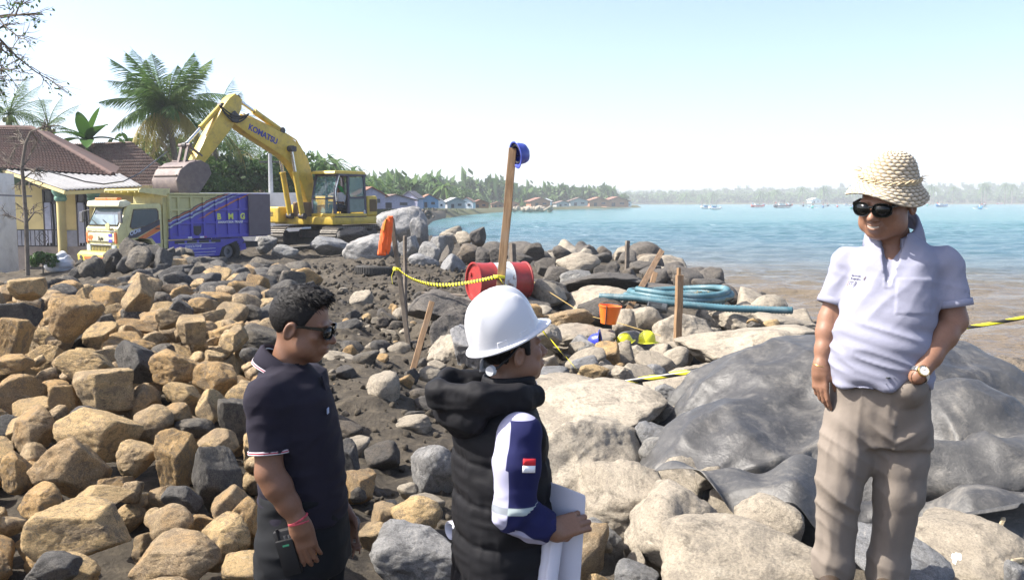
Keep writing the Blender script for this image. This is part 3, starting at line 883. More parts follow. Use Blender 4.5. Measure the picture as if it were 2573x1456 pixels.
# loose stones in the channel and over the sea wall
def chan_place(g):
    d = 5 + 14 * g.random() ** 1.2; px = g.uniform(318, 470 if d > 7 else 430)
    if g.random() < .5: d = g.uniform(9.0, 16); px = g.uniform(330, 460)
    return (px - 512) / 900 * d, d
made = drop(hm, 190, chan_place, lambda g, x, y: g.uniform(.04, .30) ** 1.15 * np.interp(y, [5, 9, 16], [.45, .85, 1.0]), ['angular', 'round', 'block', 'round'],
            lambda g, x, y: g.choice(['basalt', 'taupe', 'taupe', 'wet', 'ochre']), lambda x, y: ground_z(x, y, False) + .12, seed=12, bury=.25)
def clab(mat, st, s, loc):
    tone = {'basalt': 'grey', 'taupe': 'sandy brown', 'wet': 'dark', 'ochre': 'tan', 'pale': 'pale'}[mat]
    return '%s %s stone lying loose on dark sand near the %s' % (tone, {'angular': 'broken', 'block': 'squared', 'round': 'rounded'}[st], near_ref(loc))
realise(made, 120, 'loose_rubble', 'pebbles and small stones on the dark sand', clab, 'loose stones on the dark sand', low=True)
def wall_place(g):
    d = 4.0 + 13.5 * g.random(); px = g.uniform(520 if d > 7 else 560, 830 if d > 8 else 720)
    if g.random() < .5: d = g.uniform(8.4, 12); px = g.uniform(560, 700)
    return (px - 512) / 900 * d, d
made = drop(hm, 300, wall_place, lambda g, x, y: g.uniform(.05, .34) * np.interp(y, [4, 9, 16], [.55, .62, 1.0]), ['angular', 'round', 'slab', 'block'],
            lambda g, x, y: g.choice(['taupe', 'taupe', 'taupe', 'pale', 'taupe', 'taupe', 'ochre']), lambda x, y: ground_z(x, y, False) + .42, seed=15, bury=.12, maxhero=.5)
def wlab(mat, st, s, loc):
    tone = {'basalt': 'grey', 'taupe': 'sandy grey', 'ochre': 'tan', 'pale': 'whitish'}[mat]
    return '%s %s stone in the gap beside the %s' % (tone, {'angular': 'broken', 'block': 'squared', 'round': 'rounded', 'slab': 'flat'}[st], near_ref(loc))
realise(made, 190, 'wall_rubble', 'small stones between the sea wall boulders', wlab, 'stones between the sea wall boulders', low=True)
# rocks down to the water
def sea_place(g):
    d = g.uniform(9, 36); x = float(shore_x(d)) - g.uniform(-1.5, 1.2)
    if d > 19: x -= g.uniform(0, 3.6)
    return x, d
made = drop(hm, 260, sea_place, lambda g, x, y: g.uniform(.25, .62), ['angular', 'round', 'slab'], lambda g, x, y: g.choice(['wet', 'wet', 'taupe', 'wet']),
            lambda x, y: np.interp(y, [9, 16, 20, 24, 36], [-.75, -.75, -.35, .05, .1]), seed=19, bury=.15, maxhero=.4)
def slab_(mat, st, s, loc):
    return '%s %s rock of the waterline bank off the %s' % ('dark' if mat == 'wet' else 'brown', {'angular': 'jagged', 'round': 'rounded', 'slab': 'flat'}[st], near_ref(loc))
realise(made, 150, 'shore_rubble', 'rocks at the waterline', slab_, 'rocks along the waterline', low=True)

# clods of dark sand strewn over the mud
gc = np.random.default_rng(41); Pc, Fc = rock_shape(500, 'round', 2); Vs, Fs = [], []
n = 1500; dd = 5 + 22 * gc.random(n) ** 1.1; xx = (gc.uniform(270, 470, n) - 512) / 900 * dd; zz = ground_z(xx, dd); sz = gc.uniform(.008, .035, n) * np.interp(dd, [5, 25], [.8, 2.0])
for i in range(n): Vs.append(Pc * sz[i] * gc.uniform(.7, 1.3, 3) @ np.array(Euler(tuple(gc.uniform(0, 6, 3))).to_matrix()).T + np.array([xx[i], dd[i], zz[i] + sz[i] * .3])); Fs.append(Fc + i * len(Pc))
tag(mk('sand_clods', np_mesh('sand_clods', np.concatenate(Vs), np.concatenate(Fs)), None, MATS['sand']), 'crumbled clods of dark sand over the mud', 'sand', None, 'stuff')
# ------------------------------------------------------------------ people
def skin_mat(name, col):
    t = NT(name); v = t.coord()
    a = t.noise(v, 9, 5, .6); b = t.noise(v, 160, 3, .6)
    c = t.ramp(a, [(.3, tuple(q * .86 for q in col)), (.7, tuple(min(1, q * 1.12) for q in col))])
    c = t.mix(t.ramp(b, [(.35, .25), (.55, 0.0)]), c, tuple(q * .7 for q in col))
    m = t.out(c, .48, t.bump(b, .12, .003), spec=.4)
    t.b.inputs['Subsurface Weight'].default_value = .08
    t.b.inputs['Subsurface Radius'].default_value = (.012, .005, .003)
    MATS[name] = m; return m
def cloth_mat(name, col, weave=420, bump=.25, var=.10, rough=.9, sheen=.0):
    t = NT(name); v = t.coord()
    a = t.noise(v, 5, 4, .6); w = t.noise(v, weave, 2, .5); f = t.noise(v, 38, 5, .6)
    c = t.ramp(a, [(.3, tuple(q * (1 - var) for q in col)), (.7, tuple(min(1, q * (1 + var)) for q in col))])
    c = t.mix(t.ramp(w, [(.35, .22), (.6, 0.0)]), c, tuple(q * .7 for q in col))
    n = t.bump(f, .18, .006); n = t.bump(w, bump, .0015, n)
    MATS[name] = t.out(c, rough, n, spec=.2); return MATS[name]
skin_mat('skin_a', (.19, .095, .057)); skin_mat('skin_b', (.24, .128, .080)); skin_mat('skin_c', (.25, .130, .082))
cloth_mat('navy_polo', (.018, .016, .026)); cloth_mat('black_trousers', (.010, .011, .013)); cloth_mat('trim_white', (.55, .52, .55)); cloth_mat('trim_red', (.40, .05, .07))
cloth_mat('vest_black', (.009, .009, .011), 260, .2, .15, .72); cloth_mat('jacket_navy', (.018, .020, .085)); cloth_mat('jacket_lilac', (.50, .50, .66)); cloth_mat('reflective', (.32, .35, .36), rough=.4)
cloth_mat('grey_polo', (.27, .275, .35), 380, .35); cloth_mat('khaki', (.205, .175, .148), 420, .3)
HAIR = M('black_hair', (.008, .007, .007), .6, spec=.22, var=.3, scale=60, bump=.5, bscale=220, bdist=.004)
SHADE = M('sunglass_black', (.006, .007, .007), .10, var=.05, spec=.35)
GOLD = M('gold', (.75, .50, .18), .28, 1.0); STEEL = M('steel', (.55, .55, .54), .3, 1.0, var=.1)
MATS['white_shell'] = M('white_helmet_shell', (.58, .59, .62), .3, var=.03, scale=3, spec=.5)
PAPER = M('paper', (.60, .60, .68), .8, var=.03, scale=4)
FLAGRED = M('flag_red', (.62, .02, .03), .8); FLAGWHITE = M('flag_white', (.82, .82, .84), .8)

def vnormals(V, F):
    n = np.zeros_like(V)
    a, b, c, d = V[F[:, 0]], V[F[:, 1]], V[F[:, 2]], V[F[:, 3]]
    fn = np.cross(c - a, d - b)
    for i in range(4): np.add.at(n, F[:, i], fn)
    return n / np.maximum(np.linalg.norm(n, axis=1), 1e-12)[:, None]
def frame(fwd, up=(0, 0, 1), roll=0.0):
    f = np.asarray(fwd, float); f /= np.linalg.norm(f); u = np.asarray(up, float)
    r = np.cross(f, u); r /= np.linalg.norm(r); u = np.cross(r, f)
    if roll:
        c, s = math.cos(roll), math.sin(roll); r, u = r * c + u * s, u * c - r * s
    return np.stack([r, f, u], 1)            # columns: right, forward, up
def ridge(V, S, seed, oct=2, A=None):
    q = V if A is None else V @ A
    return 1 - 2.2 * np.abs(fbm(q * np.asarray(S), oct, seed))

def head_sdf(p, c, R, s=1.0, neck=None, smile=0.0, jowl=0.0, ears=True):
    q = ((p - np.asarray(c)) @ R) / s
    m = q.copy(); m[..., 0] = np.abs(m[..., 0])           # mirrored half
    d = s_ell(q, (0, -.012, .034), (.0755, .097, .088))
    d = smin(d, s_ell(q, (0, .028, -.035), (.063 + jowl * .008, .066, .078)), .035)
    d = smin(d, s_ell(q, (0, .062, -.098), (.026 + jowl * .012, .022, .019)), .03)
    d = smin(d, s_ell(m, (.050 + jowl * .006, .030, -.068), (.022, .035, .030)), .03)      # jaw corners
    d = smin(d, s_ell(m, (.040, .068, -.024), (.024, .018, .017)), .018)   # cheek bones
    d = smin(d, s_ell(m, (.028, .083, .017), (.026, .012, .009)), .014)    # brow
    d = smax(d, -s_ell(m, (.032, .098, -.003), (.020, .014, .011)), .012)  # eye sockets
    d = smin(d, s_ell(m, (.032, .079, -.004), (.0145, .012, .0095)), .004) # lids over eyes
    d = smax(d, -s_ell(m, (.032, .0935, -.0055), (.013, .0035, .0012)), .002)
    d = smin(d, s_chain(q, [(0, .088, .008), (0, .103, -.018), (0, .1135, -.034)], [.0085, .0095, .0135], .01), .010)
    d = smin(d, s_ell(m, (.0135, .100, -.038), (.0095, .012, .0085)), .008)
    d = smax(d, -s_ell(m, (.0075, .106, -.0465), (.0042, .006, .004)), .003)
    d = smin(d, s_ell(q, (0, .082, -.066), (.027, .020, .022)), .014)      # mouth mound
    w = .026 + smile * .006
    lift = smile * .012 * (np.abs(q[..., 0]) / .03) ** 2
    ql = q.copy(); ql[..., 2] = ql[..., 2] - lift
    d = smin(d, s_ell(ql, (0, .0985, -.0615), (w * .82, .0075, .0052)), .004)
    d = smin(d, s_ell(ql, (0, .0965, -.0735), (w * .72, .0085, .0066)), .005)
    d = smax(d, -s_ell(ql, (0, .105, -.0672), (w, .010, .0017)), .003)
    if smile: d = smax(d, -s_cone(m, (.024, .092, -.040), (.037, .080, -.066), .0012, .0015), .008)
    # ears
    a = m - np.array([.0755, -.010, -.012])
    ca, sa = math.cos(.25), math.sin(.25)
    e = np.stack([a[..., 0] - .25 * np.maximum(-a[..., 1], 0), a[..., 1] * ca - a[..., 2] * sa, a[..., 1] * sa + a[..., 2] * ca], -1)
    ear = s_ell(e, (.006, 0, .0), (.0085, .020, .033))
    ear = smax(ear, -s_ell(e, (.0150, .003, .002), (.0085, .0125, .022)), .003)
    ear = smin(ear, s_ell(e, (.006, .010, -.006), (.005, .005, .008)), .004)
    if ears: d = smin(d, ear, .006)
    d = d * s
    if neck is not None:
        d = smin(d, s_cone(p, np.asarray(c) + R @ V3(0, -.022, -.055) * s, neck[0], .052 * s, neck[1]), .028)
    return d

def hand_sdf(p, wrist, R, s=1.0, curls=((.3, .5, .4),) * 4, thumb=None, side=1):
    """R columns: toward the thumb side, along the fingers, back of the hand"""
    q = ((p - np.asarray(wrist)) @ R) / s
    d = s_box(q, (0, .046, 0), (.037, .047, .0135), .013)
    d = smin(d, s_ell(q, (.018, .028, -.010), (.020, .030, .014)), .012)
    d = smin(d, s_ell(q, (-.020, .035, -.007), (.016, .036, .013)), .012)
    roots = [(.028, .088, .001), (.0095, .093, .002), (-.009, .090, .001), (-.0265, .081, -.001)]
    lens = [(.040, .025, .020), (.044, .028, .021), (.041, .026, .021), (.032, .020, .018)]
    rad = [.0090, .0093, .0088, .0078]
    for i in range(4):
        a = 0; P = [np.array(roots[i]) - np.array((0, .02, 0)), np.array(roots[i])]
        sp = (1.5 - i) * .045
        for L, c in zip(lens[i], curls[i]):
            a += c
            P.append(P[-1] + L * np.array([math.sin(sp) * math.cos(a), math.cos(a), -math.sin(a)]))
        r = rad[i]
        f = s_chain(q, P, [r * 1.1, r * 1.08, r, r * .92, r * .74], .003)
        d = smin(d, f, .0035)
    th = thumb or [(.026, .020, -.006), (.048, .046, -.014), (.055, .074, -.020), (.054, .098, -.024)]
    d = smin(d, s_chain(q, th, [.0150, .0120, .0105, .0080], .004), .007)
    return d * s

def arm_pts(sh, el, wr, r):
    """shoulder, elbow, wrist with muscle taper"""
    sh, el, wr = map(np.asarray, (sh, el, wr))
    P = [sh, sh * .5 + el * .5, el, el * .72 + wr * .28, el * .35 + wr * .65, wr]
    return P, [r[0], r[1], r[2], r[3], r[4], r[5]]

def join_np(parts):
    Vs, Fs, n = [], [], 0
    for V, F in parts:
        Vs.append(V); Fs.append(F + n); n += len(V)
    return np.concatenate(Vs), np.concatenate(Fs)

def bbox_of(P, r):
    P = np.array(P); return P.min(0) - r, P.max(0) + r

def strip_mesh(rows, closed=False):
    """rows: list of equal-length point rows -> V,F quads"""
    V = np.array([[tuple(p) for p in r] for r in rows]); m, n = V.shape[:2]
    i = np.arange(m * n).reshape(m, n)
    if closed: i = np.concatenate([i, i[:, :1]], 1)
    F = np.stack([i[:-1, :-1], i[:-1, 1:], i[1:, 1:], i[1:, :-1]], -1).reshape(-1, 4)
    return V.reshape(-1, 3), F
def solid(o, th, off=0.0):
    md = o.modifiers.new('thick', 'SOLIDIFY'); md.thickness = th; md.offset = off; return o
def sub(o, n=1):
    md = o.modifiers.new('smooth', 'SUBSURF'); md.levels = n; md.render_levels = n; return o

def collar(name, root, cen, Rz, rt, rl, zt, zl, gap, tip, mat, band=None, zshift=0.0, lean=0.0, spread=.3):
    """folded polo collar: stand at the neck, fall outward; open at the front by `gap` radians, with points"""
    n = 48; rows = [[] for _ in range(5)]
    for k in range(n + 1):
        a = math.pi / 2 + gap + (2 * math.pi - 2 * gap) * k / n          # pi/2 = front
        fr = math.exp(-((min(k, n - k) / n) / .13) ** 2)                   # close to the points
        ca, sa = math.cos(a), math.sin(a); side = 1 if k < n / 2 else -1
        def pt(r, z, push=0):
            q = V3(ca * r[0], sa * r[1] + push, z - lean * sa)
            return cen + Rz @ q
        rows[0].append(pt((rt[0] * .96, rt[1] * .96), zt - .035))
        rows[1].append(pt(rt, zt))
        rows[2].append(pt((rt[0] + .010, rt[1] + .010), zt - .004))
        q = .55
        rows[3].append(pt((rt[0] * (1 - q) + rl[0] * q + .006, rt[1] * (1 - q) + rl[1] * q + .006), zt * (1 - q) + zl * q - tip * .4 * fr, .0))
        p = pt(rl, zl - tip * fr, 0)
        p = p + Rz @ V3(-side * (-spread) * tip * fr * .5, 0, 0)
        rows[4].append(p)
    V, F = strip_mesh(rows)
    o = mk(name, np_mesh(name, V, F), root, mat); solid(o, .003)
    if band:
        for nm, m, t0, t1 in band:
            r2 = [[], []]
            for k in range(n + 1):
                a_, b_ = np.array(rows[3][k]), np.array(rows[4][k]); nrm = Rz @ V3(math.cos(math.pi / 2 + gap + (2 * math.pi - 2 * gap) * k / n), math.sin(math.pi / 2 + gap + (2 * math.pi - 2 * gap) * k / n), .3) * .0032
                r2[0].append(a_ + (b_ - a_) * t0 + nrm); r2[1].append(a_ + (b_ - a_) * t1 + nrm)
            V, F = strip_mesh(r2); b = mk(nm, np_mesh(nm, V, F), o, m); solid(b, .0015)
    return o, rows

def cuff_ring(name, root, c, ax, r0, r1, w, mat, flat=1.0):
    """a knitted band round a sleeve end"""
    ax = Vector(ax).normalized(); c = Vector(c)
    mb = MB(); mb.tube([c - ax * (w / 2), c, c + ax * (w / 2)], [r0, (r0 + r1) / 2 + .001, r1], 28, caps=False)
    o = mb.build(name, mat, root, 180); solid(o, .003); return o

def sunglasses(root, c, R, s, w=.072, h=.046, mat=SHADE):
    """frame, two lenses and temples on the face (head frame R at c)"""
    T = lambda x, y, z: Vector(np.asarray(c) + R @ V3(x, y, z) * s)
    o = empty('sunglasses'); o.parent = root
    fr = MB()
    for sx in (-1, 1):
        n = 20; path = []
        for k in range(n):
            a = 2 * math.pi * k / n; ex = math.copysign(abs(math.cos(a)) ** .85, math.cos(a)); ez = math.copysign(abs(math.sin(a)) ** .85, math.sin(a))
            x = .034 * sx + ex * .030 ; z = -.004 + ez * .022 - (.004 if ez < 0 else 0) * 0
            path.append(T(x, .112 - .18 * abs(x) ** 1.0 * (abs(x) / .06), z))
        fr.tube(path, .0019 * s, 6, closed=True)
        fr.bar(T(sx * .064, .100, .010), T(sx * .080, .020, .008), .004 * s, .011 * s, up=R[:, 2], w2=.003 * s, h2=.008 * s)
        fr.bar(T(sx * .080, .021, .008), T(sx * .081, -.022, -.006), .003 * s, .008 * s, up=R[:, 2])
    fr.tube([T(-.008, .113, .004), T(0, .114, .007), T(.008, .113, .004)], .003 * s, 6)
    fr.build('frame', mat, o, 40)
    for sx in (-1, 1):
        vs = [T(.034 * sx, .1115, -.004)]; n = 20
        for k in range(n):
            a = 2 * math.pi * k / n; ex = math.copysign(abs(math.cos(a)) ** .85, math.cos(a)); ez = math.copysign(abs(math.sin(a)) ** .85, math.sin(a))
            x = .034 * sx + ex * .029; z = -.004 + ez * .021
            vs.append(T(x, .111 - .18 * abs(x) ** 1.0 * (abs(x) / .06), z))
        m = MB(); m.add(vs, [(0, 1 + k, 1 + (k + 1) % n) for k in range(n)]); l = m.build('lens', mat, o, 180); solid(l, .0015)
    return o

def disp_mesh(name, V, F, f, root, mat, shift):
    N = vnormals(V, F); V = V + N * f(V, N)[:, None]
    return mk(name, np_mesh(name, V + shift, F), root, mat)

# ============================================================== the man in the dark polo
def person_a():
    d0 = 2.9; b = D(745, 1000, d0); bx, by, bz = b.x, b.y, -.05
    root = empty('person', (bx, by, bz)); SH = V3(0, 0, -bz)
    tag(root, 'man in a dark navy polo and black sunglasses standing before the ochre rock heap', 'person')
    R = frame((math.cos(-.11), math.sin(-.11), -.17))          # head: to the picture's right, a little toward the lens, down
    hc = V3(.022, .0, 1.601); s = .965
    nk = (V3(-.035, 0, 1.43), .060)
    f = lambda p: head_sdf(p, hc, R, s, nk)
    V1, F1 = nets(f, (-.13, -.12, 1.40), (.17, .12, 1.75), .0034, 'h', 1)
    # near arm (right), relaxed
    sh, el, wr = V3(-.052, -.165, 1.392), V3(-.040, -.200, 1.170), V3(.046, -.200, 1.018)
    P, r = arm_pts(sh, el, wr, (.050, .046, .041, .043, .034, .026))
    HR = np.stack([V3(.80, .0, .30), V3(.28, .02, -.95), V3(0, -1, 0)], 1)
    y = HR[:, 1] / np.linalg.norm(HR[:, 1]); z = V3(.15, -1, -.02); x = np.cross(y, z); x /= np.linalg.norm(x); z = np.cross(x, y); HR = np.stack([x, y, z], 1)
    if HR[0, 0] < 0: pass
    cur = ((.20, .35, .25), (.25, .42, .3), (.28, .45, .3), (.32, .42, .3))
    th = [(.024, .018, -.008), (.040, .044, -.020), (.044, .068, -.030), (.040, .090, -.038)]
    fa = lambda p: smin(s_chain(p, P, r, .02), smin(s_cone(p, wr, wr + HR[:, 1] * .03, .026, .027), hand_sdf(p, wr + HR[:, 1] * .008, HR, .93, cur, th), .02), .018)
    lo, hi = bbox_of([sh, el, wr, wr + HR[:, 1] * .2], .07)
    V2, F2 = nets(fa, lo, hi, .0036, 'a', 1)
    # far arm and the body under the clothes
    sh2, el2, wr2 = V3(.0, .185, 1.375), V3(.02, .23, 1.12), V3(.10, .20, .92)
    P2, r2 = arm_pts(sh2, el2, wr2, (.056, .053, .047, .046, .036, .028))
    HR2 = frame((.25, -.1, -1), (1, 0, 0)); HR2 = np.stack([HR2[:, 2], HR2[:, 1], -HR2[:, 0]], 1)
    def body(p):
        d = s_ell(p, (-.01, 0, 1.22), (.10, .15, .24))
        d = smin(d, s_ell(p, (0, 0, .93), (.11, .145, .15)), .08)
        for y_ in (-.09, .09):
            d = smin(d, s_chain(p, [(.005, y_, .9), (.02, y_ * 1.05, .48), (-.01, y_ * 1.05, .04), ], [.085, .06, .045], .02), .04)
            d = smin(d, s_cone(p, (-.02, y_ * 1.05, .03), (.15, y_ * 1.15, .02), .045, .035), .02)
        d = smin(d, s_chain(p, P, r, .02), .03); d = smin(d, s_chain(p, P2, r2, .02), .03)
        d = smin(d, hand_sdf(p, wr2, HR2, 1.0, cur, th), .02)
        return smin(d, s_cone(p, (-.04, 0, 1.40), (-.03, 0, 1.5), .065, .056), .03)
    V3_, F3 = nets(body, (-.2, -.34, -.02), (.24, .34, 1.5), .012, 'b', 0)
    Vb, Fb = join_np([(V1, F1), (V2, F2), (V3_, F3)])
    mk('body', np_mesh('body', Vb + SH, Fb), root, MATS['skin_a'])
    # hair: short sides, longer top swept forward
    def hair(p):
        q = ((p - hc) @ R) / s
        d = head_sdf(p, hc, R, s, None, 0, 0, False) / s - .0035
        top = s_ell(q, (0, .022, .096), (.062, .078, .034))
        d = smin(d, top, .02)
        zz, yy, xx = q[..., 2], q[..., 1], np.abs(q[..., 0])
        cut = np.maximum(.0 - zz - .55 * np.maximum(-yy - .02, 0) * 1.7 + .000, (yy - .070) - .5 * (zz - .088))
        cut = np.maximum(cut, np.where(yy > -.02, .000 - zz + .10 * np.maximum(yy + .0, 0) + 1.6 * np.maximum(yy - .048, 0), -1))
        earhole = .027 - np.sqrt((yy + .008) ** 2 + ((zz + .012) * .8) ** 2)
        d = smax(d, cut, .006); d = np.maximum(d, np.where(zz < .03, earhole, -1))
        return d * s
    Vh, Fh = nets(hair, (-.13, -.11, 1.5), (.16, .11, 1.77), .0034, 'hair', 1)
    def hd(V, N):
        q = ((V - hc) @ R) / s; top = sstep(.05, .11, q[:, 2])
        return .0015 + top * (.003 * (1 - np.abs(fbm(V * (70, 120, 70), 2, 5)) * 2.6) + .008 * np.abs(fbm(V * (28, 40, 30), 2, 9))) + .0012 * fbm(V * 300, 1, 3) * (1 - top)
    Nh = vnormals(Vh, Fh); Vh = Vh + Nh * hd(Vh, Nh)[:, None]; gh = np.random.default_rng(2); Qh = ((Vh - hc) @ R) / s
    cand = np.where((Qh[:, 2] > .062))[0]; parts = [(Vh, Fh)]
    for i in gh.choice(cand, 1500):
        p0 = Vh[i] - Nh[i] * .002; dv = Nh[i] * .55 + R @ V3(gh.normal() * .35, .75 + gh.normal() * .3, .25 + gh.normal() * .25); dv /= np.linalg.norm(dv); L = gh.uniform(.008, .019); w = np.cross(dv, Nh[i]); w = w / max(np.linalg.norm(w), 1e-6) * .0011
        p1, p2 = p0 + dv * L * .55, p0 + dv * L + R @ V3(0, .004, -.006)
        parts.append((np.array([p0 - w, p0 + w, p1 + w, p1 - w, p2 + w * .3, p2 - w * .3]), np.array([[0, 1, 2, 3], [3, 2, 4, 5]])))
    Vh, Fh = join_np(parts); mk('hair', np_mesh('hair', Vh + SH, Fh), root, HAIR)
    # polo shirt
    zs = [.965, 1.0, 1.06, 1.13, 1.22, 1.30, 1.37, 1.42, 1.455, 1.49]
    cx = [.013, .014, .014, .012, .004, -.006, -.016, -.028, -.034, -.036]
    rx = [.142, .141, .139, .137, .133, .130, .122, .103, .080, .062]
    ry = [.168, .166, .162, .160, .163, .168, .168, .148, .100, .070]
    def shirt(p):
        d = s_loft(p, zs, cx, np.zeros(10), rx, ry, 2.25)
        for q, e in ((P, -1), (P2, 1)):
            a, c = np.array(q[0]), np.array(q[2])
            cuff = a + (c - a) * .74
            sl = s_chain(p, [a + V3(.02, -e * .05, .015), a + V3(0, 0, .004), cuff], [.056, .061, .059], .03)
            ax = (c - a) / np.linalg.norm(c - a)
            sl = np.maximum(sl, (p - cuff) @ ax)
            sl = np.maximum(sl, -np.maximum(s_cone(p, cuff - ax * .05, cuff + ax * .1, .047, .052), -((p - cuff) @ ax) - .045))
            d = smin(d, sl, .035)
        d = np.maximum(d, -s_cone(p, (-.05, 0, 1.40), (-.015, 0, 1.56), .052, .068))
        inner = s_loft(p, zs, cx, np.zeros(10), np.array(rx) - .014, np.array(ry) - .014, 2.25)
        return np.maximum(d, -np.maximum(inner, p[..., 2] - 1.0))
    Vs, Fs = nets(shirt, (-.21, -.32, .94), (.19, .32, 1.51), .0062, 's', 2)
    def sd(V, N):
        low = sstep(1.25, 1.0, V[:, 2]); up = 1 - low
        return .007 * ridge(V, (5, 5, 17), 3) * (.4 + .6 * low) + .006 * ridge(V @ np.array(Euler((0, .7, 0)).to_matrix()), (18, 6, 6), 7) * up - .003
    disp_mesh('polo_shirt', Vs, Fs, sd, root, MATS['navy_polo'], SH)
    a, c = P[0], P[2]; ax = (np.array(c) - a) / np.linalg.norm(np.array(c) - a)
    for t_, w_, m in ((.698, .003, 'trim_white'), (.712, .004, 'trim_red'), (.728, .003, 'trim_white')):
        cc = a + (np.array(c) - a) * t_; rr = .0595 + .001
        cuff_ring('sleeve_stripe', root, cc + SH, ax, rr, rr, w_, MATS[m])
    cen = V3(-.030, 0, 0) + SH; Rz = np.stack([V3(0, -1, 0), V3(1, 0, 0), V3(0, 0, 1)], 1)
    collar('collar', root, cen, Rz, (.066, .070), (.094, .108), 1.492, 1.437, .30, .040, MATS['navy_polo'],
           [('white_stripe', MATS['trim_white'], .62, .74), ('red_stripe', MATS['trim_red'], .76, .86), ('white_stripe', MATS['trim_white'], .88, .98)], lean=.045)
    pl = MB(); pl.bar(V3(.085, 0, 1.435) + SH, V3(.118, 0, 1.31) + SH, .03, .006, up=(1, 0, 0)); pl.build('placket', MATS['navy_polo'], root, bevel=.002)
    # necklace
    mb = MB(); nn = 40
    path = [Vector(cen + Rz @ V3(math.cos(k / nn * 6.283) * .064, math.sin(k / nn * 6.283) * .066, 1.478 - .045 * math.sin(k / nn * 6.283))) for k in range(nn)]
    mb.tube(path, .0016, 5, closed=True); mb.build('necklace', STEEL, root, 60)
    # trousers
    def trou(p):
        d = s_loft(p, [.80, .88, .95, 1.02, 1.06], [.012, .012, .012, .012, .012], np.zeros(5), [.146, .143, .136, .13, .128], [.185, .182, .172, .165, .162], 2.3)
        for y_, fx in ((-.088, -.012), (.088, .038)):
            d = smin(d, s_chain(p, [(.005 + fx * .3, y_, .88), (.012 + fx, y_ * 1.05, .50), (-.005 + fx, y_ * 1.05, .06)], [.104, .082, .066], .02), .05)
        return d
    Vt, Ft = nets(trou, (-.22, -.24, -.02), (.24, .24, 1.07), .0085, 't', 1)
    disp_mesh('trousers', Vt, Ft, lambda V, N: .008 * ridge(V, (6, 6, 13), 13), root, MATS['black_trousers'], SH)
    for y_, fx in ((-.092, -.012), (.092, .038)):
        sn = lambda p: np.maximum(smin(s_ell(p, (.07 + fx, y_, .03), (.15, .05, .055)), s_ell(p, (-.02 + fx, y_, .06), (.07, .047, .07)), .03), -(p[..., 2] + .03))
        Vz, Fz = nets(sn, (-.13 + fx, y_ - .07, -.05), (.25 + fx, y_ + .07, .15), .008, 'z', 1)
        mk('shoe', np_mesh('shoe', Vz + SH, Fz), root, M('shoe_black', (.015, .014, .014), .4))
    mb = MB(); 
    for k in range(2):
        path = []
        for i in range(28):
            a_ = i / 28 * 6.283; q = HR @ V3(math.cos(a_) * .031, -.006 + .012 * k + .006 * math.cos(a_ + 2 * k), math.sin(a_) * .030)
            path.append(Vector(wr + q + SH))
        mb.tube(path, .0034, 6, closed=True, mi=0)
    mb.build('bracelet', M('pink_cord', (.50, .07, .09), .7, var=.4, scale=90), root, 60)
    mb = MB(); q = wr + HR @ V3(-.009, .008 + .112, -.012) * .98 + SH
    ax2 = Vector(HR[:, 1] * .86 - HR[:, 2] * .5).normalized()
    Rr = ax2.to_track_quat('Z', 'Y').to_matrix()
    mb.lathe([(.0098, -.0022), (.0108, -.0022), (.0108, .0022), (.0098, .0022), (.0098, -.0022)], q, 18, R=Rr); mb.build('ring', GOLD, root, 40)
    sunglasses(root, hc + SH, R, s)
    # small chest mark
    mb = MB(); mb.box(V3(.118, -.075, 1.335) + SH, (.004, .022, .02)); mb.build('chest_emblem', M('emblem_blue', (.35, .42, .60), .7), root, bevel=.002)
    # hand radio clipped on the belt (top level)
    hr = empty('hand_radio', (bx + .015, by - .200, .905)); hr.rotation_euler = (0, math.radians(-14), 0)
    tag(hr, 'black two-way hand radio clipped to the hip of the man in the dark polo', 'hand radio')
    BL = M('radio_black', (.008, .008, .009), .55, var=.2, spec=.3)
    MB().box((0, 0, 0), (.056, .032, .115)).build('case', BL, hr, 30, bevel=.006, seg=2)
    MB().cyl((-.016, 0, .05), (-.016, 0, .092), .006, .005).build('antenna', BL, hr, 40)
    for x_ in (.004, .018): MB().cyl((x_, 0, .055), (x_, 0, .068), .006).build('knob', M('radio_knob', (.10, .10, .10), .25), hr, 40)
    MB().box((0, .012, .02), (.064, .03, .13)).build('pouch', M('pouch_black', (.01, .01, .011), .6), hr, 30, bevel=.008, seg=2)
    MB().box((.004, -.0165, .040), (.020, .002, .005)).build('model_mark', M('mark_green', (.03, .22, .12), .6), hr)
person_a()

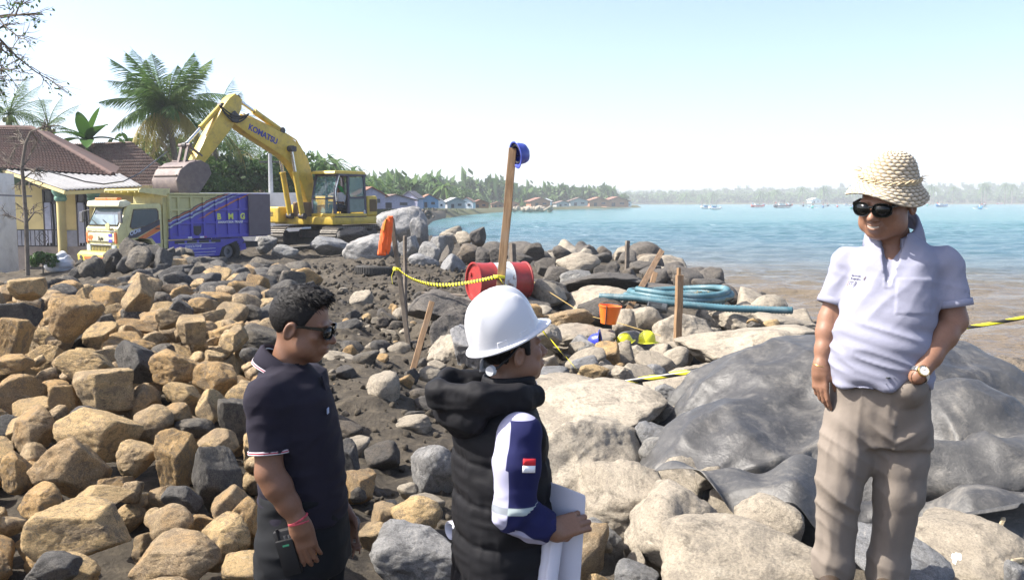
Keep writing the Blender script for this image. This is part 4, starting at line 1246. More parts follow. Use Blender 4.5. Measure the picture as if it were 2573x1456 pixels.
# ============================================================== hard hats
def helmet_mesh(mat_o, root, c, R, s=1.0, shell_mat=None, name='shell', clips=True):
    """shell with crown ridges, brim and peak; R: right, forward, up"""
    T = lambda v: np.asarray(c) + R @ (np.asarray(v, float) * s)
    n, rows = 72, []
    prof = [(1.0, 0.0), (1.0, .012), (.985, .03), (.955, .06), (.90, .088), (.80, .115), (.66, .136), (.48, .150), (.28, .158), (.10, .1615), (0.0, .162)]
    # brim
    for (e, z) in ((.000, -.004), (.018, -.008), (.020, -.004), (.016, .0)):
        row = []
        for k in range(n):
            a = 2 * math.pi * k / n; fw = max(0, math.sin(a)) ** 3
            rx, ry = .108 + e * (1 - .2 * fw), .131 + e + fw * (e > .01) * .030
            row.append(T((math.cos(a) * rx, math.sin(a) * ry, z - (.012 * fw if e > .01 else 0))))
        rows.append(row)
    for (q, z) in prof:
        row = []
        for k in range(n):
            a = 2 * math.pi * k / n
            x, y = math.cos(a) * .108 * q, math.sin(a) * .131 * q
            top = sstep(.005, .06, z)
            rd = .018 * math.exp(-(x / .016) ** 2) * top                    # centre ridge
            rd += .014 * math.exp(-((abs(x) - .052) / .010) ** 2) * top * sstep(.0, .02, .105 - abs(y))
            rd -= .009 * math.exp(-((abs(x) - .032) / .010) ** 2) * top
            row.append(T((x * (1 + rd * 2.5), y * (1 + rd * 1.2), z + rd * 1.1)))
        rows.append(row)
    V, F = strip_mesh(rows, True)
    o = mk(name, np_mesh(name, V, F), root, shell_mat); solid(o, .003, 1); sub(o, 1)
    if clips:
        for sx in (-1, 1):
            for y0 in (-.055, .030):
                mb = MB(); mb.box((0, 0, 0), (.008, .042, .020), taper=.8)
                b = mb.build('slot_boss', shell_mat, o, 30, bevel=.002)
                x = sx * .108 * math.sqrt(max(0, 1 - (y0 / .131) ** 2)) * 1.0
                Rl = np.stack([V3(1, 0, 0), V3(0, 1, 0), V3(0, 0, 1)], 1); az = math.atan2(-x * .0, 1)
                ang = math.atan2(y0 / .131 ** 2, x / .108 ** 2)
                Rm = np.array(Euler((0, 0, ang)).to_matrix())
                m4 = Matrix(np.block([[R @ Rm * s, T((x, y0, .016)).reshape(3, 1)], [np.zeros((1, 3)), np.ones((1, 1))]]).tolist())
                b.matrix_local = m4
    return o

# ============================================================== the man in the white helmet and padded vest
def person_b():
    d0 = 2.8; b = D(1262, 1000, d0); bx, by, bz = b.x, b.y, -.08
    root = empty('person', (bx, by, bz)); SH = V3(0, 0, -bz)
    tag(root, 'person in a white hard hat and black hooded padded vest holding papers', 'person')
    yaw = math.radians(28)
    fw, rt = V3(math.cos(yaw), math.sin(yaw), 0), V3(math.sin(yaw), -math.cos(yaw), 0)
    Rb = np.stack([rt, fw, V3(0, 0, 1)], 1)
    R = frame((math.cos(math.radians(22)), math.sin(math.radians(22)), .17))
    hc = V3(.030, .03, 1.532); s = .955
    nk = (V3(-.005, .01, 1.36), .055)
    V1, F1 = nets(lambda p: head_sdf(p, hc, R, s, nk), (-.13, -.12, 1.30), (.19, .19, 1.68), .0036, 'h', 1)
    # right arm, sleeve, hand
    sh = Rb @ V3(.172, -.03, 1.305); el = V3(.040, -.205, 1.085); wr = V3(.150, -.165, 1.010)
    yv = V3(.80, .25, .18); yv /= np.linalg.norm(yv); zv = V3(.15, -.85, .42); xv = np.cross(yv, zv); xv /= np.linalg.norm(xv); zv = np.cross(xv, yv)
    HR = np.stack([xv, yv, zv], 1)
    cur = ((.45, .75, .5), (.5, .85, .55), (.55, .9, .6), (.6, .95, .6))
    th = [(.024, .018, -.010), (.034, .046, -.026), (.026, .072, -.036), (.012, .092, -.040)]
    fa = lambda p: smin(s_cone(p, el * .4 + wr * .6, wr, .032, .027), hand_sdf(p, wr, HR, .95, cur, th), .02)
    lo, hi = bbox_of([el * .4 + wr * .6, wr, wr + yv * .15], .06)
    V2, F2 = nets(fa, lo, hi, .0036, 'a', 1)
    sh2 = Rb @ V3(-.185, .01, 1.315); el2 = Rb @ V3(-.215, .03, 1.05); wr2 = Rb @ V3(-.10, .23, .99)
    HR2 = np.stack([Rb @ V3(.2, -.2, .95), Rb @ V3(.9, .35, .0), Rb @ V3(-.3, .9, .2)], 1)
    def body(p):
        q = p @ Rb
        d = s_ell(q, (0, -.005, 1.18), (.15, .10, .22))
        d = smin(d, s_ell(q, (0, 0, .90), (.15, .11, .15)), .08)
        for x_ in (-.09, .09):
            d = smin(d, s_chain(q, [(x_, 0, .86), (x_ * 1.05, .02, .46), (x_ * 1.05, -.01, .02)], [.085, .06, .045], .02), .04)
            d = smin(d, s_cone(q, (x_, -.02, .0), (x_ * 1.1, .15, -.01), .045, .035), .02)
        d = smin(d, s_chain(p, [sh, el, wr], [.05, .042, .027], .02), .03)
        d = smin(d, s_chain(p, [sh2, el2, wr2], [.05, .042, .027], .02), .03)
        d = smin(d, hand_sdf(p, wr2, HR2, .95, cur, th), .02)
        return smin(d, s_cone(p, (-.01, .0, 1.33), (.0, .01, 1.42), .06, .054), .03)
    V3_, F3 = nets(body, (-.32, -.32, -.06), (.32, .34, 1.44), .013, 'b', 0)
    Vb, Fb = join_np([(V1, F1), (V2, F2), (V3_, F3)])
    mk('body', np_mesh('body', Vb + SH, Fb), root, MATS['skin_b'])
    def hair(p):
        q = ((p - hc) @ R) / s
        d = head_sdf(p, hc, R, s, None, 0, 0, False) / s - .004
        zz, yy = q[..., 2], q[..., 1]
        cut = np.where(yy < -.018, -.058 - zz, np.where(yy < .045, .012 - zz - 1.2 * np.maximum(yy - .012, 0) * 0, .06 - zz))
        cut = np.maximum(cut, (.028 - np.sqrt((yy + .010) ** 2 + ((zz + .012) * .85) ** 2)))
        side = s_box(np.stack([np.abs(q[..., 0]), yy, zz], -1), (.070, .028, .012), (.006, .010, .028), .004)
        return np.minimum(np.maximum(d, cut), side) * s
    Vh, Fh = nets(hair, (-.12, -.11, 1.42), (.17, .18, 1.66), .004, 'hair', 1)
    disp_mesh('hair', Vh, Fh, lambda V, N: .002 * fbm(V * 160, 2, 3), root, HAIR, SH)
    # white helmet, tipped back
    Rh = frame((math.cos(math.radians(26)) , math.sin(math.radians(26)), .40))
    hel = empty('hard_hat'); hel.parent = root
    hel['label'] = 'white hard hat with a short peak and crown ridges'
    helmet_mesh(None, hel, hc + R @ V3(0, -.016, .046) * s + SH, Rh, .90, MATS['white_shell'])
    T = lambda v: Vector(hc + R @ (np.asarray(v) * s) + SH)
    mb = MB(); mb.tube([T((.081, .0, .03)), T((.083, -.04, .0)), T((.075, -.085, -.03)), T((0, -.118, -.045)), T((-.075, -.085, -.03)), T((-.081, 0, .03))], .008, 6, flat=.35); mb.build('head_band', M('band_black', (.02, .02, .022), .5), hel, 60)
    kb = Vector(R @ V3(.55, -.8, .1)).normalized(); kp = T((.058, -.100, -.038))
    mb = MB(); mb.cyl(kp, kp + kb * .014, .017, .015, 20); mb.build('ratchet_knob', M('knob_grey', (.55, .56, .58), .4), hel, 40)
    # padded vest
    zs = [.70, .80, .90, 1.00, 1.10, 1.20, 1.28, 1.335, 1.37, 1.41]
    wx = [.172, .174, .172, .170, .168, .168, .166, .140, .105, .085]
    wy = [.150, .150, .148, .146, .142, .138, .130, .112, .092, .080]
    cy = [.0, .0, .0, .0, -.004, -.008, -.012, -.012, -.008, -.004]
    def vest(p):
        q = p @ Rb
        d = s_loft(q, zs, np.zeros(10), cy, wx, wy, 2.35)
        for sx in (-1, 1):      # shoulders
            d = smin(d, s_cone(q, (sx * .10, -.01, 1.335), (sx * .165, -.005, 1.30), .055, .058), .05)
            d = smax(d, -s_ell(q, (sx * .235, .012, 1.20), (.075, .085, .155)), .02)   # arm holes
        # stand-up collar
        col = s_loft(q, [1.33, 1.37, 1.41, 1.455], np.zeros(4), [.0, .008, .018, .026], [.090, .082, .078, .080], [.086, .082, .080, .082], 2.2)
        d = smin(d, col, .03)
        d = np.maximum(d, -s_cone(p, (-.01, .0, 1.36), V3(.03, .03, 1.50), .056, .068))
        return d
    Vv, Fv = nets(vest, (-.27, -.27, .68), (.27, .27, 1.48), .0068, 'v', 1)
    def vd(V, N):
        z = V[:, 2]; q = V @ Rb
        zz = z + .012 * np.sin(q[:, 0] * 7) + .006 * fbm(V * 3, 2, 4)
        ph = np.abs(np.sin(math.pi * (zz - .70) / .128)); m = sstep(1.36, 1.26, z)
        puff = m * (.016 * ph ** .38 - .012)
        near = 1 - ph
        wr_ = .006 * ridge(V @ Rb, (24, 24, 5), 11, 2) * (m * (.15 + .9 * near)) + .0035 * ridge(V @ Rb, (7, 7, 22), 17, 2)
        return puff + wr_
    disp_mesh('padded_vest', Vv, Fv, vd, root, MATS['vest_black'], SH)
    # hood hanging at the back
    def hood(p):
        q = p @ Rb
        d = s_ell(q, (-.005, -.140, 1.36), (.125, .072, .085))
        d = smin(d, s_chain(q, [(-.125, -.03, 1.415), (-.110, -.13, 1.425), (0, -.215, 1.415), (.110, -.13, 1.425), (.122, -.03, 1.415)], [.030, .038, .040, .038, .030], .02), .03)
        d = smin(d, s_chain(q, [(-.085, .075, 1.40), (-.115, .0, 1.40), (-.09, -.09, 1.40)], [.032, .036, .04], .02), .03)
        d = smin(d, s_chain(q, [(.085, .075, 1.40), (.115, .0, 1.40), (.09, -.09, 1.40)], [.032, .036, .04], .02), .03)
        d = smax(d, -s_ell(q, (0, -.125, 1.47), (.095, .075, .085)), .02)
        d = np.maximum(d, -s_cone(p, (-.01, .0, 1.36), V3(.03, .03, 1.52), .060, .078))
        return d
    Vo, Fo = nets(hood, (-.30, -.30, 1.22), (.28, .28, 1.50), .0066, 'o', 1)
    disp_mesh('hood', Vo, Fo, lambda V, N: .008 * ridge(V @ Rb, (6, 8, 17), 23, 2) + .0025 * ridge(V @ Rb, (30, 24, 26), 29, 2) - .002, root, MATS['vest_black'], SH)
    zp = MB(); zp.tube([Vector(Rb @ V3(.02, .108, 1.43) + SH), Vector(Rb @ V3(.022, .125, 1.38) + SH)], .004, 6); zp.build('zip_pull', STEEL, root, 60)
    # jacket sleeves: navy with a lilac back panel, reflective band
    def sleeve_pts(a, e, w, k): return [a, a * .6 + e * .4 + k, e, e * .45 + w * .55, e * .12 + w * .88]
    kk = V3(-.005, -.012, 0)
    SP = sleeve_pts(sh, el, wr, kk); SR = [.070, .066, .058, .050, .042]
    def slv(SP_):
        def f(p):
            d = s_chain(p, SP_, SR, .03)
            ax = SP_[-1] - SP_[-2]; ax = ax / np.linalg.norm(ax)
            d = np.maximum(d, (p - SP_[-1]) @ ax)
            return np.maximum(d, -np.maximum(s_cone(p, SP_[-1] - ax * .06, SP_[-1] + ax * .1, .034, .036), -((p - SP_[-1]) @ ax) - .035))
        return f
    lo, hi = bbox_of(SP, .09)
    Vl, Fl = nets(slv(SP), lo, hi, .0058, 'sl', 1)
    N = vnormals(Vl, Fl)
    Vl = Vl + N * (.008 * ridge(Vl, (16, 16, 16), 31, 2) * sstep(1.2, 1.05, Vl[:, 2]) + .004 * ridge(Vl, (10, 10, 10), 37, 2) - .002)[:, None]
    me = np_mesh('jacket_sleeve', Vl + SH, Fl)
    # tailoring, stored per vertex: angle round the arm and distance along it
    C = Vl
    seg = [np.array(q) for q in SP]; best = np.full(len(C), 1e9); tt = np.zeros(len(C)); ctr = np.zeros_like(C); tdir = np.zeros_like(C); acc = 0
    tot = sum(np.linalg.norm(seg[i + 1] - seg[i]) for i in range(4))
    for i in range(4):
        a_, b_ = seg[i], seg[i + 1]; L = np.linalg.norm(b_ - a_); u = (b_ - a_) / L
        t_ = np.clip((C - a_) @ u, 0, L); q = a_ + t_[:, None] * u; dd = np.linalg.norm(C - q, axis=1); m = dd < best
        best[m] = dd[m]; tt[m] = (acc + t_[m]) / tot; ctr[m] = q[m]; tdir[m] = u; acc += L
    rad = C - ctr; rad = rad / np.maximum(np.linalg.norm(rad, axis=1), 1e-9)[:, None]
    back = V3(-.80, -.42, -.42); back /= np.linalg.norm(back)
    bperp = back - (tdir @ back)[:, None] * tdir; bperp /= np.linalg.norm(bperp, axis=1)[:, None]
    at1 = me.attributes.new('panel', 'FLOAT', 'POINT'); at1.data.foreach_set('value', np.maximum((rad * bperp).sum(1), sstep(1.33, 1.375, C[:, 2])).astype(np.float32))
    at2 = me.attributes.new('along', 'FLOAT', 'POINT'); at2.data.foreach_set('value', tt.astype(np.float32))
    t = NT('sleeve_cloth'); v = t.coord(); w = t.noise(v, 420, 2, .5)
    a1 = t.n('ShaderNodeAttribute', attribute_name='panel').outputs['Fac']; a2 = t.n('ShaderNodeAttribute', attribute_name='along').outputs['Fac']
    c = t.mix(t.ramp(a1, [(.69, 0.0), (.71, 1.0)]), (.014, .016, .070), (.36, .36, .49))
    c = t.mix(t.ramp(a2, [(.575, 0.0), (.58, 1.0), (.635, 1.0), (.64, 0.0)]), c, t.mix(t.ramp(a1, [(.69, 0.0), (.71, 1.0)]), (.34, .40, .40), (.20, .22, .25)))
    MATS['sleeve'] = t.out(c, .85, t.bump(w, .25, .0015), spec=.2)
    mk('jacket_sleeve', me, root, MATS['sleeve'])
    SP2 = sleeve_pts(sh2, el2, wr2, V3(0, .01, 0)); lo, hi = bbox_of(SP2, .09)
    V2_, F2_ = nets(slv(SP2), lo, hi, .0085, 'sl', 1)
    mk('jacket_sleeve', np_mesh('jacket_sleeve', V2_ + SH, F2_), root, MATS['jacket_navy'])
    # flag patch on the sleeve
    up = SP[0] * .45 + SP[2] * .55 + kk; u = (SP[0] - SP[2]); u = u / np.linalg.norm(u)
    nrm = V3(.45, -.89, .05); nrm -= u * (nrm @ u); nrm /= np.linalg.norm(nrm); sx_ = np.cross(u, nrm)
    ctr_ = SP[0] * .66 + SP[2] * .34 + kk * .9
    fl = empty('flag_patch'); fl.parent = root
    for nm, m, z0 in (('red_half', FLAGRED, .010), ('white_half', FLAGWHITE, -.010)):
        vs = []
        for i in range(7):
            a_ = (i / 6 - .5) * .52
            dirv = nrm * math.cos(a_) + sx_ * math.sin(a_)
            for zz in (z0 - .010, z0 + .010): vs.append(Vector(ctr_ + dirv * .0800 + u * zz + SH))
        mb = MB(); mb.add(vs, [(2 * i, 2 * i + 2, 2 * i + 3, 2 * i + 1) for i in range(6)])
        solid(mb.build(nm, m, fl, 180), .002)
    # cuff tab
    ax = SP[-1] - SP[-2]; ax = ax / np.linalg.norm(ax)
    cuff_ring('cuff', root, SP[-1] - ax * .016 + SH, ax, .0465, .0455, .028, MATS['jacket_navy'])
    mb = MB(); q = SP[-1] - ax * .016 + V3(.01, -.046, -.012); mb.cyl(q + SH, q + V3(0, -.004, 0) + SH, .006); mb.build('cuff_button', M('btn_grey', (.35, .36, .42), .4), root, 40)
    # trousers and shoes (below the frame)
    def trou(p):
        q = p @ Rb
        d = s_loft(q, [.66, .74, .82, .92], np.zeros(4), np.zeros(4), [.165, .165, .16, .155], [.12, .12, .118, .115], 2.3)
        for x_ in (-.088, .088): d = smin(d, s_chain(q, [(x_, 0, .74), (x_ * 1.05, .02, .44), (x_ * 1.05, -.01, .02)], [.095, .078, .064], .02), .05)
        return d
    Vt, Ft = nets(trou, (-.28, -.26, -.06), (.28, .26, .93), .0115, 't', 1)
    disp_mesh('trousers', Vt, Ft, lambda V, N: .008 * ridge(V, (6, 6, 13), 43), root, MATS['jacket_navy'], SH)
    for x_ in (-.092, .092):
        sn = lambda p: np.maximum(smin(s_ell(p @ Rb, (x_, .07, .0), (.05, .15, .055)), s_ell(p @ Rb, (x_, -.02, .03), (.047, .07, .07)), .03), -(p[..., 2] + .06))
        Vz, Fz = nets(sn, (-.3, -.3, -.08), (.3, .3, .12), .012, 'z', 1)
        mk('shoe', np_mesh('shoe', Vz + SH, Fz), root, M('shoe_black', (.015, .014, .014), .4))
    # ---- the papers in the hand: a loose roll and a bent sheet (top level)
    P0 = V3(bx, by, 0)
    pp = empty('paper_roll', (bx + .215, by - .10, .93))
    tag(pp, 'loose roll of white drawing sheets held in front of the padded vest', 'papers')
    ro = V3(bx + .255, by - .10, .90)
    def sheet(name, a, bq, w0, w1, curl, r0, parent, turns, seed):
        """a sheet rolled about the axis a->bq, spiral of `turns`"""
        a, bq = np.array(a), np.array(bq); ax = (bq - a) / np.linalg.norm(bq - a)
        e1 = np.cross(ax, V3(0, 1, 0)); e1 /= np.linalg.norm(e1); e2 = np.cross(ax, e1)
        n = 60; rows = []
        for j in range(10):
            t_ = j / 9; row = []
            for i in range(n):
                an = turns * 2 * math.pi * i / (n - 1) + w0; rr = r0 + .010 * i / n + curl * (i / (n - 1)) ** 3
                row.append(a + (bq - a) * t_ + (e1 * math.cos(an) + e2 * math.sin(an)) * rr * (1 + w1 * (t_ - .5)))
            rows.append(row)
        V, F = strip_mesh(rows)
        o = mk(name, np_mesh(name, V - ro, F), parent, PAPER); solid(o, .0012); return o
    B = lambda x, y, z: V3(bx + x, by + y, z)
    sheet('rolled_sheet', B(.205, -.105, 1.0), B(.150, -.16, .62), .6, .05, .0, .024, pp, 2.2, 1)
    # big bent sheet standing out of the hand
    rows = []
    for j in range(12):
        v = j / 11; row = []
        for i in range(16):
            u_ = i / 15
            an = -.2 + 2.1 * u_
            row.append(B(.135 + .150 * u_ - .02 * v + .015 * math.sin(an), -.035 - .075 * math.sin(an * 1.05) + .03 * v, 1.105 - .035 * u_ - .40 * v + .012 * math.sin(3 * u_)))
        rows.append(row)
    V, F = strip_mesh(rows); o = mk('open_sheet', np_mesh('open_sheet', V - ro, F), pp, PAPER); solid(o, .001); sub(o, 1)
    # faint printed lines on the roll: title block
    LINE = M('print_grey', (.42, .42, .50), .8)
    pa, pb = B(.205, -.105, 1.0), B(.150, -.16, .62); axp = (pb - pa) / np.linalg.norm(pb - pa)
    e1 = np.cross(axp, V3(0, 1, 0)); e1 /= np.linalg.norm(e1); e2 = np.cross(axp, e1)
    mb = MB()
    for t_ in (.60, .615, .70, .715, .73, .80):
        c_ = pa + (pb - pa) * t_ - ro; vs = []
        for i in range(9):
            an = math.pi * (1.15 + .5 * i / 8) ; dv = e1 * math.cos(an) + e2 * math.sin(an)
            for zz in (-.0018, .0018): vs.append(Vector(c_ + dv * .0358 + axp * zz))
        mb.add(vs, [(2 * i, 2 * i + 2, 2 * i + 3, 2 * i + 1) for i in range(8)])
    mb.build('title_block', LINE, pp)
    # end of another roll behind the back
    q = empty('paper_tube', (bx - .165, by + .10, .915))
    tag(q, 'white end of a rolled drawing sticking out behind the padded vest', 'papers')
    ro = V3(bx - .165, by + .10, .915)
    sheet('rolled_sheet', B(-.172, .05, .93), B(.05, .22, .93), .6, .0, .0, .022, q, 2.1, 2)
person_b()

# ============================================================== the man in the straw hat
def woven_mat():
    t = NT('woven_straw'); v = t.coord('UV')
    w = t.n('ShaderNodeTexWave', wave_type='BANDS'); w.inputs['Scale'].default_value = 1
    o = t.coord(); n = t.noise(o, 40, 4, .7); n2 = t.noise(o, 9, 4, .6)
    a = t.n('ShaderNodeAttribute', attribute_name='weave').outputs['Fac']
    c = t.ramp(a, [(.1, (.17, .135, .09)), (.45, (.42, .36, .27)), (.9, (.56, .50, .41))])
    c = t.mix(t.ramp(n, [(.4, 0.0), (.7, .5)]), c, (.42, .33, .19))
    c = t.mix(t.ramp(n2, [(.5, 0.0), (.7, .4)]), c, (.62, .56, .45))
    MATS['straw'] = t.out(c, .8, t.bump(n, .3, .003), spec=.25)
woven_mat()
def person_c():
    d0 = 3.4; b = D(2212, 1000, d0); bx, by, bz = b.x, b.y, .50
    root = empty('person', (bx, by, bz)); SH = V3(0, 0, -bz)
    tag(root, 'man in a woven straw hat, light grey polo and khaki trousers standing on the boulders', 'person')
    yaw = math.radians(30)
    fw = V3(-math.sin(yaw), -math.cos(yaw), 0); rt = V3(-math.cos(yaw), math.sin(yaw), 0)
    Rb = np.stack([rt, fw, V3(0, 0, 1)], 1)                    # right (picture left), forward, up
    ya = math.radians(48)
    R = frame((-math.sin(ya), -math.cos(ya), -.20), roll=.06)
    hc = V3(-.026, -.05, 1.998); s = 1.09
    nk = (V3(.022, .0, 1.82), .064)
    V1, F1 = nets(lambda p: head_sdf(p, hc, R, s, nk, 1.0, 1.0), (-.19, -.21, 1.79), (.16, .16, 2.18), .0036, 'h', 1)
    # his right arm hangs at picture left
    sh, el, wr = V3(-.108, .085, 1.762), V3(-.182, .07, 1.545), V3(-.226, .02, 1.372)
    P, r = arm_pts(sh, el, wr, (.036, .046, .040, .040, .032, .026))
    yv = V3(-.02, -.10, -1); yv /= np.linalg.norm(yv); zv = V3(-.80, -.6, .0); xv = np.cross(yv, zv); xv /= np.linalg.norm(xv); zv = np.cross(xv, yv)
    HR = np.stack([xv, yv, zv], 1)
    if HR[1, 0] > 0: HR = np.stack([-HR[:, 0], HR[:, 1], HR[:, 2]], 1)
    cur = ((.15, .25, .2), (.30, .45, .3), (.4, .6, .4), (.45, .6, .4))
    th = [(.024, .018, -.008), (.042, .044, -.018), (.046, .068, -.028), (.042, .090, -.036)]
    fa = lambda p: smin(s_chain(p, P, r, .02), smin(s_cone(p, wr, wr + yv * .03, .026, .027), hand_sdf(p, wr + yv * .006, HR, .96, cur, th), .02), .018)
    lo, hi = bbox_of([sh, el, wr, wr + yv * .2], .07)
    V2, F2 = nets(fa, lo, hi, .0038, 'a', 1)
    # his left arm, hand in the pocket
    sh2, el2, wr2 = V3(.192, -.06, 1.768), V3(.222, -.09, 1.560), V3(.040, -.215, 1.375)
    P2, r2 = arm_pts(sh2, el2, wr2, (.036, .050, .048, .047, .039, .031))
    fa2 = lambda p: smin(s_chain(p, P2, r2, .02), s_ell(p, wr2 + V3(.0, .105, -.085), (.040, .030, .05)), .03)
    lo, hi = bbox_of([sh2, el2, wr2 + V3(-.03, .06, -.13)], .075)
    V4, F4 = nets(fa2, lo, hi, .0042, 'a', 1)
    LEG = [[V3(-.098, .02, 1.13), V3(-.143, .0, .90), V3(-.146, .03, .60)], [V3(.072, -.01, 1.13), V3(.074, -.03, .90), V3(.052, .0, .60)]]
    def body(p):
        q = p @ Rb
        d = s_ell(q, (0, .0, 1.60), (.16, .12, .25)); d = smin(d, s_ell(q, (0, .03, 1.42), (.155, .13, .16)), .06)
        for L in LEG: d = smin(d, s_chain(p, L, [.09, .065, .045], .02), .04); d = smin(d, s_cone(p, L[2] + V3(0, 0, -.07), L[2] + V3(-.06, -.13, -.085), .045, .035), .02)
        d = smin(d, s_chain(p, P, r, .02), .03); d = smin(d, s_chain(p, P2, r2, .02), .03)
        return smin(d, s_cone(p, (.02, .0, 1.80), (.02, 0, 1.88), .07, .062), .03)
    V5, F5 = nets(body, (-.34, -.26, .49), (.36, .26, 1.9), .014, 'b', 0)
    Vb, Fb = join_np([(V1, F1), (V2, F2), (V4, F4), (V5, F5)])
    mk('body', np_mesh('body', Vb + SH, Fb), root, MATS['skin_c'])
    # teeth line of the smile
    T = lambda v: Vector(hc + R @ (np.asarray(v, float) * s) + SH)
    mb = MB(); mb.tube([T((x_, .1015 - 12 * x_ * x_, -.0668 + 9 * x_ * x_)) for x_ in np.linspace(-.019, .019, 9)], .0026, 6); mb.build('teeth', M('teeth', (.7, .66, .58), .35), root, 60)
    # hair above the ears
    def hair(p):
        q = ((p - hc) @ R) / s
        d = head_sdf(p, hc, R, s, None, 0, 0, False) / s - .003; zz, yy = q[..., 2], q[..., 1]
        cut = np.where(yy < -.02, -.045 - zz, np.where(yy < .035, .010 - zz, .075 - zz))
        return np.maximum(np.maximum(d, cut), .029 - np.sqrt((yy + .010) ** 2 + ((zz + .012) * .85) ** 2)) * s
    Vh, Fh = nets(hair, (-.19, -.21, 1.88), (.16, .16, 2.18), .005, 'hair', 1)
    mk('hair', np_mesh('hair', Vh + SH, Fh), root, M('greying_hair', (.05, .045, .042), .6, var=.5, scale=80))
    # polo shirt with a belly
    zs = [1.305, 1.34, 1.40, 1.47, 1.55, 1.62, 1.70, 1.77, 1.815, 1.85, 1.885]
    wx = [.186, .186, .184, .182, .176, .172, .172, .170, .150, .110, .078]
    wy = [.158, .160, .163, .163, .156, .147, .136, .122, .104, .088, .076]
    cy = [.022, .026, .032, .036, .032, .022, .012, .004, -.004, -.006, -.004]
    cxx = [0, 0, 0, -.004, -.012, -.022, -.032, -.036, -.036, -.034, -.030]
    wx = [q * (1 - .10 * float(sstep(1.55, 1.75, z))) for q, z in zip(wx, zs)]
    def shirt(p):
        q = p @ Rb
        d = s_loft(q, zs, cxx, cy, wx, wy, 2.3)
        for Pq, w in ((P, 1), (P2, -1)):
            a, c = np.array(Pq[0]), np.array(Pq[2]); cuff = a + (c - a) * .74; ax = (c - a) / np.linalg.norm(c - a)
            sl = s_chain(p, [a - Rb @ V3(w * .06, 0, -.012), a, cuff], [.048, .062, .072 if w < 0 else .064], .03)
            sl = np.maximum(sl, (p - cuff) @ ax)
            sl = np.maximum(sl, -np.maximum(s_cone(p, cuff - ax * .05, cuff + ax * .1, .060 if w < 0 else .052, .064 if w < 0 else .056), -((p - cuff) @ ax) - .045))
            d = smin(d, sl, .03)
        d = np.maximum(d, -s_cone(p, (.015, .0, 1.79), (.02, -.012, 1.95), .056, .080))
        d = np.maximum(d, -s_cone(q, (-.03, .15, 1.70), (-.03, .05, 1.89), .008, .050))
        d = np.maximum(d, 1.308 + .064 * np.exp(-((p[..., 0] - .045) / .055) ** 2) * (p[..., 1] < 0) - p[..., 2])
        inner = s_loft(q, zs, cxx, cy, np.array(wx) - .014, np.array(wy) - .014, 2.3)
        return np.maximum(d, -np.maximum(inner, p[..., 2] - 1.34))
    Vs, Fs = nets(shirt, (-.33, -.26, 1.28), (.36, .24, 1.91), .0062, 's', 2)
    def sd(V, N):
        q = V @ Rb; z = V[:, 2]
        belly = sstep(1.62, 1.50, z)
        A = np.array(Euler((0, math.radians(-14), 0)).to_matrix())
        f = .011 * ridge(q @ A, (3.2, 3.2, 15), 51, 2) * (.25 + .75 * belly)
        f = f + .004 * ridge(q @ np.array(Euler((0, .9, .3)).to_matrix()), (5, 5, 14), 57, 2) * (1 - belly)
        fr_ = q[:, 1] > .05
        f = f + .004 * fr_ * sstep(-.012, -.008, .045 - np.abs(q[:, 0] + .115)) * sstep(-.006, .0, .06 - np.abs(z - 1.66))
        f = f + .004 * fr_ * sstep(-.004, .002, .015 - np.abs(q[:, 0] + .03)) * sstep(1.685, 1.69, z)
        hem = .010 * np.sin(np.arctan2(q[:, 1], q[:, 0]) * 7 + 1.0) * sstep(1.36, 1.30, z)
        return f + hem - .004
    Nn = vnormals(Vs, Fs); Vd = Vs + Nn * sd(Vs, Nn)[:, None]
    mk('polo_shirt', np_mesh('polo_shirt', Vd + SH, Fs), root, MATS['grey_polo'])
    Qd = Vd @ Rb; frontm = Qd[:, 1] > .03
    def front(x_, z_, off=.002):
        k = np.argmin(np.where(frontm, (Qd[:, 0] - x_) ** 2 + (Vd[:, 2] - z_) ** 2 - .02 * Qd[:, 1] ** 2 * 0, 1e9))
        return Vector(Rb @ V3(x_, Qd[k, 1] + off, z_) + SH)
    cen = V3(.026, .0, 0) + SH
    Rc = Rb
    collar('collar', root, cen, Rc, (.078, .076), (.112, .106), 1.918, 1.842, .42, .050, MATS['grey_polo'], lean=.060, spread=1.2)
    for Pq, rr in ((P, .0655), (P2, .0735)):
        a, c = np.array(Pq[0]), np.array(Pq[2]); ax = (c - a) / np.linalg.norm(c - a)
        cuff_ring('sleeve_cuff', root, a + (c - a) * .70 + SH, ax, rr, rr + .001, .026, MATS['grey_polo'])
    def patch(name, x0, x1, z0, z1, mat, off, th=.002, n=6):
        mb = MB(); vs = [front(x0 + (x1 - x0) * i / n, z0 + (z1 - z0) * j / n, off) for j in range(n + 1) for i in range(n + 1)]
        mb.add(vs, [(j * (n + 1) + i, j * (n + 1) + i + 1, (j + 1) * (n + 1) + i + 1, (j + 1) * (n + 1) + i) for j in range(n) for i in range(n)])
        o = mb.build(name, mat, root, 180); solid(o, th); return o
    for z_ in (1.71, 1.755):
        p_ = front(-.03, z_, .001); mb = MB(); mb.cyl(p_, p_ + Vector(fw) * .003, .0055, n=14); mb.build('button', M('button_pearl', (.6, .6, .66), .3), root, 40)
    EMB = M('embroidery', (.20, .20, .26), .8); EMB2 = M('embroidery_tan', (.50, .40, .40), .8)
    ex = -Vector(rt); nz = Vector(fw); ez = Vector((0, 0, 1))
    p0 = front(.090, 1.690, .004); lt = mk('embroidered_letters', text_mesh('IT.BBI', .017, .0006, 'CENTER', .2, .0006), root, EMB); lt.matrix_local = frame4(p0, ex, ez, nz)
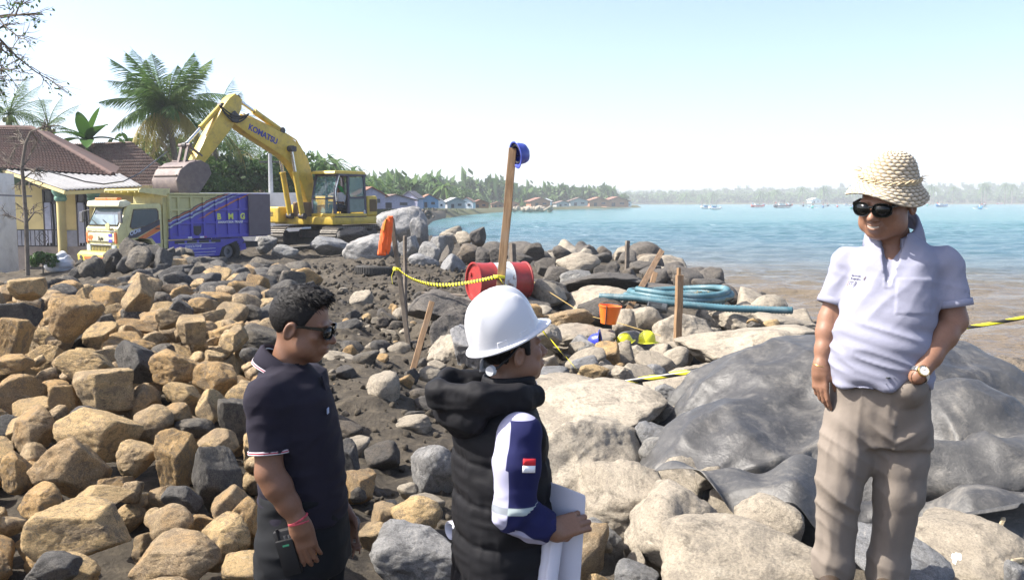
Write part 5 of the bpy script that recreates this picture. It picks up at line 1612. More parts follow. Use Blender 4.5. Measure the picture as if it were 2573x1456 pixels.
    for j, (z_, m) in enumerate(((1.711, EMB), (1.722, EMB))):
        mb = MB()
        for i in range(9):
            p_ = front(.090 + (i - 4) * .0045, z_, .002); mb.box(p_, (.0028, .0015, .004 + .002 * ((i * 7 + j) % 3)))
        mb.build('embroidered_line', m, root)
    p_ = front(.052, 1.716, .002); mb = MB(); mb.box(p_, (.010, .0015, .014), Euler((0, .6, 0)).to_matrix()); mb.build('embroidered_emblem', EMB2, root)
    patch('hem_label', -.068, -.042, 1.342, 1.366, M('label_black', (.02, .025, .02), .7), .009, .003, 4)
    # trousers
    def trou(p):
        q = p @ Rb
        d = s_loft(q, [1.08, 1.14, 1.22, 1.30, 1.41], np.zeros(5), [.0, .004, .010, .016, .020], [.180, .186, .184, .180, .172], [.115, .128, .137, .140, .140], 2.3)
        for L, o_ in zip(LEG, (0, 1)):
            d = smin(d, s_chain(p, [L[0], L[0] * .5 + L[1] * .5, L[1], L[2], L[2] + V3(0, 0, -.05)], [.108, .098, .084, .074, .074], .03), .035)
        d = smin(d, s_ell(p, wr2 + V3(.0, .056, -.058), (.062, .060, .058)), .03)
        for L in LEG:
            e = L[2] + V3(0, 0, -.07)
            d = np.maximum(d, -np.maximum(s_cone(p, e + V3(0, 0, -.1), e + V3(0, 0, .0), .060, .058), -1))
        return np.maximum(d, .515 - p[..., 2])
    Vt, Ft = nets(trou, (-.28, -.23, .50), (.27, .22, 1.43), .0072, 't', 1)
    def td(V, N):
        z = V[:, 2]
        knee = np.exp(-((z - .86) / .10) ** 2); crot = np.exp(-((z - 1.10) / .10) ** 2)
        left = V[:, 0] < 0
        A1 = np.array(Euler((0, math.radians(35), 0)).to_matrix()); A2 = np.array(Euler((0, math.radians(-35), 0)).to_matrix())
        q = np.where(left[:, None], V @ A1, V @ A2)
        f = .009 * ridge(q, (3.2, 5, 17), 61, 1) * (.15 + .7 * knee + .8 * crot)
        f = f + .006 * ridge(V, (14, 14, 3.0), 67, 2)
        f = f + .005 * ridge(V @ A1, (5, 5, 15), 71, 2) * sstep(.70, .60, z)
        return f - .004
    disp_mesh('trousers', Vt, Ft, td, root, MATS['khaki'], SH)
    for L in LEG:
        e = L[2]
        sn = lambda p: np.maximum(smin(s_cone(p, e + V3(0, .02, -.075), e + V3(-.055, -.13, -.085), .048, .040), s_ball(p, e + V3(0, .02, -.06), .05), .03), -(p[..., 2] - .495))
        Vz, Fz = nets(sn, e + V3(-.14, -.22, -.14), e + V3(.1, .12, .02), .009, 'z', 1)
        mk('shoe', np_mesh('shoe', Vz + SH, Fz), root, M('shoe_brown', (.05, .035, .025), .5))
    # watch and bracelet
    ax = P2[2] - P2[5]; ax = Vector(ax / np.linalg.norm(ax)); Rw = ax.to_track_quat('Z', 'Y').to_matrix()
    w_ = empty('wrist_watch'); w_.parent = root
    cw = Vector(wr2 + SH) + ax * .010
    mb = MB(); n = 22
    for k in range(n):
        a_ = 2 * math.pi * k / n; ca, sa = math.cos(a_), math.sin(a_)
        Rk = Rw @ Euler((0, 0, a_)).to_matrix()
        mb.box(cw + Rw @ Vector((ca * .0345, sa * .0345, 0)), (.004, .0092, .019), Rk, mi=k % 2)
    mb.build('strap', [STEEL, GOLD], w_, bevel=.001)
    nrm = Vector((-.25, -.95, .15)); nrm = (nrm - ax * nrm.dot(ax)).normalized(); Rf = nrm.to_track_quat('Z', 'Y').to_matrix()
    cf = cw + nrm * .036
    mb = MB(); mb.lathe([(0, -.004), (.020, -.004), (.0215, .002), (.0205, .006), (.0180, .0075), (.0178, .005)], cf, 28, R=Rf); mb.build('bezel', GOLD, w_, 40)
    mb = MB(); mb.lathe([(.0178, .0055), (0, .0055)], cf, 28, R=Rf); dl = mb.build('dial', M('watch_dial', (.78, .77, .72), .3), w_, 40)
    mb = MB()
    for k in range(12):
        a_ = k * math.pi / 6; mb.box(cf + Rf @ Vector((math.cos(a_) * .0145, math.sin(a_) * .0145, .0058)), (.004, .0012, .0006), Rf @ Euler((0, 0, a_)).to_matrix())
    for a_, L in ((.6, .009), (2.4, .012)): mb.bar(cf + Rf @ Vector((0, 0, .0062)), cf + Rf @ Vector((math.cos(a_) * L, math.sin(a_) * L, .0062)), .0012, .0006, up=nrm)
    mb.build('hour_marks', GOLD, dl)
    mb = MB(); path = []
    for i in range(30):
        a_ = i / 30 * 6.283; path.append(Vector(wr - yv * .002 + SH + HR @ V3(math.cos(a_) * .0305, .006 * math.cos(a_ * 1), math.sin(a_) * .0295)))
    mb.tube(path, .0022, 6, closed=True); mb.build('bracelet', GOLD, root, 60)
    sunglasses(root, hc + SH, R, s * 1.04)
    # woven hat
    hat = empty('straw_hat'); hat.parent = root; hat['label'] = 'woven palm-leaf hat with a twisted band and frayed ends'
    Rh = frame((-math.sin(ya), -math.cos(ya), -.10), roll=.16); ch = hc + R @ V3(.0, -.010, .050) * s + SH
    prof = [(.144, -.034), (.140, -.027), (.131, -.014), (.121, -.002), (.112, .009), (.106, .019), (.102, .030), (.098, .043), (.093, .058), (.087, .075), (.080, .091), (.070, .106), (.056, .118), (.038, .126), (.018, .130), (.002, .131)]
    m_, n_ = 96, 132; pr = np.array(prof); ts = np.linspace(0, 1, m_); rr = np.interp(ts, np.linspace(0, 1, len(pr)), pr[:, 0]); zz = np.interp(ts, np.linspace(0, 1, len(pr)), pr[:, 1])
    A = np.linspace(0, 2 * math.pi, n_, endpoint=False)
    TT, AA = np.meshgrid(ts, A, indexing='ij')
    nb = np.where(TT < .30, 30, np.where(TT < .42, 24, 20))
    rowi = np.floor(TT * 19); fr = TT * 19 - rowi
    wv = np.abs(np.sin(AA * nb / 2 + rowi * math.pi / 2 + (fr - .5) * 1.1)) * np.sqrt(np.clip(4 * fr * (1 - fr), 0, 1))
    rad = rr[:, None] + .0055 * wv; zed = zz[:, None] + .004 * wv + (-.012 * np.cos(2 * AA + .4) - .006 * np.sin(3 * AA)) * sstep(.30, .0, TT)
    Vx = np.stack([np.cos(AA) * rad * .96, np.sin(AA) * rad * 1.06, zed + 0 * AA], -1)
    W = (Vx.reshape(-1, 3) @ Rh.T) + ch
    i = np.arange(m_ * n_).reshape(m_, n_); i = np.concatenate([i, i[:, :1]], 1)
    F = np.stack([i[:-1, :-1], i[:-1, 1:], i[1:, 1:], i[1:, :-1]], -1).reshape(-1, 4)
    me = np_mesh('woven_body', W, F); att = me.attributes.new('weave', 'FLOAT', 'POINT'); att.data.foreach_set('value', wv.reshape(-1).astype(np.float32))
    o = mk('woven_body', me, hat, MATS['straw']); solid(o, .003)
    # twisted band with loose ends
    ST = M('straw_strand', (.52, .42, .26), .8, var=.3, scale=50)
    for k in range(3):
        mb = MB(); path = []
        for q in range(90):
            a_ = q / 90 * 6.283; ph = a_ * 9 + k * 2.094
            path.append(Vector(ch + Rh @ V3(math.cos(a_) * (.106 + .004 * math.cos(ph)) * .98, math.sin(a_) * (.106 + .004 * math.cos(ph)) * 1.07, .030 + .006 * math.sin(ph) + .006 * math.sin(a_ * 2 + 1))))
        mb.tube(path, .0035, 5, closed=True); mb.build('band_strand', ST, hat, 60)
    g = random.Random(5)
    for k in range(46):
        a_ = g.choice((g.gauss(-.2, .18), g.gauss(2.4, .8))); z_ = .030 + g.uniform(0, .018); L = g.uniform(.02, .055)
        p0 = V3(math.cos(a_) * .106, math.sin(a_) * .114, z_); dv = V3(math.cos(a_ + g.uniform(-1.2, 1.2)), math.sin(a_ + g.uniform(-1.2, 1.2)), g.uniform(-.3, .7)) * L * (1 if a_ < .6 else .45)
        mb = MB(); mb.tube([Vector(ch + Rh @ p0), Vector(ch + Rh @ (p0 + dv * .5 + V3(0, 0, .003))), Vector(ch + Rh @ (p0 + dv))], [.0016, .0013, .0005], 4); mb.build('frayed_end', ST, hat)
person_c()
# ------------------------------------------------------------------ dump truck
CREAM = M('truck_cream_paint', (.62, .57, .27), .38, var=.10, scale=3, dirt=(.30, .26, .16), dirt_amt=.45)
BLUEP = M('truck_blue_paint', (.075, .065, .42), .42, var=.15, scale=3, dirt=(.16, .14, .20), dirt_amt=.4)
DARKM = M('dark_metal', (.045, .045, .048), .6, .2, var=.3, scale=8)
CHROME = M('chrome', (.62, .62, .60), .22, 1.0, var=.1)
RUBBER = M('tyre_rubber', (.028, .027, .026), .85, var=.3, scale=20, dirt=(.14, .12, .09), dirt_amt=.5)
ORANGE = M('orange_paint', (.62, .17, .045), .5)
GLASSD = M('tinted_glass', (.035, .045, .06), .08, var=.1, spec=.7)
def livery():
    t = NT('truck_side_livery'); v = t.coord(); sp = t.n('ShaderNodeSeparateXYZ'); t.l(v, sp.inputs[0]); X, Z = sp.outputs[0], sp.outputs[2]
    jag = t.math('MULTIPLY', t.math('SUBTRACT', t.noise(v, 2.2, 2, .5), .5), .10)
    u = t.math('ADD', t.math('SUBTRACT', Z, t.math('ADD', 1.58, t.math('MULTIPLY', t.math('SUBTRACT', X, 1.76), .40))), jag)
    f = t.math('ADD', t.math('MULTIPLY', u, .5), .5)      # u -1..1 -> 0..1
    st = [(0, (.075, .065, .42)), (.255, (.075, .065, .42)), (.256, (.05, .05, .10)), (.262, (.50, .15, .06)), (.285, (.50, .15, .06)), (.286, (.075, .065, .42)),
          (.345, (.05, .05, .12)), (.352, (.36, .42, .56)), (.385, (.36, .42, .56)), (.386, (.05, .05, .12)), (.40, (.075, .065, .42)), (.425, (.36, .42, .56)), (.447, (.36, .42, .56)),
          (.448, (.06, .06, .10)), (.458, (.48, .15, .06)), (.478, (.48, .15, .06)), (.479, (.07, .07, .08)), (.497, (.07, .07, .08)), (.498, (.50, .48, .23))]
    st = st + [(1, (.50, .48, .23))]
    c = t.ramp(f, st, 'CONSTANT')
    plain = t.ramp(f, [(0, (.075, .065, .42)), (.40, (.075, .065, .42)), (.497, (.50, .48, .23))], 'CONSTANT')
    fade = t.ramp(t.math('DIVIDE', X, 6.0), [(.62, 0.0), (.80, 1.0)])
    low = t.ramp(f, [(.30, 1.0), (.34, 0.0)], 'LINEAR')
    c = t.mix(t.math('MULTIPLY', fade, t.math('SUBTRACT', 1.0, low)), c, plain)
    early = t.ramp(t.math('DIVIDE', X, 6.0), [(.46, 1.0), (.52, 0.0)])
    c = t.mix(t.math('MULTIPLY', early, low), c, (.075, .065, .42))
    d = t.noise(v, 5, 8, .72, .4)
    c = t.mix(t.ramp(d, [(.52, 0.0), (.70, .45)]), c, (.13, .115, .12))
    c = t.mix(t.ramp(t.noise(v, 9, 6, .8), [(.62, 0.0), (.66, .8)]), c, (.05, .04, .035))
    MATS['livery'] = t.out(c, .48)
livery()
def truck():
    th = math.radians(55); root = empty('dump_truck', (-11.8, 27.0, -.12), th)
    tag(root, 'cream and blue dump truck with striped ribbed tipping body behind the dark stone mound', 'truck')
    def ob(mb, name, mat, par=root, **k): return mb.build(name, mat, par, **k)
    W0, W1 = .04, 1.76
    # cab shell
    prof = [(.02, .62), (.0, 1.30), (.06, 1.36), (.34, 1.97), (.42, 2.04), (1.46, 2.06), (1.52, 1.98), (1.52, .66), (1.22, .66), (1.10, .92), (.80, 1.0), (.48, .92), (.36, .62)]
    mb = MB(); mb.prism(prof, lambda u, v, t: (u, t, v), W0, W1); cab = ob(mb, 'cab', CREAM, smooth=35, bevel=.035, seg=2)
    # windscreen, set on the sloping front
    def front_pt(y, z): # on the sloping plane
        a = (z - 1.36) / (1.97 - 1.36); return Vector((.06 + .28 * a - .012, y, z))
    mb = MB(); mb.add([front_pt(W0 + .10, 1.42), front_pt(W1 - .10, 1.42), front_pt(W1 - .15, 1.90), front_pt(W0 + .15, 1.90)], [(0, 1, 2, 3)]); ws = ob(mb, 'windscreen', M('windscreen_glass', (.16, .22, .25), .06, var=.3, scale=2, spec=.9)); solid(ws, .012)
    mb = MB()
    for a, b in (((W0 + .07, 1.39), (W1 - .07, 1.39)), ((W0 + .12, 1.93), (W1 - .12, 1.93)), ((W0 + .07, 1.39), (W0 + .12, 1.93)), ((W1 - .07, 1.39), (W1 - .12, 1.93))):
        mb.bar(front_pt(*a) + Vector((-.004, 0, 0)), front_pt(*b) + Vector((-.004, 0, 0)), .03, .03)
    ob(mb, 'rubber_seal', RUBBER, ws)
    for y in (.55, 1.15):
        mb = MB(); mb.bar(front_pt(y, 1.40) + Vector((-.03, 0, 0)), front_pt(y + .42, 1.56) + Vector((-.03, 0, 0)), .018, .018); ob(mb, 'wiper', DARKM, ws)
    # sun visor with orange marker strip
    mb = MB(); mb.prism([(.20, 1.93), (.06, 1.98), (.10, 2.13), (.34, 2.16), (.50, 2.08), (.42, 2.0)], lambda u, v, t: (u, t, v), W0 - .01, W1 + .01); ob(mb, 'sun_visor', M('visor_cream', (.72, .68, .46), .4), bevel=.02, seg=2, smooth=40)
    mb = MB(); mb.box((.27, .90, 2.19), (.16, 1.20, .08)); ob(mb, 'marker_strip', ORANGE, bevel=.015)
    # side window and door
    def side(name, poly, y, mat, th=.012, par=root):
        mb = MB(); mb.prism(poly, lambda u, v, t: (u, t, v), y, y - th); return ob(mb, name, mat, par)
    door = side('door', [(.36, 1.06), (.28, 1.36), (.50, 1.94), (1.40, 1.96), (1.44, 1.86), (1.44, .80), (1.25, .80), (1.10, 1.02)], W0, CREAM, .014)
    side('window', [(.42, 1.36), (.56, 1.86), (1.30, 1.88), (1.36, 1.80), (1.36, 1.55), (.98, 1.38), (.50, 1.30)], W0 - .014, GLASSD, .006, door)
    fr = MB(); pl = [(.41, 1.35), (.55, 1.875), (1.31, 1.895), (1.375, 1.81), (1.375, 1.54), (.98, 1.365), (.49, 1.285)]
    for i in range(len(pl)):
        a, b = pl[i], pl[(i + 1) % len(pl)]; fr.bar((a[0], W0 - .022, a[1]), (b[0], W0 - .022, b[1]), .02, .025, up=(0, 1, 0))
    ob(fr, 'window_frame', M('frame_orange_black', (.08, .05, .045), .5), door)
    mb = MB(); mb.box((1.34, W0 - .03, 1.28), (.14, .03, .035)); ob(mb, 'handle', DARKM, door, bevel=.008)
    side('livery_dark', [(.30, 1.00), (.38, 1.16), (1.43, 1.56), (1.43, 1.40), (.62, 1.02)], W0 - .0145, M('decal_dark', (.055, .055, .075), .5), .002, door)
    side('livery_orange', [(.66, 1.00), (1.43, 1.40), (1.43, 1.22), (.92, .98)], W0 - .0145, ORANGE, .002, door)
    side('livery_blue', [(.94, .97), (1.43, 1.20), (1.43, .82), (1.27, .82), (1.12, 1.00)], W0 - .0145, BLUEP, .002, door)
    c_, s_ = math.cos(.36), math.sin(.36)
    def letter(txt, x, z, size, mat, par, y, ang=0.0, shear=.0, bold=.0, nm='lettering', space=1.0, front=False):
        me = text_mesh(txt, size, .002, 'LEFT', shear, bold, space); o = mk(nm, me, par, mat)
        if front: o.matrix_local = frame4(Vector((x, y, z)), Vector((0, -1, 0)), Vector((0, 0, 1)), Vector((-1, 0, 0)))
        else: o.matrix_local = frame4(Vector((x, y, z)), Vector((math.cos(ang), 0, math.sin(ang))), Vector((-math.sin(ang), 0, math.cos(ang))), Vector((0, -1, 0)))
        return o
    LW = M('letter_pale_blue', (.55, .62, .78), .5)
    letter('ODIE', .40, 1.075, .17, LW, door, W0 - .019, .36, .35, .004)
    # front: grille, lamps, name plate, bumper
    mb = MB()
    mb.box((-.004, .90, 1.22), (.03, 1.55, .03)); ob(mb, 'front_trim', CHROME, bevel=.006)
    mb = MB(); mb.box((-.006, .90, 1.03), (.035, 1.50, .25)); npan = ob(mb, 'front_panel', M('panel_cream', (.66, .63, .42), .4), bevel=.01)
    letter('VIP', 1.60, .0, .20, ORANGE, npan, 0, front=True, bold=.012, shear=-.15).matrix_local = frame4(Vector((-.030, 1.60, .945)), Vector((0, -1, 0)), Vector((0, 0, 1)), Vector((-1, 0, 0)))
    letter('Style', 1.1, .0, .15, M('letter_black', (.02, .02, .02), .5), npan, 0, front=True, bold=.003, shear=.2).matrix_local = frame4(Vector((-.030, 1.06, .945)), Vector((0, -1, 0)), Vector((0, 0, 1)), Vector((-1, 0, 0)))
    for z in (1.10, .93): mb = MB(); mb.box((-.027, .38, z), (.01, .20, .09)); ob(mb, 'blue_patch', BLUEP, npan)
    mb = MB(); mb.box((-.03, .90, .80), (.06, 1.15, .05)); ob(mb, 'chrome_bar', CHROME, bevel=.015, seg=2)
    mb = MB(); mb.box((-.002, .90, .68), (.04, 1.05, .16)); gr = ob(mb, 'grille', M('grille_gold', (.40, .34, .12), .5), bevel=.01)
    for k in range(12): mb = MB(); mb.box((-.026, .45 + k * .082, .68), (.012, .018, .14)); ob(mb, 'grille_bar', DARKM, gr)
    for y in (.14, 1.66):
        mb = MB(); mb.box((.0, y, 1.02), (.05, .14, .34)); ob(mb, 'side_marker', ORANGE, bevel=.02)
        mb = MB(); mb.box((-.012, y + (.08 if y < 1 else -.08), .70), (.06, .22, .20)); ob(mb, 'headlight', M('lamp_glass', (.45, .52, .54), .1, spec=.8), bevel=.03, seg=2)
    mb = MB(); mb.prism([(-.22, .30), (-.24, .50), (-.12, .60), (.30, .60), (.36, .36), (.2, .22), (-.10, .22)], lambda u, v, t: (u, t, v), -.08, 1.90); bp = ob(mb, 'bumper', M('bumper_yellow', (.66, .55, .12), .35), bevel=.025, seg=2, smooth=40)
    mb = MB(); mb.box((-.225, .90, .41), (.05, 1.20, .10)); ob(mb, 'bumper_intake', ORANGE, bp, bevel=.01)
    for y in (.12, 1.68):
        mb = MB(); mb.cyl((-.20, y, .42), (-.25, y, .42), .075, .065, 18); ob(mb, 'fog_lamp', M('lamp_dark', (.10, .10, .10), .15), bp, smooth=40)
    # mirrors
    for y, sg in ((-.16, -1), (1.96, 1)):
        mb = MB(); mb.tube([(.12, .90 + sg * .84, 1.50), (.0, y, 1.56), (.0, y, 1.80), (.14, .90 + sg * .84, 1.86)], .014, 6); mi = ob(mb, 'mirror_arm', DARKM, smooth=60)
        mb = MB(); mb.box((-.01, y, 1.64), (.06, .18, .34)); ob(mb, 'mirror', M('mirror_shell', (.12, .12, .13), .2), mi, bevel=.03, seg=2)
    mb = MB(); mb.cyl((-.06, .42, 1.36), (-.09, .42, 1.36), .11, .11, 20); ob(mb, 'round_mirror', CREAM, smooth=40)
    # chassis and skirt
    mb = MB(); mb.box((3.1, .9, .62), (5.0, .80, .20)); ob(mb, 'chassis', DARKM)
    sk = MB(); sk.prism([(1.72, .32), (1.72, .88), (4.55, .88), (3.72, .60), (3.60, .32)], lambda u, v, t: (u, t, v), .02, .06); skirt = ob(sk, 'side_skirt', BLUEP, bevel=.008)
    for k, (x0, x1, z) in enumerate(((2.05, 3.45, .77), (2.15, 3.45, .58), (2.10, 3.45, .47), (2.05, 3.4, .38))):
        mb = MB(); mb.box(((x0 + x1) / 2, .012, z), (x1 - x0, .012, .014)); ob(mb, 'skirt_rail', M('rail_white', (.70, .70, .72), .4), skirt)
    for k in range(4): mb = MB(); mb.box((2.10 + k * .46, .014, .82), (.36, .012, .09)); ob(mb, 'skirt_slot', DARKM, skirt)
    letter('EXECUTIVE', 2.30, .635, .11, M('letter_white', (.72, .72, .75), .5), skirt, .016, 0, .25, .003, space=1.1)
    # wheels
    for x, dual in ((.80, 0), (4.05, 1)):
        for y, sg in ((.16, -1), (1.64, 1)):
            w = empty('wheel'); w.parent = root; w.location = (x, y, .44)
            Rx = Matrix.Rotation(math.pi / 2, 3, 'X')
            for q in range(1 + dual):
                mb = MB(); mb.lathe([(.24, -.11), (.36, -.12), (.42, -.10), (.44, -.05), (.44, .05), (.42, .10), (.36, .12), (.24, .11)], (0, -sg * q * .26, 0), 32, R=Rx)
                for k in range(32):
                    a = k / 32 * 6.283; mb.box((math.cos(a) * .435, -sg * q * .26, math.sin(a) * .435), (.03, .20, .035), Euler((0, -a, 0)).to_matrix())
                ob(mb, 'tyre', RUBBER, w, smooth=40)
            mb = MB(); mb.lathe([(.25, -.08), (.22, -.03), (.10, -.02), (.09, -.10), (.0, -.10)], (0, 0, 0), 24, R=Rx); ob(mb, 'rim', M('rim_grey', (.22, .22, .24), .5, .4), w, smooth=40)
    mb = MB()
    for k in range(9):
        a = math.pi * k / 8
        a2 = math.pi * min(8, k + 1) / 8
        if k < 8: mb.bar((4.05 + math.cos(a) * .60, .16, .46 + math.sin(a) * .56), (4.05 + math.cos(a2) * .60, .16, .46 + math.sin(a2) * .56), .34, .03, up=(0, 1, 0))
    ob(mb, 'mudguard', BLUEP)
    # tipping body
    LV = MATS['livery']; X0, X1, Z0, Z1 = 1.74, 5.60, .92, 2.32
    bd = empty('tipping_body'); bd.parent = root
    mb = MB(); mb.box(((X0 + X1) / 2, .03, (Z0 + Z1) / 2), (X1 - X0, .05, Z1 - Z0)); ob(mb, 'side_wall', LV, bd)
    mb = MB(); mb.box(((X0 + X1) / 2, 1.87, (Z0 + Z1) / 2), (X1 - X0, .05, Z1 - Z0)); ob(mb, 'side_wall', LV, bd)
    mb = MB(); mb.box((X0 + .03, .95, (Z0 + Z1) / 2 + .1), (.05, 1.78, Z1 - Z0 + .2)); ob(mb, 'headboard', CREAM, bd)
    mb = MB(); mb.box(((X0 + X1) / 2, .95, Z0 + .03), (X1 - X0, 1.76, .06)); ob(mb, 'floor', DARKM, bd)
    mb = MB(); mb.box((X1 - .02, .95, (Z0 + Z1) / 2), (.05, 1.74, Z1 - Z0 - .05)); ob(mb, 'tailgate', DARKM, bd)
    xs = [X0 + .04, X0 + .33] + [X0 + .33 + k * .475 for k in range(1, 8)]
    for x in xs: mb = MB(); mb.box((x, -.025, (Z0 + Z1) / 2), (.085, .06, Z1 - Z0)); ob(mb, 'rib', LV, bd, bevel=.01)
    for z in (Z0 + .05, Z0 + .50, Z0 + .93, Z1 - .05): mb = MB(); mb.box(((X0 + X1) / 2, -.022, z), (X1 - X0, .052, .10 if z in (Z0 + .05,) else .075)); ob(mb, 'rib', LV, bd, bevel=.01)
    mb = MB(); mb.box(((X0 + X1) / 2, -.02, Z1 + .03), (X1 - X0 + .02, .14, .06)); ob(mb, 'top_rail', LV, bd, bevel=.012)
    # canopy over the cab
    mb = MB(); mb.box((1.28, .95, 2.47), (1.10, 1.86, .05)); cn = ob(mb, 'cab_guard', CREAM, bd, bevel=.01)
    mb = MB(); mb.box((1.78, .95, 2.36), (.10, 1.84, .26)); ob(mb, 'guard_wall', CREAM, cn, bevel=.01)
    for y in (.02, 1.88): mb = MB(); mb.prism([(.74, 2.46), (.74, 2.40), (1.74, 2.28), (1.82, 2.52), (.8, 2.52)], lambda u, v, t: (u, t, v), y - .02, y + .02); ob(mb, 'guard_cheek', CREAM, cn)
    for k in range(5): mb = MB(); mb.box((1.25, .25 + k * .36, 2.42), (1.0, .05, .06)); ob(mb, 'guard_rib', CREAM, cn)
    mb = MB(); mb.prism([(1.60, .64), (1.60, 2.25), (1.74, 2.25), (1.74, .64)], lambda u, v, t: (u, t, v), .10, .16); ob(mb, 'front_post', CREAM, bd)
    # dark panel swung back over the rear of the side
    mb = MB(); mb.box((5.22, -.095, 1.66), (.92, .05, 1.42)); ob(mb, 'swung_tailgate', M('dark_sheet', (.12, .10, .115), .7, var=.12, scale=4, bump=.2, bscale=60), bd, bevel=.01)
    # lettering on the side
    LG = M('letter_yellow_green', (.62, .68, .12), .5); LWH = M('letter_white', (.72, .72, .75), .5)
    for ch, x in (('B', 3.50), ('M', 3.94), ('G', 4.43)): letter(ch, x, 1.53, .27, LG, bd, -.060, 0, 0, .012)
    letter('BIMANTARA TRANS', 3.52, 1.40, .105, LWH, bd, -.060, 0, .3, .003, space=1.08)
    mb = MB(); mb.prism([(2.70, 1.02), (2.58, 1.12), (2.55, 1.33), (2.92, 1.33), (2.90, 1.12), (2.80, 1.02)], lambda u, v, t: (u, t, v), -.008, -.012); ob(mb, 'shield_emblem', M('emblem_dark', (.03, .03, .04), .6, var=.5, scale=30), bd)
    for x, m in ((2.45, LWH), (2.90, LWH), (3.02, M('reflector_red', (.5, .04, .05), .3))): mb = MB(); mb.box((x, -.052, .965), (.16 if m is LWH else .10, .006, .05)); ob(mb, 'reflector', m, bd)
    return root
truck()

# ------------------------------------------------------------------ excavator
YEL = M('excavator_yellow', (.58, .41, .055), .45, var=.14, scale=2.2, dirt=(.22, .14, .06), dirt_amt=.55)
EDARK = M('excavator_dark', (.045, .043, .050), .6, var=.3, scale=5, dirt=(.14, .11, .08), dirt_amt=.5)
BUCK = M('bucket_steel', (.15, .12, .115), .65, .2, var=.25, scale=3, dirt=(.25, .20, .16), dirt_amt=.5, bump=.3, bscale=14, bdist=.02)
CABGL = glassy('cab_glass', (.16, .30, .30), .05, .42)
def excavator():
    ya = math.atan2(-.84, -.54)
    root = empty('excavator', (-7.9, 35.0, .12), ya)
    tag(root, 'yellow excavator with raised boom dipping its bucket over the truck body', 'excavator')
    def ob(mb, name, mat, par=root, **k): return mb.build(name, mat, par, **k)
    Zb = -.12
    def beam(cl, hw, y0, y1, name, mat, par, bev=.03):
        """prism along a centre line (r,z) with half heights"""
        n = len(cl); up, lo = [], []
        for i, (p, h) in enumerate(zip(cl, hw)):
            a = Vector(cl[min(i + 1, n - 1)]) - Vector(cl[max(i - 1, 0)]); a.normalize(); nn = Vector((-a.y, a.x))
            up.append((p[0] + nn.x * h, p[1] + nn.y * h + Zb)); lo.append((p[0] - nn.x * h, p[1] - nn.y * h + Zb))
        mb = MB(); mb.prism(up + lo[::-1], lambda u, v, t: (u, t, v), y0, y1); return ob(mb, name, mat, par, bevel=bev, seg=2, smooth=35)
    # boom
    cl = [(-.05, 1.75), (.08, 2.36), (.25, 2.90), (.50, 3.40), (.82, 3.78), (1.28, 4.06), (2.15, 4.38), (3.0, 4.68), (3.62, 4.88)]
    hw = [.20, .27, .33, .40, .43, .42, .36, .29, .17]
    boom = beam(cl, hw, -.22, .22, 'boom', YEL, root)
    me = text_mesh('KOMATSU', .30, .003, 'LEFT', 0, .010); lt = mk('lettering', me, boom, M('komatsu_blue', (.03, .035, .26), .5))
    a = Vector((2.02 - 3.02, 0, 4.27 - 4.63)).normalized(); lt.matrix_local = frame4(Vector((3.05, .226, 4.55 + Zb)), a, Vector((a.z, 0, -a.x)), Vector((0, 1, 0)))
    # arm (stick)
    cl2 = [(3.38, 5.66), (3.52, 5.42), (3.80, 5.02), (4.10, 4.62), (4.70, 3.88), (5.24, 3.20)]; hw2 = [.17, .30, .36, .33, .25, .16]
    arm = beam(cl2, hw2, -.19, .19, 'arm', YEL, root)
    for y0, y1 in ((-.27, -.2), (.2, .27)):
        mb = MB(); mb.prism([(3.50, 4.72), (3.40, 4.95), (3.62, 5.15), (3.84, 4.98), (3.76, 4.74)], lambda u, v, t: (u, t, v + Zb), y0, y1); ob(mb, 'arm_bracket', EDARK, boom, bevel=.02)
    # cylinders
    def cyl(name, p, q, split, R, r, y, par):
        p, q = Vector((p[0], y, p[1] + Zb)), Vector((q[0], y, q[1] + Zb)); m = p.lerp(q, split)
        mb = MB(); mb.cyl(p, m, R, R, 14); mb.cyl(m - (m - p).normalized() * .06, m, R * 1.15, R * 1.15, 14); o = ob(mb, name, YEL, par, smooth=40)
        mb = MB(); mb.cyl(m, q, r, r, 12); ob(mb, 'piston_rod', CHROME, o, smooth=40)
        for c_ in (p, q):
            mb = MB(); mb.cyl(c_ + Vector((0, -R * 1.2, 0)), c_ + Vector((0, R * 1.2, 0)), R * 1.1, R * 1.1, 12); ob(mb, 'pin_eye', EDARK, o, smooth=40)
    cyl('arm_cylinder', (1.30, 4.62), (3.36, 5.60), .62, .105, .06, 0, boom)
    cyl('bucket_cylinder', (4.02, 5.30), (5.55, 3.86), .58, .085, .05, 0, arm)
    for y in (-.33, .33): cyl('boom_cylinder', (.62, 1.45), (1.12, 3.95), .66, .105, .06, y, boom)
    # linkage and bucket
    mb = MB()
    for y in (-.16, .16):
        mb.bar((5.55, y, 3.86 + Zb), (5.02, y, 3.52 + Zb), .05, .10, up=(0, 1, 0)); mb.bar((5.55, y, 3.86 + Zb), (5.78, y, 3.06 + Zb), .05, .11, up=(0, 1, 0))
    mb.cyl((5.55, -.3, 3.86 + Zb), (5.55, .3, 3.86 + Zb), .06); mb.cyl((5.78, -.3, 3.06 + Zb), (5.78, .3, 3.06 + Zb), .06); ob(mb, 'bucket_link', BUCK, arm, smooth=35)
    bk = empty('bucket'); bk.parent = root
    out = [(5.12, 3.22), (5.45, 3.36), (5.90, 3.26), (6.25, 3.02), (6.42, 2.68), (6.38, 2.34), (6.22, 2.10), (6.10, 2.02)]
    inn = [(5.30, 3.10), (5.62, 3.18), (5.92, 3.08), (6.16, 2.90), (6.28, 2.64), (6.26, 2.38), (6.14, 2.18), (6.06, 2.10)]
    mb = MB(); vs = []; n = len(out)
    for y in (-.60, .60):
        for p in out + inn: vs.append((p[0], y, p[1] + Zb))
    fs = []; m = 2 * n
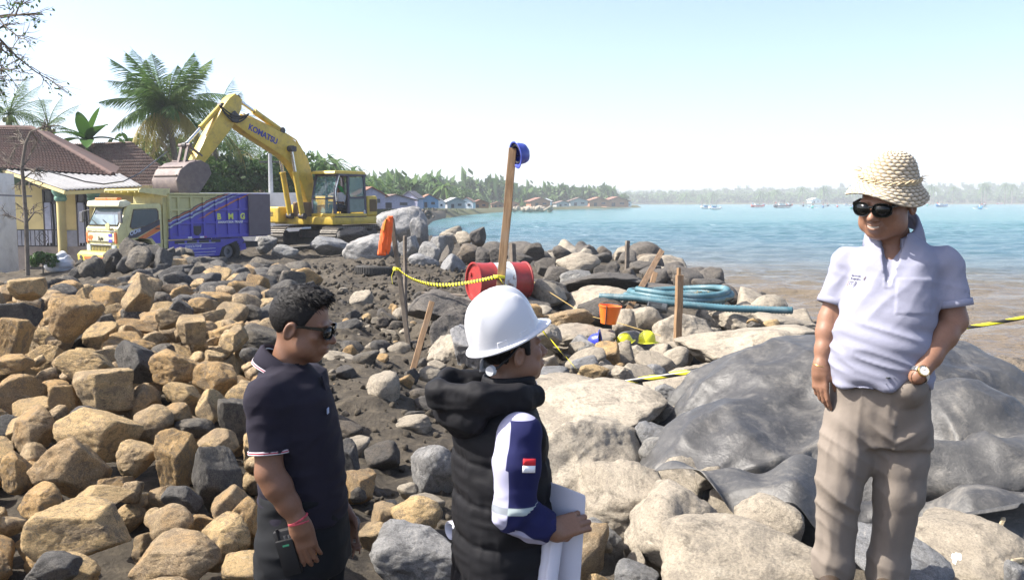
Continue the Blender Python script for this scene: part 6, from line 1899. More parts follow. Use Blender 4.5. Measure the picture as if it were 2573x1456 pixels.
    for i in range(n - 1):
        fs += [(i, i + 1, m + i + 1, m + i), (n + i, m + n + i, m + n + i + 1, n + i + 1)]
        fs += [(i, n + i, n + i + 1, i + 1), (m + i, m + i + 1, m + n + i + 1, m + n + i)]
    fs += [(0, m, m + n, n), (n - 1, 2 * n - 1, m + 2 * n - 1, m + n - 1)]
    mb.add(vs, fs); ob(mb, 'bucket_shell', BUCK, bk, smooth=45)
    for y in (-.62, .62):
        mb = MB(); mb.prism([(5.12, 3.22)] + out[1:] + [(5.55, 2.25), (5.02, 2.92)], lambda u, v, t: (u, t, v + Zb), y - .025, y + .025); ob(mb, 'bucket_cheek', BUCK, bk, bevel=.01)
    for k in range(5):
        y = -.52 + k * .26; mb = MB(); mb.bar((6.16, y, 2.10 + Zb), (5.94, y, 1.84 + Zb), .11, .08, w2=.07, h2=.02, up=(0, 1, 0)); ob(mb, 'tooth', BUCK, bk)
    for z, x in ((3.34, 5.62), (3.12, 6.16), (2.84, 6.37)):
        mb = MB(); mb.box((x, 0, z + Zb), (.05, 1.22, .05)); ob(mb, 'wear_strip', BUCK, bk, bevel=.01)
    # hoses looping at the boom end
    for k, (off, sag) in enumerate(((.10, .55), (.20, .75), (.28, .38))):
        pts = []
        for i in range(15):
            t_ = i / 14; x = 3.05 + 1.25 * t_; z = 4.95 + .20 * t_ - sag * 4 * t_ * (1 - t_) * .55 + .12
            pts.append((x, .22 + off * .3, z + Zb))
        mb = MB(); mb.tube(pts, .028, 6); ob(mb, 'hydraulic_hose', RUBBER, boom, smooth=60)
    pts = [(.20, .0, 3.20), (.18, 0, 3.70), (.62, 0, 4.30), (1.30, 0, 4.58), (2.2, 0, 4.82), (3.1, 0, 5.08)]
    for y in (-.10, .08): mb = MB(); mb.tube([(p[0], y, p[2] + Zb) for p in pts], .03, 6); ob(mb, 'steel_pipe', YEL, boom, smooth=60)
    mb = MB(); mb.box((.98, .30, 3.95 + Zb), (.28, .12, .20)); ob(mb, 'work_lamp', EDARK, boom, bevel=.03)
    # upper structure
    up = empty('upper_structure'); up.parent = root
    mb = MB(); mb.prism([(-2.55, -1.45), (.40, -1.45), (.55, -1.2), (.55, .3), (.34, .3), (.34, 1.62), (-2.2, 1.62), (-2.75, 1.0), (-2.85, 0), (-2.75, -1.0)], lambda u, v, t: (u, v, t), 1.00, 1.30); ob(mb, 'platform', YEL, up, bevel=.05, seg=2, smooth=40)
    mb = MB(); mb.prism([(-2.2, 1.60), (-1.62, 1.60), (-1.62, -1.42), (-2.2, -1.42), (-2.72, -1.0), (-2.85, 0), (-2.72, 1.0)], lambda u, v, t: (u, v, t), 1.30, 2.10); ob(mb, 'engine_hood', YEL, up, bevel=.09, seg=3, smooth=40)
    mb = MB(); mb.box((-1.95, 1.61, 1.72), (.42, .03, .48)); ob(mb, 'hood_grille', M('grille_brown', (.12, .075, .03), .7), up, bevel=.01)
    mb = MB(); mb.box((-.95, -1.0, 1.52), (1.4, .85, .46)); ob(mb, 'tank', YEL, up, bevel=.05, seg=2, smooth=40)
    mb = MB(); mb.box((.62, -1.05, 1.36), (.62, .86, .62)); tb = ob(mb, 'tool_box', YEL, up, bevel=.07, seg=3, smooth=40)
    for k in range(3): mb = MB(); mb.box((.93, -1.05, 1.46 - k * .06), (.02, .22, .03)); ob(mb, 'vent_slot', EDARK, tb)
    mb = MB(); mb.box((.15, .0, 1.50), (.75, .60, .70)); ob(mb, 'boom_mount', M('mount_brown', (.16, .105, .06), .7, dirt=(.3, .2, .09)), up, bevel=.03)
    # cab: frame, glass, roof
    cb = empty('cab'); cb.parent = root
    x0, x1, y0, y1, z0, z1 = -1.55, .22, .42, 1.62, 1.30, 2.92
    fx = lambda z: x1 - .22 * max(0, (z - 2.0) / .92)          # front leans back
    mb = MB()
    for y in (y0 + .04, y1 - .04):
        mb.bar((x1 - .04, y, z0), (x1 - .04, y, 2.0), .09, .09); mb.bar((x1 - .04, y, 2.0), (fx(z1) - .04, y, z1), .09, .09)
        mb.bar((x0 + .04, y, z0), (x0 + .12, y, z1), .11, .11); mb.bar((-.55, y, z0), (-.55, y, z1), .10, .09)
    for z in (z0 + .02, z1 - .04):
        mb.bar((fx(z) - .04, y0, z), (fx(z) - .04, y1, z), .08, .09); mb.bar((x0 + .05, y0, z), (x0 + .05, y1, z), .09, .09)
        for y in (y0 + .03, y1 - .03): mb.bar((x0, y, z), (fx(z), y, z), .08, .09)
    for y in (y0 + .03, y1 - .03): mb.bar((x0, y, 2.02), (-.55, y, 2.02), .05, .08)
    mb.bar((x1 - .03, y0, 1.98), (x1 - .03, y1, 1.98), .05, .05)
    ob(mb, 'frame', M('cab_frame', (.055, .052, .085), .5, var=.2, dirt=(.12, .10, .08)), cb, bevel=.012)
    mb = MB(); mb.box((-.66, 1.02, z1 + .05), (1.78, 1.26, .12), taper=.93); ob(mb, 'roof', YEL, cb, bevel=.04, seg=2, smooth=40)
    mb = MB(); mb.box((-.66, 1.02, 1.36), (1.80, 1.24, .12)); ob(mb, 'cab_floor', YEL, cb, bevel=.02)
    def pane(name, pts): mb = MB(); mb.add(pts, [(0, 1, 2, 3)]); o = ob(mb, name, CABGL, cb); solid(o, .008)
    pane('front_glass', [(x1 - .01, y0 + .08, 2.02), (x1 - .01, y1 - .08, 2.02), (fx(z1) - .02, y1 - .08, z1 - .09), (fx(z1) - .02, y0 + .08, z1 - .09)])
    pane('lower_glass', [(x1 - .01, y0 + .08, z0 + .14), (x1 - .01, y1 - .08, z0 + .14), (x1 - .01, y1 - .08, 1.95), (x1 - .01, y0 + .08, 1.95)])
    pane('rear_side_glass', [(x0 + .12, y1 - .02, 2.08), (-.62, y1 - .02, 2.08), (-.62, y1 - .02, z1 - .12), (x0 + .18, y1 - .02, z1 - .12)])
    pane('rear_glass', [(x0 + .05, y0 + .1, 2.05), (x0 + .05, y1 - .1, 2.05), (x0 + .1, y1 - .1, z1 - .12), (x0 + .1, y0 + .1, z1 - .12)])
    mb = MB(); mb.box((-1.06, y1 - .02, 1.72), (.92, .03, .52)); dr = ob(mb, 'door_panel', M('door_green_grey', (.14, .19, .17), .4), cb, bevel=.01)
    me = text_mesh('0', .20, .003, 'CENTER', 0, .006); z_ = mk('lettering', me, cb, M('letter_white', (.72, .72, .75), .5)); z_.matrix_local = frame4(Vector((-1.42, y1 + .012, 1.40)), Vector((-1, 0, 0)), Vector((0, 0, 1)), Vector((0, 1, 0)))
    mb = MB(); mb.box((-1.0, 1.02, 1.75), (.12, .46, .75)); mb.box((-.78, 1.02, 1.55), (.46, .46, .14)); ob(mb, 'seat', EDARK, cb, bevel=.04, seg=2)
    mb = MB(); mb.tube([(x1 - .02, y1 + .03, 1.9), (x1 + .0, y1 + .05, 2.3), (fx(2.85) - .02, y1 + .04, 2.85)], .018, 6); ob(mb, 'grab_rail', CHROME, cb, smooth=60)
    for y in (.72, 1.32): mb = MB(); mb.tube([(-.35, y, 1.36), (-.28, y, 1.80), (-.22, y, 1.86)], [.02, .02, .035], 6); ob(mb, 'lever', EDARK, cb, smooth=60)
    # undercarriage
    mb = MB(); mb.cyl((-1.0, 0, .80), (-1.0, 0, 1.02), .62, .60, 28); ob(mb, 'slew_ring', EDARK, root, smooth=40)
    loc_a = math.atan2(-.95, -.30) - ya
    uc = empty('undercarriage', (-1.0, 0, 0), loc_a); uc.parent = root
    mb = MB(); mb.box((0, 0, .62), (1.8, 1.5, .36)); ob(mb, 'car_body', EDARK, uc, bevel=.05)
    for y in (-1.12, 1.12):
        path = []; L, r = 1.55, .42; N = 46; per = 4 * L + 2 * math.pi * r
        mb = MB()
        for k in range(N):
            s = k / N * per
            if s < 2 * L: x, z, a = -L + s, 2 * r, 0
            elif s < 2 * L + math.pi * r: q = (s - 2 * L) / r; x, z, a = L + math.sin(q) * r, r + math.cos(q) * r, -q
            elif s < 4 * L + math.pi * r: q = s - 2 * L - math.pi * r; x, z, a = L - q, 0, math.pi
            else: q = (s - 4 * L - math.pi * r) / r; x, z, a = -L - math.sin(q) * r, r - math.cos(q) * r, math.pi - q
            Ry = Euler((0, -a, 0)).to_matrix()
            mb.box((x, y, z + .05), (.135, .70, .05), Ry); mb.box(Vector((x, y, z + .05)) + Ry @ Vector((.0, 0, .04)), (.02, .70, .04), Ry)
        tr = ob(mb, 'track', M('track_steel', (.16, .145, .125), .6, .3, var=.3, scale=6), uc)
        mb = MB(); mb.box((0, y, r + .02), (2 * L, .40, .50)); mb.cyl((L, y - .2, r), (L, y + .2, r), r * .86, n=20); mb.cyl((-L, y - .2, r), (-L, y + .2, r), r * .86, n=20); ob(mb, 'track_frame', EDARK, tr, smooth=40)
    # operator in the seat (a person of his own)
    M4 = Matrix.Translation((-7.9, 35.0, .12)) @ Matrix.Rotation(ya, 4, 'Z')
    seat = M4 @ Vector((-.78, 1.02, 1.62))
    op = empty('person', seat, ya); tag(op, 'machine operator in a white shirt and green hooded cap inside the yellow cab', 'person')
    def body(p):
        d = s_cone(p, (0, 0, .05), (.06, 0, .46), .16, .15); d = smin(d, s_cone(p, (.08, 0, .55), (.10, 0, .60), .06, .06), .04)
        d = smin(d, s_ell(p, (.12, 0, .72), (.10, .08, .12)), .03); d = smin(d, s_ball(p, (.225, 0, .70), .02), .02)
        for y in (-.10, .10):
            d = smin(d, s_chain(p, [(.02, y, .04), (.45, y * 1.3, .08), (.50, y * 1.3, -.20)], [.09, .07, .05], .02), .05)
            d = smin(d, s_chain(p, [(.04, y * 1.9, .44), (.14, y * 2.3, .20), (.44, y * 2.6, .22)], [.06, .048, .035], .02), .04)
        return d
    V, F = nets(body, (-.2, -.35, -.28), (.62, .35, .88), .018, 'op', 1); mk('body', np_mesh('body', V, F), op, MATS['skin_a'])
    V, F = nets(lambda p: np.minimum(smin(s_cone(p, (0, 0, .05), (.06, 0, .47), .175, .165), s_cone(p, (.05, -.19, .44), (.05, .19, .44), .08, .08), .05), np.minimum(s_cone(p, (.04, -.19, .44), (.11, -.225, .26), .075, .07), s_cone(p, (.04, .19, .44), (.11, .225, .26), .075, .07))), (-.25, -.36, -.15), (.35, .36, .66), .018, 's', 1)
    mk('white_shirt', np_mesh('white_shirt', V, F), op, M('op_white', (.75, .75, .8), .8))
    V, F = nets(lambda p: np.maximum(np.minimum(s_ell(p, (.10, 0, .75), (.125, .105, .125)), s_cone(p, (.04, 0, .74), (-.02, 0, .52), .10, .11)), -s_ell(p, (.24, 0, .70), (.10, .10, .11))), (-.2, -.2, .35), (.3, .2, .92), .014, 'c', 1)
    mk('green_hood', np_mesh('green_hood', V, F), op, M('hood_green', (.03, .36, .10), .7))
    V, F = nets(lambda p: np.minimum(s_chain(p, [(.0, -.10, .04), (.45, -.13, .08), (.50, -.13, -.2)], [.10, .085, .065], .02), s_chain(p, [(.0, .10, .04), (.45, .13, .08), (.50, .13, -.2)], [.10, .085, .065], .02)), (-.2, -.3, -.28), (.65, .3, .2), .018, 'l', 1)
    mk('jeans', np_mesh('jeans', V, F), op, M('op_jeans', (.10, .12, .17), .8))
excavator()
# ------------------------------------------------------------------ things on the site
from mathutils.bvhtree import BVHTree
def local_build(mb, name, mats, root, **k):
    """mesh built in world coordinates, re-based on the thing's empty"""
    L = root.location
    mb.v = [(p[0] - L.x, p[1] - L.y, p[2] - L.z) for p in mb.v]
    return mb.build(name, mats, root, **k)
# oil drum
RED = M('drum_red', (.30, .030, .028), .42, var=.2, scale=5, dirt=(.14, .05, .035), dirt_amt=.7)
t = NT('drum_white'); v = t.coord()
MATS['drum_white'] = t.out(t.mix(t.ramp(t.noise(v, 9, 8, .75, .5), [(.50, 0.0), (.60, 1.0)]), (.50, .53, .55), (.20, .13, .10)), .5)
def drum():
    a, b = D(1192, 706, 13.75), D(1316, 703, 14.15); ax = (b - a); L = .88; ax.normalize(); c = (a + b) / 2
    root = empty('oil_drum', (c.x, c.y, c.z - .29)); tag(root, 'dented red steel drum with a white middle band lying on its side', 'drum')
    R = ax.to_track_quat('Z', 'Y').to_matrix(); r = .285
    def seg(z0, z1, name, mat, extra=()):
        prof = []
        for k in range(9):
            z = z0 + (z1 - z0) * k / 8
            prof.append((r + .004 * math.sin(z * 9) + (.010 if abs(abs(z) - .155) < .012 else 0), z))
        mb = MB(); mb.lathe(prof, c, 40, R=R); return local_build(mb, name, mat, root, smooth=50)
    seg(-.44, -.145, 'red_section', RED); seg(-.145, .145, 'white_band', MATS['drum_white']); seg(.145, .44, 'red_section', RED)
    for s in (-1, 1):
        mb = MB(); mb.lathe([(r + .001, s * .425), (r + .014, s * .432), (r + .014, s * .452), (r - .012, s * .452), (r - .016, s * .42), (.0, s * .415)], c, 40, R=R); local_build(mb, 'end_cap', RED, root, smooth=40)
    mb = MB(); q = c + R @ Vector((.14, .10, -.42)); mb.cyl(q, q - ax * .025, .035, n=14); local_build(mb, 'bung', RED, root, smooth=40)
drum()
# tyre half buried
def tyre():
    c = D(942, 686, 22.6); c.z = max(c.z, float(ground_z(np.array(c.x), np.array(c.y))) + .16); root = empty('tyre', (c.x, c.y, c.z - .15)); tag(root, 'old worn tyre lying flat on the dark sand', 'tyre')
    R = Euler((-.10, .05, 0)).to_matrix(); mb = MB()
    mb.lathe([(.26, -.09), (.34, -.13), (.44, -.13), (.485, -.09), (.49, 0), (.485, .09), (.44, .13), (.34, .135), (.26, .10), (.25, .0), (.26, -.09)], c, 44, R=R); local_build(mb, 'casing', RUBBER, root, smooth=50)
    mb = MB()
    for k in range(44):
        a = k / 44 * 6.283
        mb.box(c + R @ Vector((math.cos(a) * .492, math.sin(a) * .492, .0)), (.03, .035, .16), R @ Euler((0, 0, a)).to_matrix())
    o = local_build(mb, 'tread', RUBBER, root); o['kind'] = 'stuff'
tyre()
# wooden stakes
def wood_mat():
    t = NT('raw_timber'); v = t.coord(); mp = t.n('ShaderNodeMapping'); mp.inputs['Scale'].default_value = (14, 14, 1.2); t.l(v, mp.inputs['Vector'])
    g = t.noise(mp.outputs[0], 3.0, 6, .65, .8); f = t.noise(v, 3, 4, .6)
    c = t.ramp(g, [(.3, (.13, .075, .035)), (.55, (.27, .165, .085)), (.75, (.36, .24, .13))])
    c = t.mix(t.ramp(f, [(.5, 0.0), (.75, .5)]), c, (.20, .17, .14))
    return t.out(c, .8, t.bump(g, .3, .01))
MATS['timber'] = wood_mat()
t = NT('grey_timber'); v = t.coord(); MATS['grey_timber'] = t.out(t.ramp(t.noise(v, 6, 6, .7), [(.3, (.07, .055, .042)), (.7, (.19, .155, .12))]), .85)
def stake(p, q, w, label, mat='timber', w2=None, ext=.35, name='wooden_stake', nib=False):
    p, q = Vector(p), Vector(q); dn = (q - p).normalized(); q2 = q + dn * ext
    root = empty(name, q2); ln = (p - q2).length
    zax = (p - q2).normalized(); root.rotation_mode = 'QUATERNION'; root.rotation_quaternion = zax.to_track_quat('Z', 'Y') @ Euler((0, 0, .55)).to_quaternion()
    tag(root, label, 'stake')
    mb = MB(); n = 7; h = (w2 or w) / 2
    g = random.Random(int(p.x * 100)); pts = []
    for i in range(n):
        z = ln * i / (n - 1); jx, jy = g.uniform(-.004, .004), g.uniform(-.004, .004)
        pts += [(-w / 2 + jx, -h + jy, z), (w / 2 + jx, -h + jy, z), (w / 2 + jx, h + jy, z), (-w / 2 + jx, h + jy, z)]
    fs = [(0, 3, 2, 1), (4 * n - 4, 4 * n - 3, 4 * n - 2, 4 * n - 1)]
    for i in range(n - 1):
        for k in range(4): fs.append((4 * i + k, 4 * i + (k + 1) % 4, 4 * i + 4 + (k + 1) % 4, 4 * i + 4 + k))
    mb.add(pts, fs); mb.build('shaft', MATS[mat], root, bevel=.004)
    if nib: mb = MB(); mb.box((w * .18, 0, ln + .045), (w * .42, h * 1.5, .10)); mb.build('split_tip', MATS[mat], root)
    return root
stake(D(1289, 372, 9.7), D(1256, 735, 9.5), .085, 'tall leaning timber post carrying an upturned blue helmet', w2=.06, ext=.55, name='timber_post')
stake(D(984, 548, 11.5), D(1032, 905, 11.3), .055, 'dark leaning stake with an orange vest hung on its top', 'grey_timber')
stake(D(1017, 592, 12.8), D(1019, 772, 12.6), .045, 'thin grey pole standing behind the vest stake', 'grey_timber')
stake(D(1086, 757, 10.2), D(1024, 975, 9.5), .065, 'leaning board propped among the channel stones', w2=.03)
stake(D(1288, 612, 22.0), D(1290, 688, 21.8), .12, 'short dark stake among the black shore rocks', 'grey_timber')
stake(D(1577, 604, 26.0), D(1574, 702, 25.8), .105, 'upright grey stake standing at the edge of the water', 'grey_timber')
stake(D(1663, 630, 17.0), D(1572, 790, 13.6), .10, 'long leaning timber through the coil of hose', w2=.05)
stake(D(1646, 686, 20.6), D(1638, 712, 20.4), .11, 'stub of a stake beside the leaning timber at the water')
stake(D(1708, 690, 12.0), D(1702, 862, 11.9), .085, 'tall square stake with a split tip in the boulders', nib=True)
root = empty('loose_board', D(1115, 738, 13.4)); tag(root, 'thin board lying on the sand left of the red drum', 'board')
mb = MB(); mb.bar(D(1062, 734, 13.6), D(1172, 742, 13.3), .10, .03); local_build(mb, 'plank', MATS['grey_timber'], root, bevel=.004)
# loose helmets
def loose_helmet(c, fwd, up, s, col, label, inner=(.02, .02, .03)):
    root = empty('hard_hat', c); tag(root, label, 'helmet', None)
    f = np.array(fwd, float); R = frame(f, up)
    m = M('shell_%d_%d' % (int(col[0] * 99), int(col[2] * 99)), col, .3, var=.08, scale=6)
    helmet_mesh(None, root, V3(0, 0, 0), R, s, m, clips=False)
    mb = MB()
    for a in (0.0, 1.05, 2.1):
        pts = [Vector(R @ (V3(math.cos(a) * .09 * math.cos(t_), math.sin(a) * .11 * math.cos(t_), .02 + .10 * math.sin(t_)) * s)) for t_ in np.linspace(0, math.pi, 9)]
        mb.tube(pts, .008 * s, 5, flat=.4)
    n = 24; mb.tube([Vector(R @ (V3(math.cos(k / n * 6.283) * .088, math.sin(k / n * 6.283) * .108, .012) * s)) for k in range(n)], .010 * s, 5, closed=True)
    mb.build('inner_harness', M('harness', inner, .6), root, 60)
loose_helmet(D(1296, 386, 9.62), (.30, -.25, -.92), (.72, .52, .30), .90, (.05, .075, .36), 'blue hard hat hung upside down on top of the tall post')
loose_helmet(D(1508, 858, 11.0), (-.1, .25, .9), (-.90, .35, .10), .86, (.035, .05, .42), 'blue hard hat lying on its side among the pale stones', (.02, .02, .05))
loose_helmet(D(1572, 862, 11.7), (.75, .2, .35), (-.4, -.1, .9), .80, (.70, .66, .03), 'yellow hard hat half hidden behind a rock, next to the blue one')
loose_helmet(D(1626, 858, 11.75), (.9, -.1, .05), (0, -.05, 1), .84, (.70, .70, .04), 'yellow hard hat lying dome up on a brown rock')
# orange vest on the stake
c = D(973, 545, 11.42); root = empty('safety_vest', (c.x, c.y - .05, c.z - .45)); tag(root, 'orange safety vest hanging from the top of the dark stake', 'vest')
def vf(p):
    z = p[..., 2]
    d = s_loft(p, [-.02, .05, .16, .30, .40, .46], [-.055, -.035, -.02, .0, .02, .045], [0, 0, 0, 0, 0, 0], [.062, .066, .070, .060, .048, .028], [.030, .035, .045, .045, .04, .02], 2.2)
    return np.maximum(d, -s_box(p, (-.01, 0, -.02), (.012, .2, .06), 0))
V, F = nets(vf, (-.16, -.09, -.05), (.14, .09, .50), .008, 'v', 1); N = vnormals(V, F)
V = V + N * (.014 * ridge(V, (22, 22, 5), 81, 2))[:, None]
mk('cloth', np_mesh('cloth', V, F), root, M('vest_orange', (.78, .12, .02), .75, var=.15, scale=14))
mb = MB(); mb.bar((-.035, -.052, .28), (.0, -.05, .44), .006, .03, up=(0, 1, 0)); mb.build('yellow_strip', M('hi_vis_yellow', (.70, .72, .06), .6), root)
# striped tape
t = NT('striped_tape'); a = t.n('ShaderNodeAttribute', attribute_name='along').outputs['Fac']; w = t.n('ShaderNodeAttribute', attribute_name='across').outputs['Fac']
s_ = t.math('FRACT', t.math('ADD', a, t.math('MULTIPLY', w, .5)))
MATS['tape'] = t.out(t.ramp(s_, [(0, (.78, .70, .03)), (.52, (.02, .02, .018))], 'CONSTANT'), .35, spec=.4)
def tape(pts, width, per, label, twist=0.0, seed=0):
    """pts: world points; a flat ribbon with diagonal stripes"""
    P = [Vector(p) for p in pts]; n = 90
    ts = np.linspace(0, len(P) - 1, n); A = np.array([p[:] for p in P])
    # smooth (Catmull-Rom) curve
    Q = []
    for s in ts:
        i = min(int(s), len(P) - 2); u = s - i; p0, p1, p2, p3 = A[max(i - 1, 0)], A[i], A[i + 1], A[min(i + 2, len(P) - 1)]
        Q.append(.5 * (2 * p1 + (p2 - p0) * u + (2 * p0 - 5 * p1 + 4 * p2 - p3) * u * u + (3 * p1 - p0 - 3 * p2 + p3) * u ** 3))
    Q = np.array(Q); root = empty('barrier_tape', Vector(Q[0])); tag(root, label, 'tape')
    L = np.concatenate([[0], np.cumsum(np.linalg.norm(np.diff(Q, axis=0), axis=1))])
    rows = [[], [], []]
    for k in range(n):
        tdir = Q[min(k + 1, n - 1)] - Q[max(k - 1, 0)]; tdir /= np.linalg.norm(tdir)
        up = V3(0, 0, 1) - tdir * tdir[2]; up /= np.linalg.norm(up); sd = np.cross(tdir, up)
        an = twist * L[k] + .5 * math.sin(L[k] * 2.3 + seed); d = up * math.cos(an) + sd * math.sin(an)
        for j in range(3): rows[j].append(Q[k] + d * (j - 1) * width / 2 + sd * .004 * (j == 1) - Q[0])
    V, F = strip_mesh(rows); me = np_mesh('ribbon', V, F)
    me.attributes.new('along', 'FLOAT', 'POINT').data.foreach_set('value', np.tile(L / per, 3).astype(np.float32))
    me.attributes.new('across', 'FLOAT', 'POINT').data.foreach_set('value', np.repeat([0, .5, 1], n).astype(np.float32))
    o = mk('ribbon', me, root, MATS['tape']); solid(o, .0012)
    return root
tp = tape([D(996, 672, 11.3), D(1030, 697, 11.0), D(1075, 712, 10.6), D(1122, 715, 10.3), D(1180, 708, 9.95), D(1252, 694, 9.44)], .042, .062, 'yellow and black tape sagging between the vest stake and the tall post', .0, 1)
mb = MB(); q = D(1254, 694, 9.46) - tp.location; mb.box(q, (.10, .09, .03), Euler((0, .1, .55)).to_matrix()); mb.build('knot_wrap', M('tape_yellow', (.72, .66, .04), .4), tp, bevel=.004)
mb = MB(); q = D(997, 675, 11.3) - tp.location; mb.box(q, (.075, .07, .04), Euler((0, .13, .55)).to_matrix()); mb.tube([q + Vector((-.03, -.04, 0)), q + Vector((-.06, -.05, -.08)), q + Vector((-.05, -.05, -.18))], .008, 5, flat=.3); mb.build('knot_wrap', M('tape_yellow', (.72, .66, .04), .4), tp, 60)
tape([D(1254, 697, 9.42), D(1300, 752, 9.2), D(1365, 832, 9.0), D(1456, 934, 8.7)], .040, .26, 'yellow and black tape running down from the tall post to the stones', 1.1, 2)
tape([D(1566, 960, 8.2), D(1700, 938, 7.95), D(1800, 922, 7.7), D(1905, 908, 7.45), D(2000, 893, 7.3)], .050, .30, 'striped tape stretched over the flat boulders to the tarpaulin', .25, 3)
tape([D(2396, 826, 8.6), D(2480, 814, 8.5), D(2600, 792, 8.4), D(2700, 778, 8.3)], .035, .30, 'striped tape stretched out beyond the tarpaulin against the sea', .6, 4)
# mason's line
root = empty('string_line', D(1330, 700, 15.0)); tag(root, 'thin yellow string stretched over the boulders past the orange bucket', 'string')
mb = MB(); mb.tube([D(1330, 700, 15.0), D(1400, 745, 13.6), D(1470, 790, 12.6), D(1560, 812, 12.2), D(1660, 842, 11.8)], .004, 5); local_build(mb, 'line', M('string_tan', (.55, .38, .12), .8), root)
# corrugated hose
HOSE = M('hose_blue', (.055, .135, .165), .5, var=.35, scale=2.5, dirt=(.25, .30, .30), dirt_amt=.7)
def hose():
    cx, cy, zc = (1708 * K - 512) / 900 * 14.5, 14.55, .37
    pts = []
    for k in range(150):        # coil, 2.4 turns
        a = math.pi * 1.15 + 2 * math.pi * 2.4 * k / 149; q = k / 149
        rx = .80 - .10 * math.sin(q * 7) * q; ry = .66 + .06 * math.sin(q * 5)
        pts.append(Vector((cx + math.cos(a) * rx, cy + math.sin(a) * ry, zc + .05 + .16 * (1 - q) + .03 * math.sin(a * 2 + 1))))
    tail = [D(1600, 748, 13.9), D(1660, 757, 13.75), D(1740, 766, 13.6), D(1830, 774, 13.5), D(1915, 777, 13.45), D(1992, 779, 13.4)]
    root = empty('suction_hose', (cx, cy, zc)); tag(root, 'ribbed blue suction hose coiled on the boulders with one end stretched out', 'hose')
    def ribbed(P, name, r=.055, pitch=.045):
        A = np.array([p[:] for p in P]); L = np.concatenate([[0], np.cumsum(np.linalg.norm(np.diff(A, axis=0), axis=1))])
        s = np.arange(0, L[-1], pitch / 2); Q = np.stack([np.interp(s, L, A[:, i]) for i in range(3)], 1)
        for _ in range(6): Q[1:-1] = .5 * Q[1:-1] + .25 * (Q[:-2] + Q[2:])
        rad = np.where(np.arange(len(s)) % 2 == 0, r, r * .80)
        mb = MB(); mb.tube([Vector(q) for q in Q], list(rad), 12); mb.m = [(i // 12) % 2 for i in range(len(mb.f))]; return local_build(mb, name, [HOSE, M('hose_groove_shade', (.03, .07, .085), .6)], root, smooth=180, fix=False)  # shade between the ribs put into the colour: every other ring darker
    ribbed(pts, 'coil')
    # tail as smooth curve
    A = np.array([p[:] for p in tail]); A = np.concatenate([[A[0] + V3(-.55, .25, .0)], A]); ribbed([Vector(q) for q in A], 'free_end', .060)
    c = D(1632, 770, 13.55); st = empty('hose_strainer', c); tag(st, 'dark ribbed plastic strainer lying below the hose coil', 'strainer')
    ax = Vector((.9, -.35, -.05)).normalized(); R = ax.to_track_quat('Z', 'Y').to_matrix()
    mb = MB(); mb.lathe([(.0, -.02), (.085, -.02), (.085, .0), (.052, .004), (.047, .196), (.08, .20), (.07, .27), (.0, .27)], (0, 0, 0), 24, R=R); mb.build('collar', M('strainer_grey', (.05, .055, .06), .5), st, 40)
    mb = MB()
    for k in range(14): a = k / 14 * 6.283; mb.bar(R @ Vector((math.cos(a) * .078, math.sin(a) * .078, 0)), R @ Vector((math.cos(a) * .066, math.sin(a) * .066, .21)), .014, .014)
    mb.build('cage', M('strainer_grey', (.05, .055, .06), .5), st)['kind'] = 'stuff'
    lt = empty('leaf_litter', D(1782, 747, 14.3)); tag(lt, 'heap of dry palm leaves caught inside the hose coil', 'leaves')
    g = random.Random(3); mb = MB()
    for k in range(70):
        p = Vector((g.gauss(0, .15), g.gauss(0, .14), g.uniform(-.10, .10))); dv = Vector((g.uniform(-1, 1), g.uniform(-1, 1), g.uniform(-.2, .3))).normalized() * g.uniform(.08, .2); w = dv.cross(Vector((g.random(), g.random(), 1))).normalized() * .014
        mb.add([p - w, p + w, p + dv + w * .3, p + dv - w * .3], [(0, 1, 2, 3)])
    o = mb.build('dry_leaves', M('dry_leaf', (.34, .29, .17), .85, var=.3), lt); o['kind'] = 'stuff'
hose()
# bucket
c = D(1528, 812, 11.8); root = empty('plastic_bucket', c); tag(root, 'bright orange plastic bucket standing on the boulders', 'bucket'); root.rotation_euler = (0, math.radians(6), 0)
BO = M('bucket_orange', (.80, .16, .015), .4, var=.06); t_ = MATS['bucket_orange'].node_tree.nodes['Principled BSDF']; t_.inputs['Transmission Weight'].default_value = 0.0; t_.inputs['Subsurface Weight'].default_value = .25; t_.inputs['Subsurface Radius'].default_value = (.05, .02, .01)
mb = MB(); mb.lathe([(.0, .004), (.100, .0), (.104, .02), (.146, .225), (.156, .226), (.156, .245), (.140, .246), (.098, .022), (.0, .018)], (0, 0, 0), 36); mb.build('pail', BO, root, 50)
mb = MB(); mb.tube([(math.cos(a) * .158, -.02 - .10 * math.sin(a) * .9, .235 + .075 * math.sin(a)) for a in np.linspace(0, math.pi, 17)], .0045, 6); mb.build('handle', M('handle_brown', (.16, .09, .03), .6), root, 60)
mb = MB(); mb.tube([(-.062, -.140, .248), (-.055, -.128, .15), (-.046, -.100, .0)], .012, 6, flat=.5); mb.build('dark_strap', DARKM, root, 60)
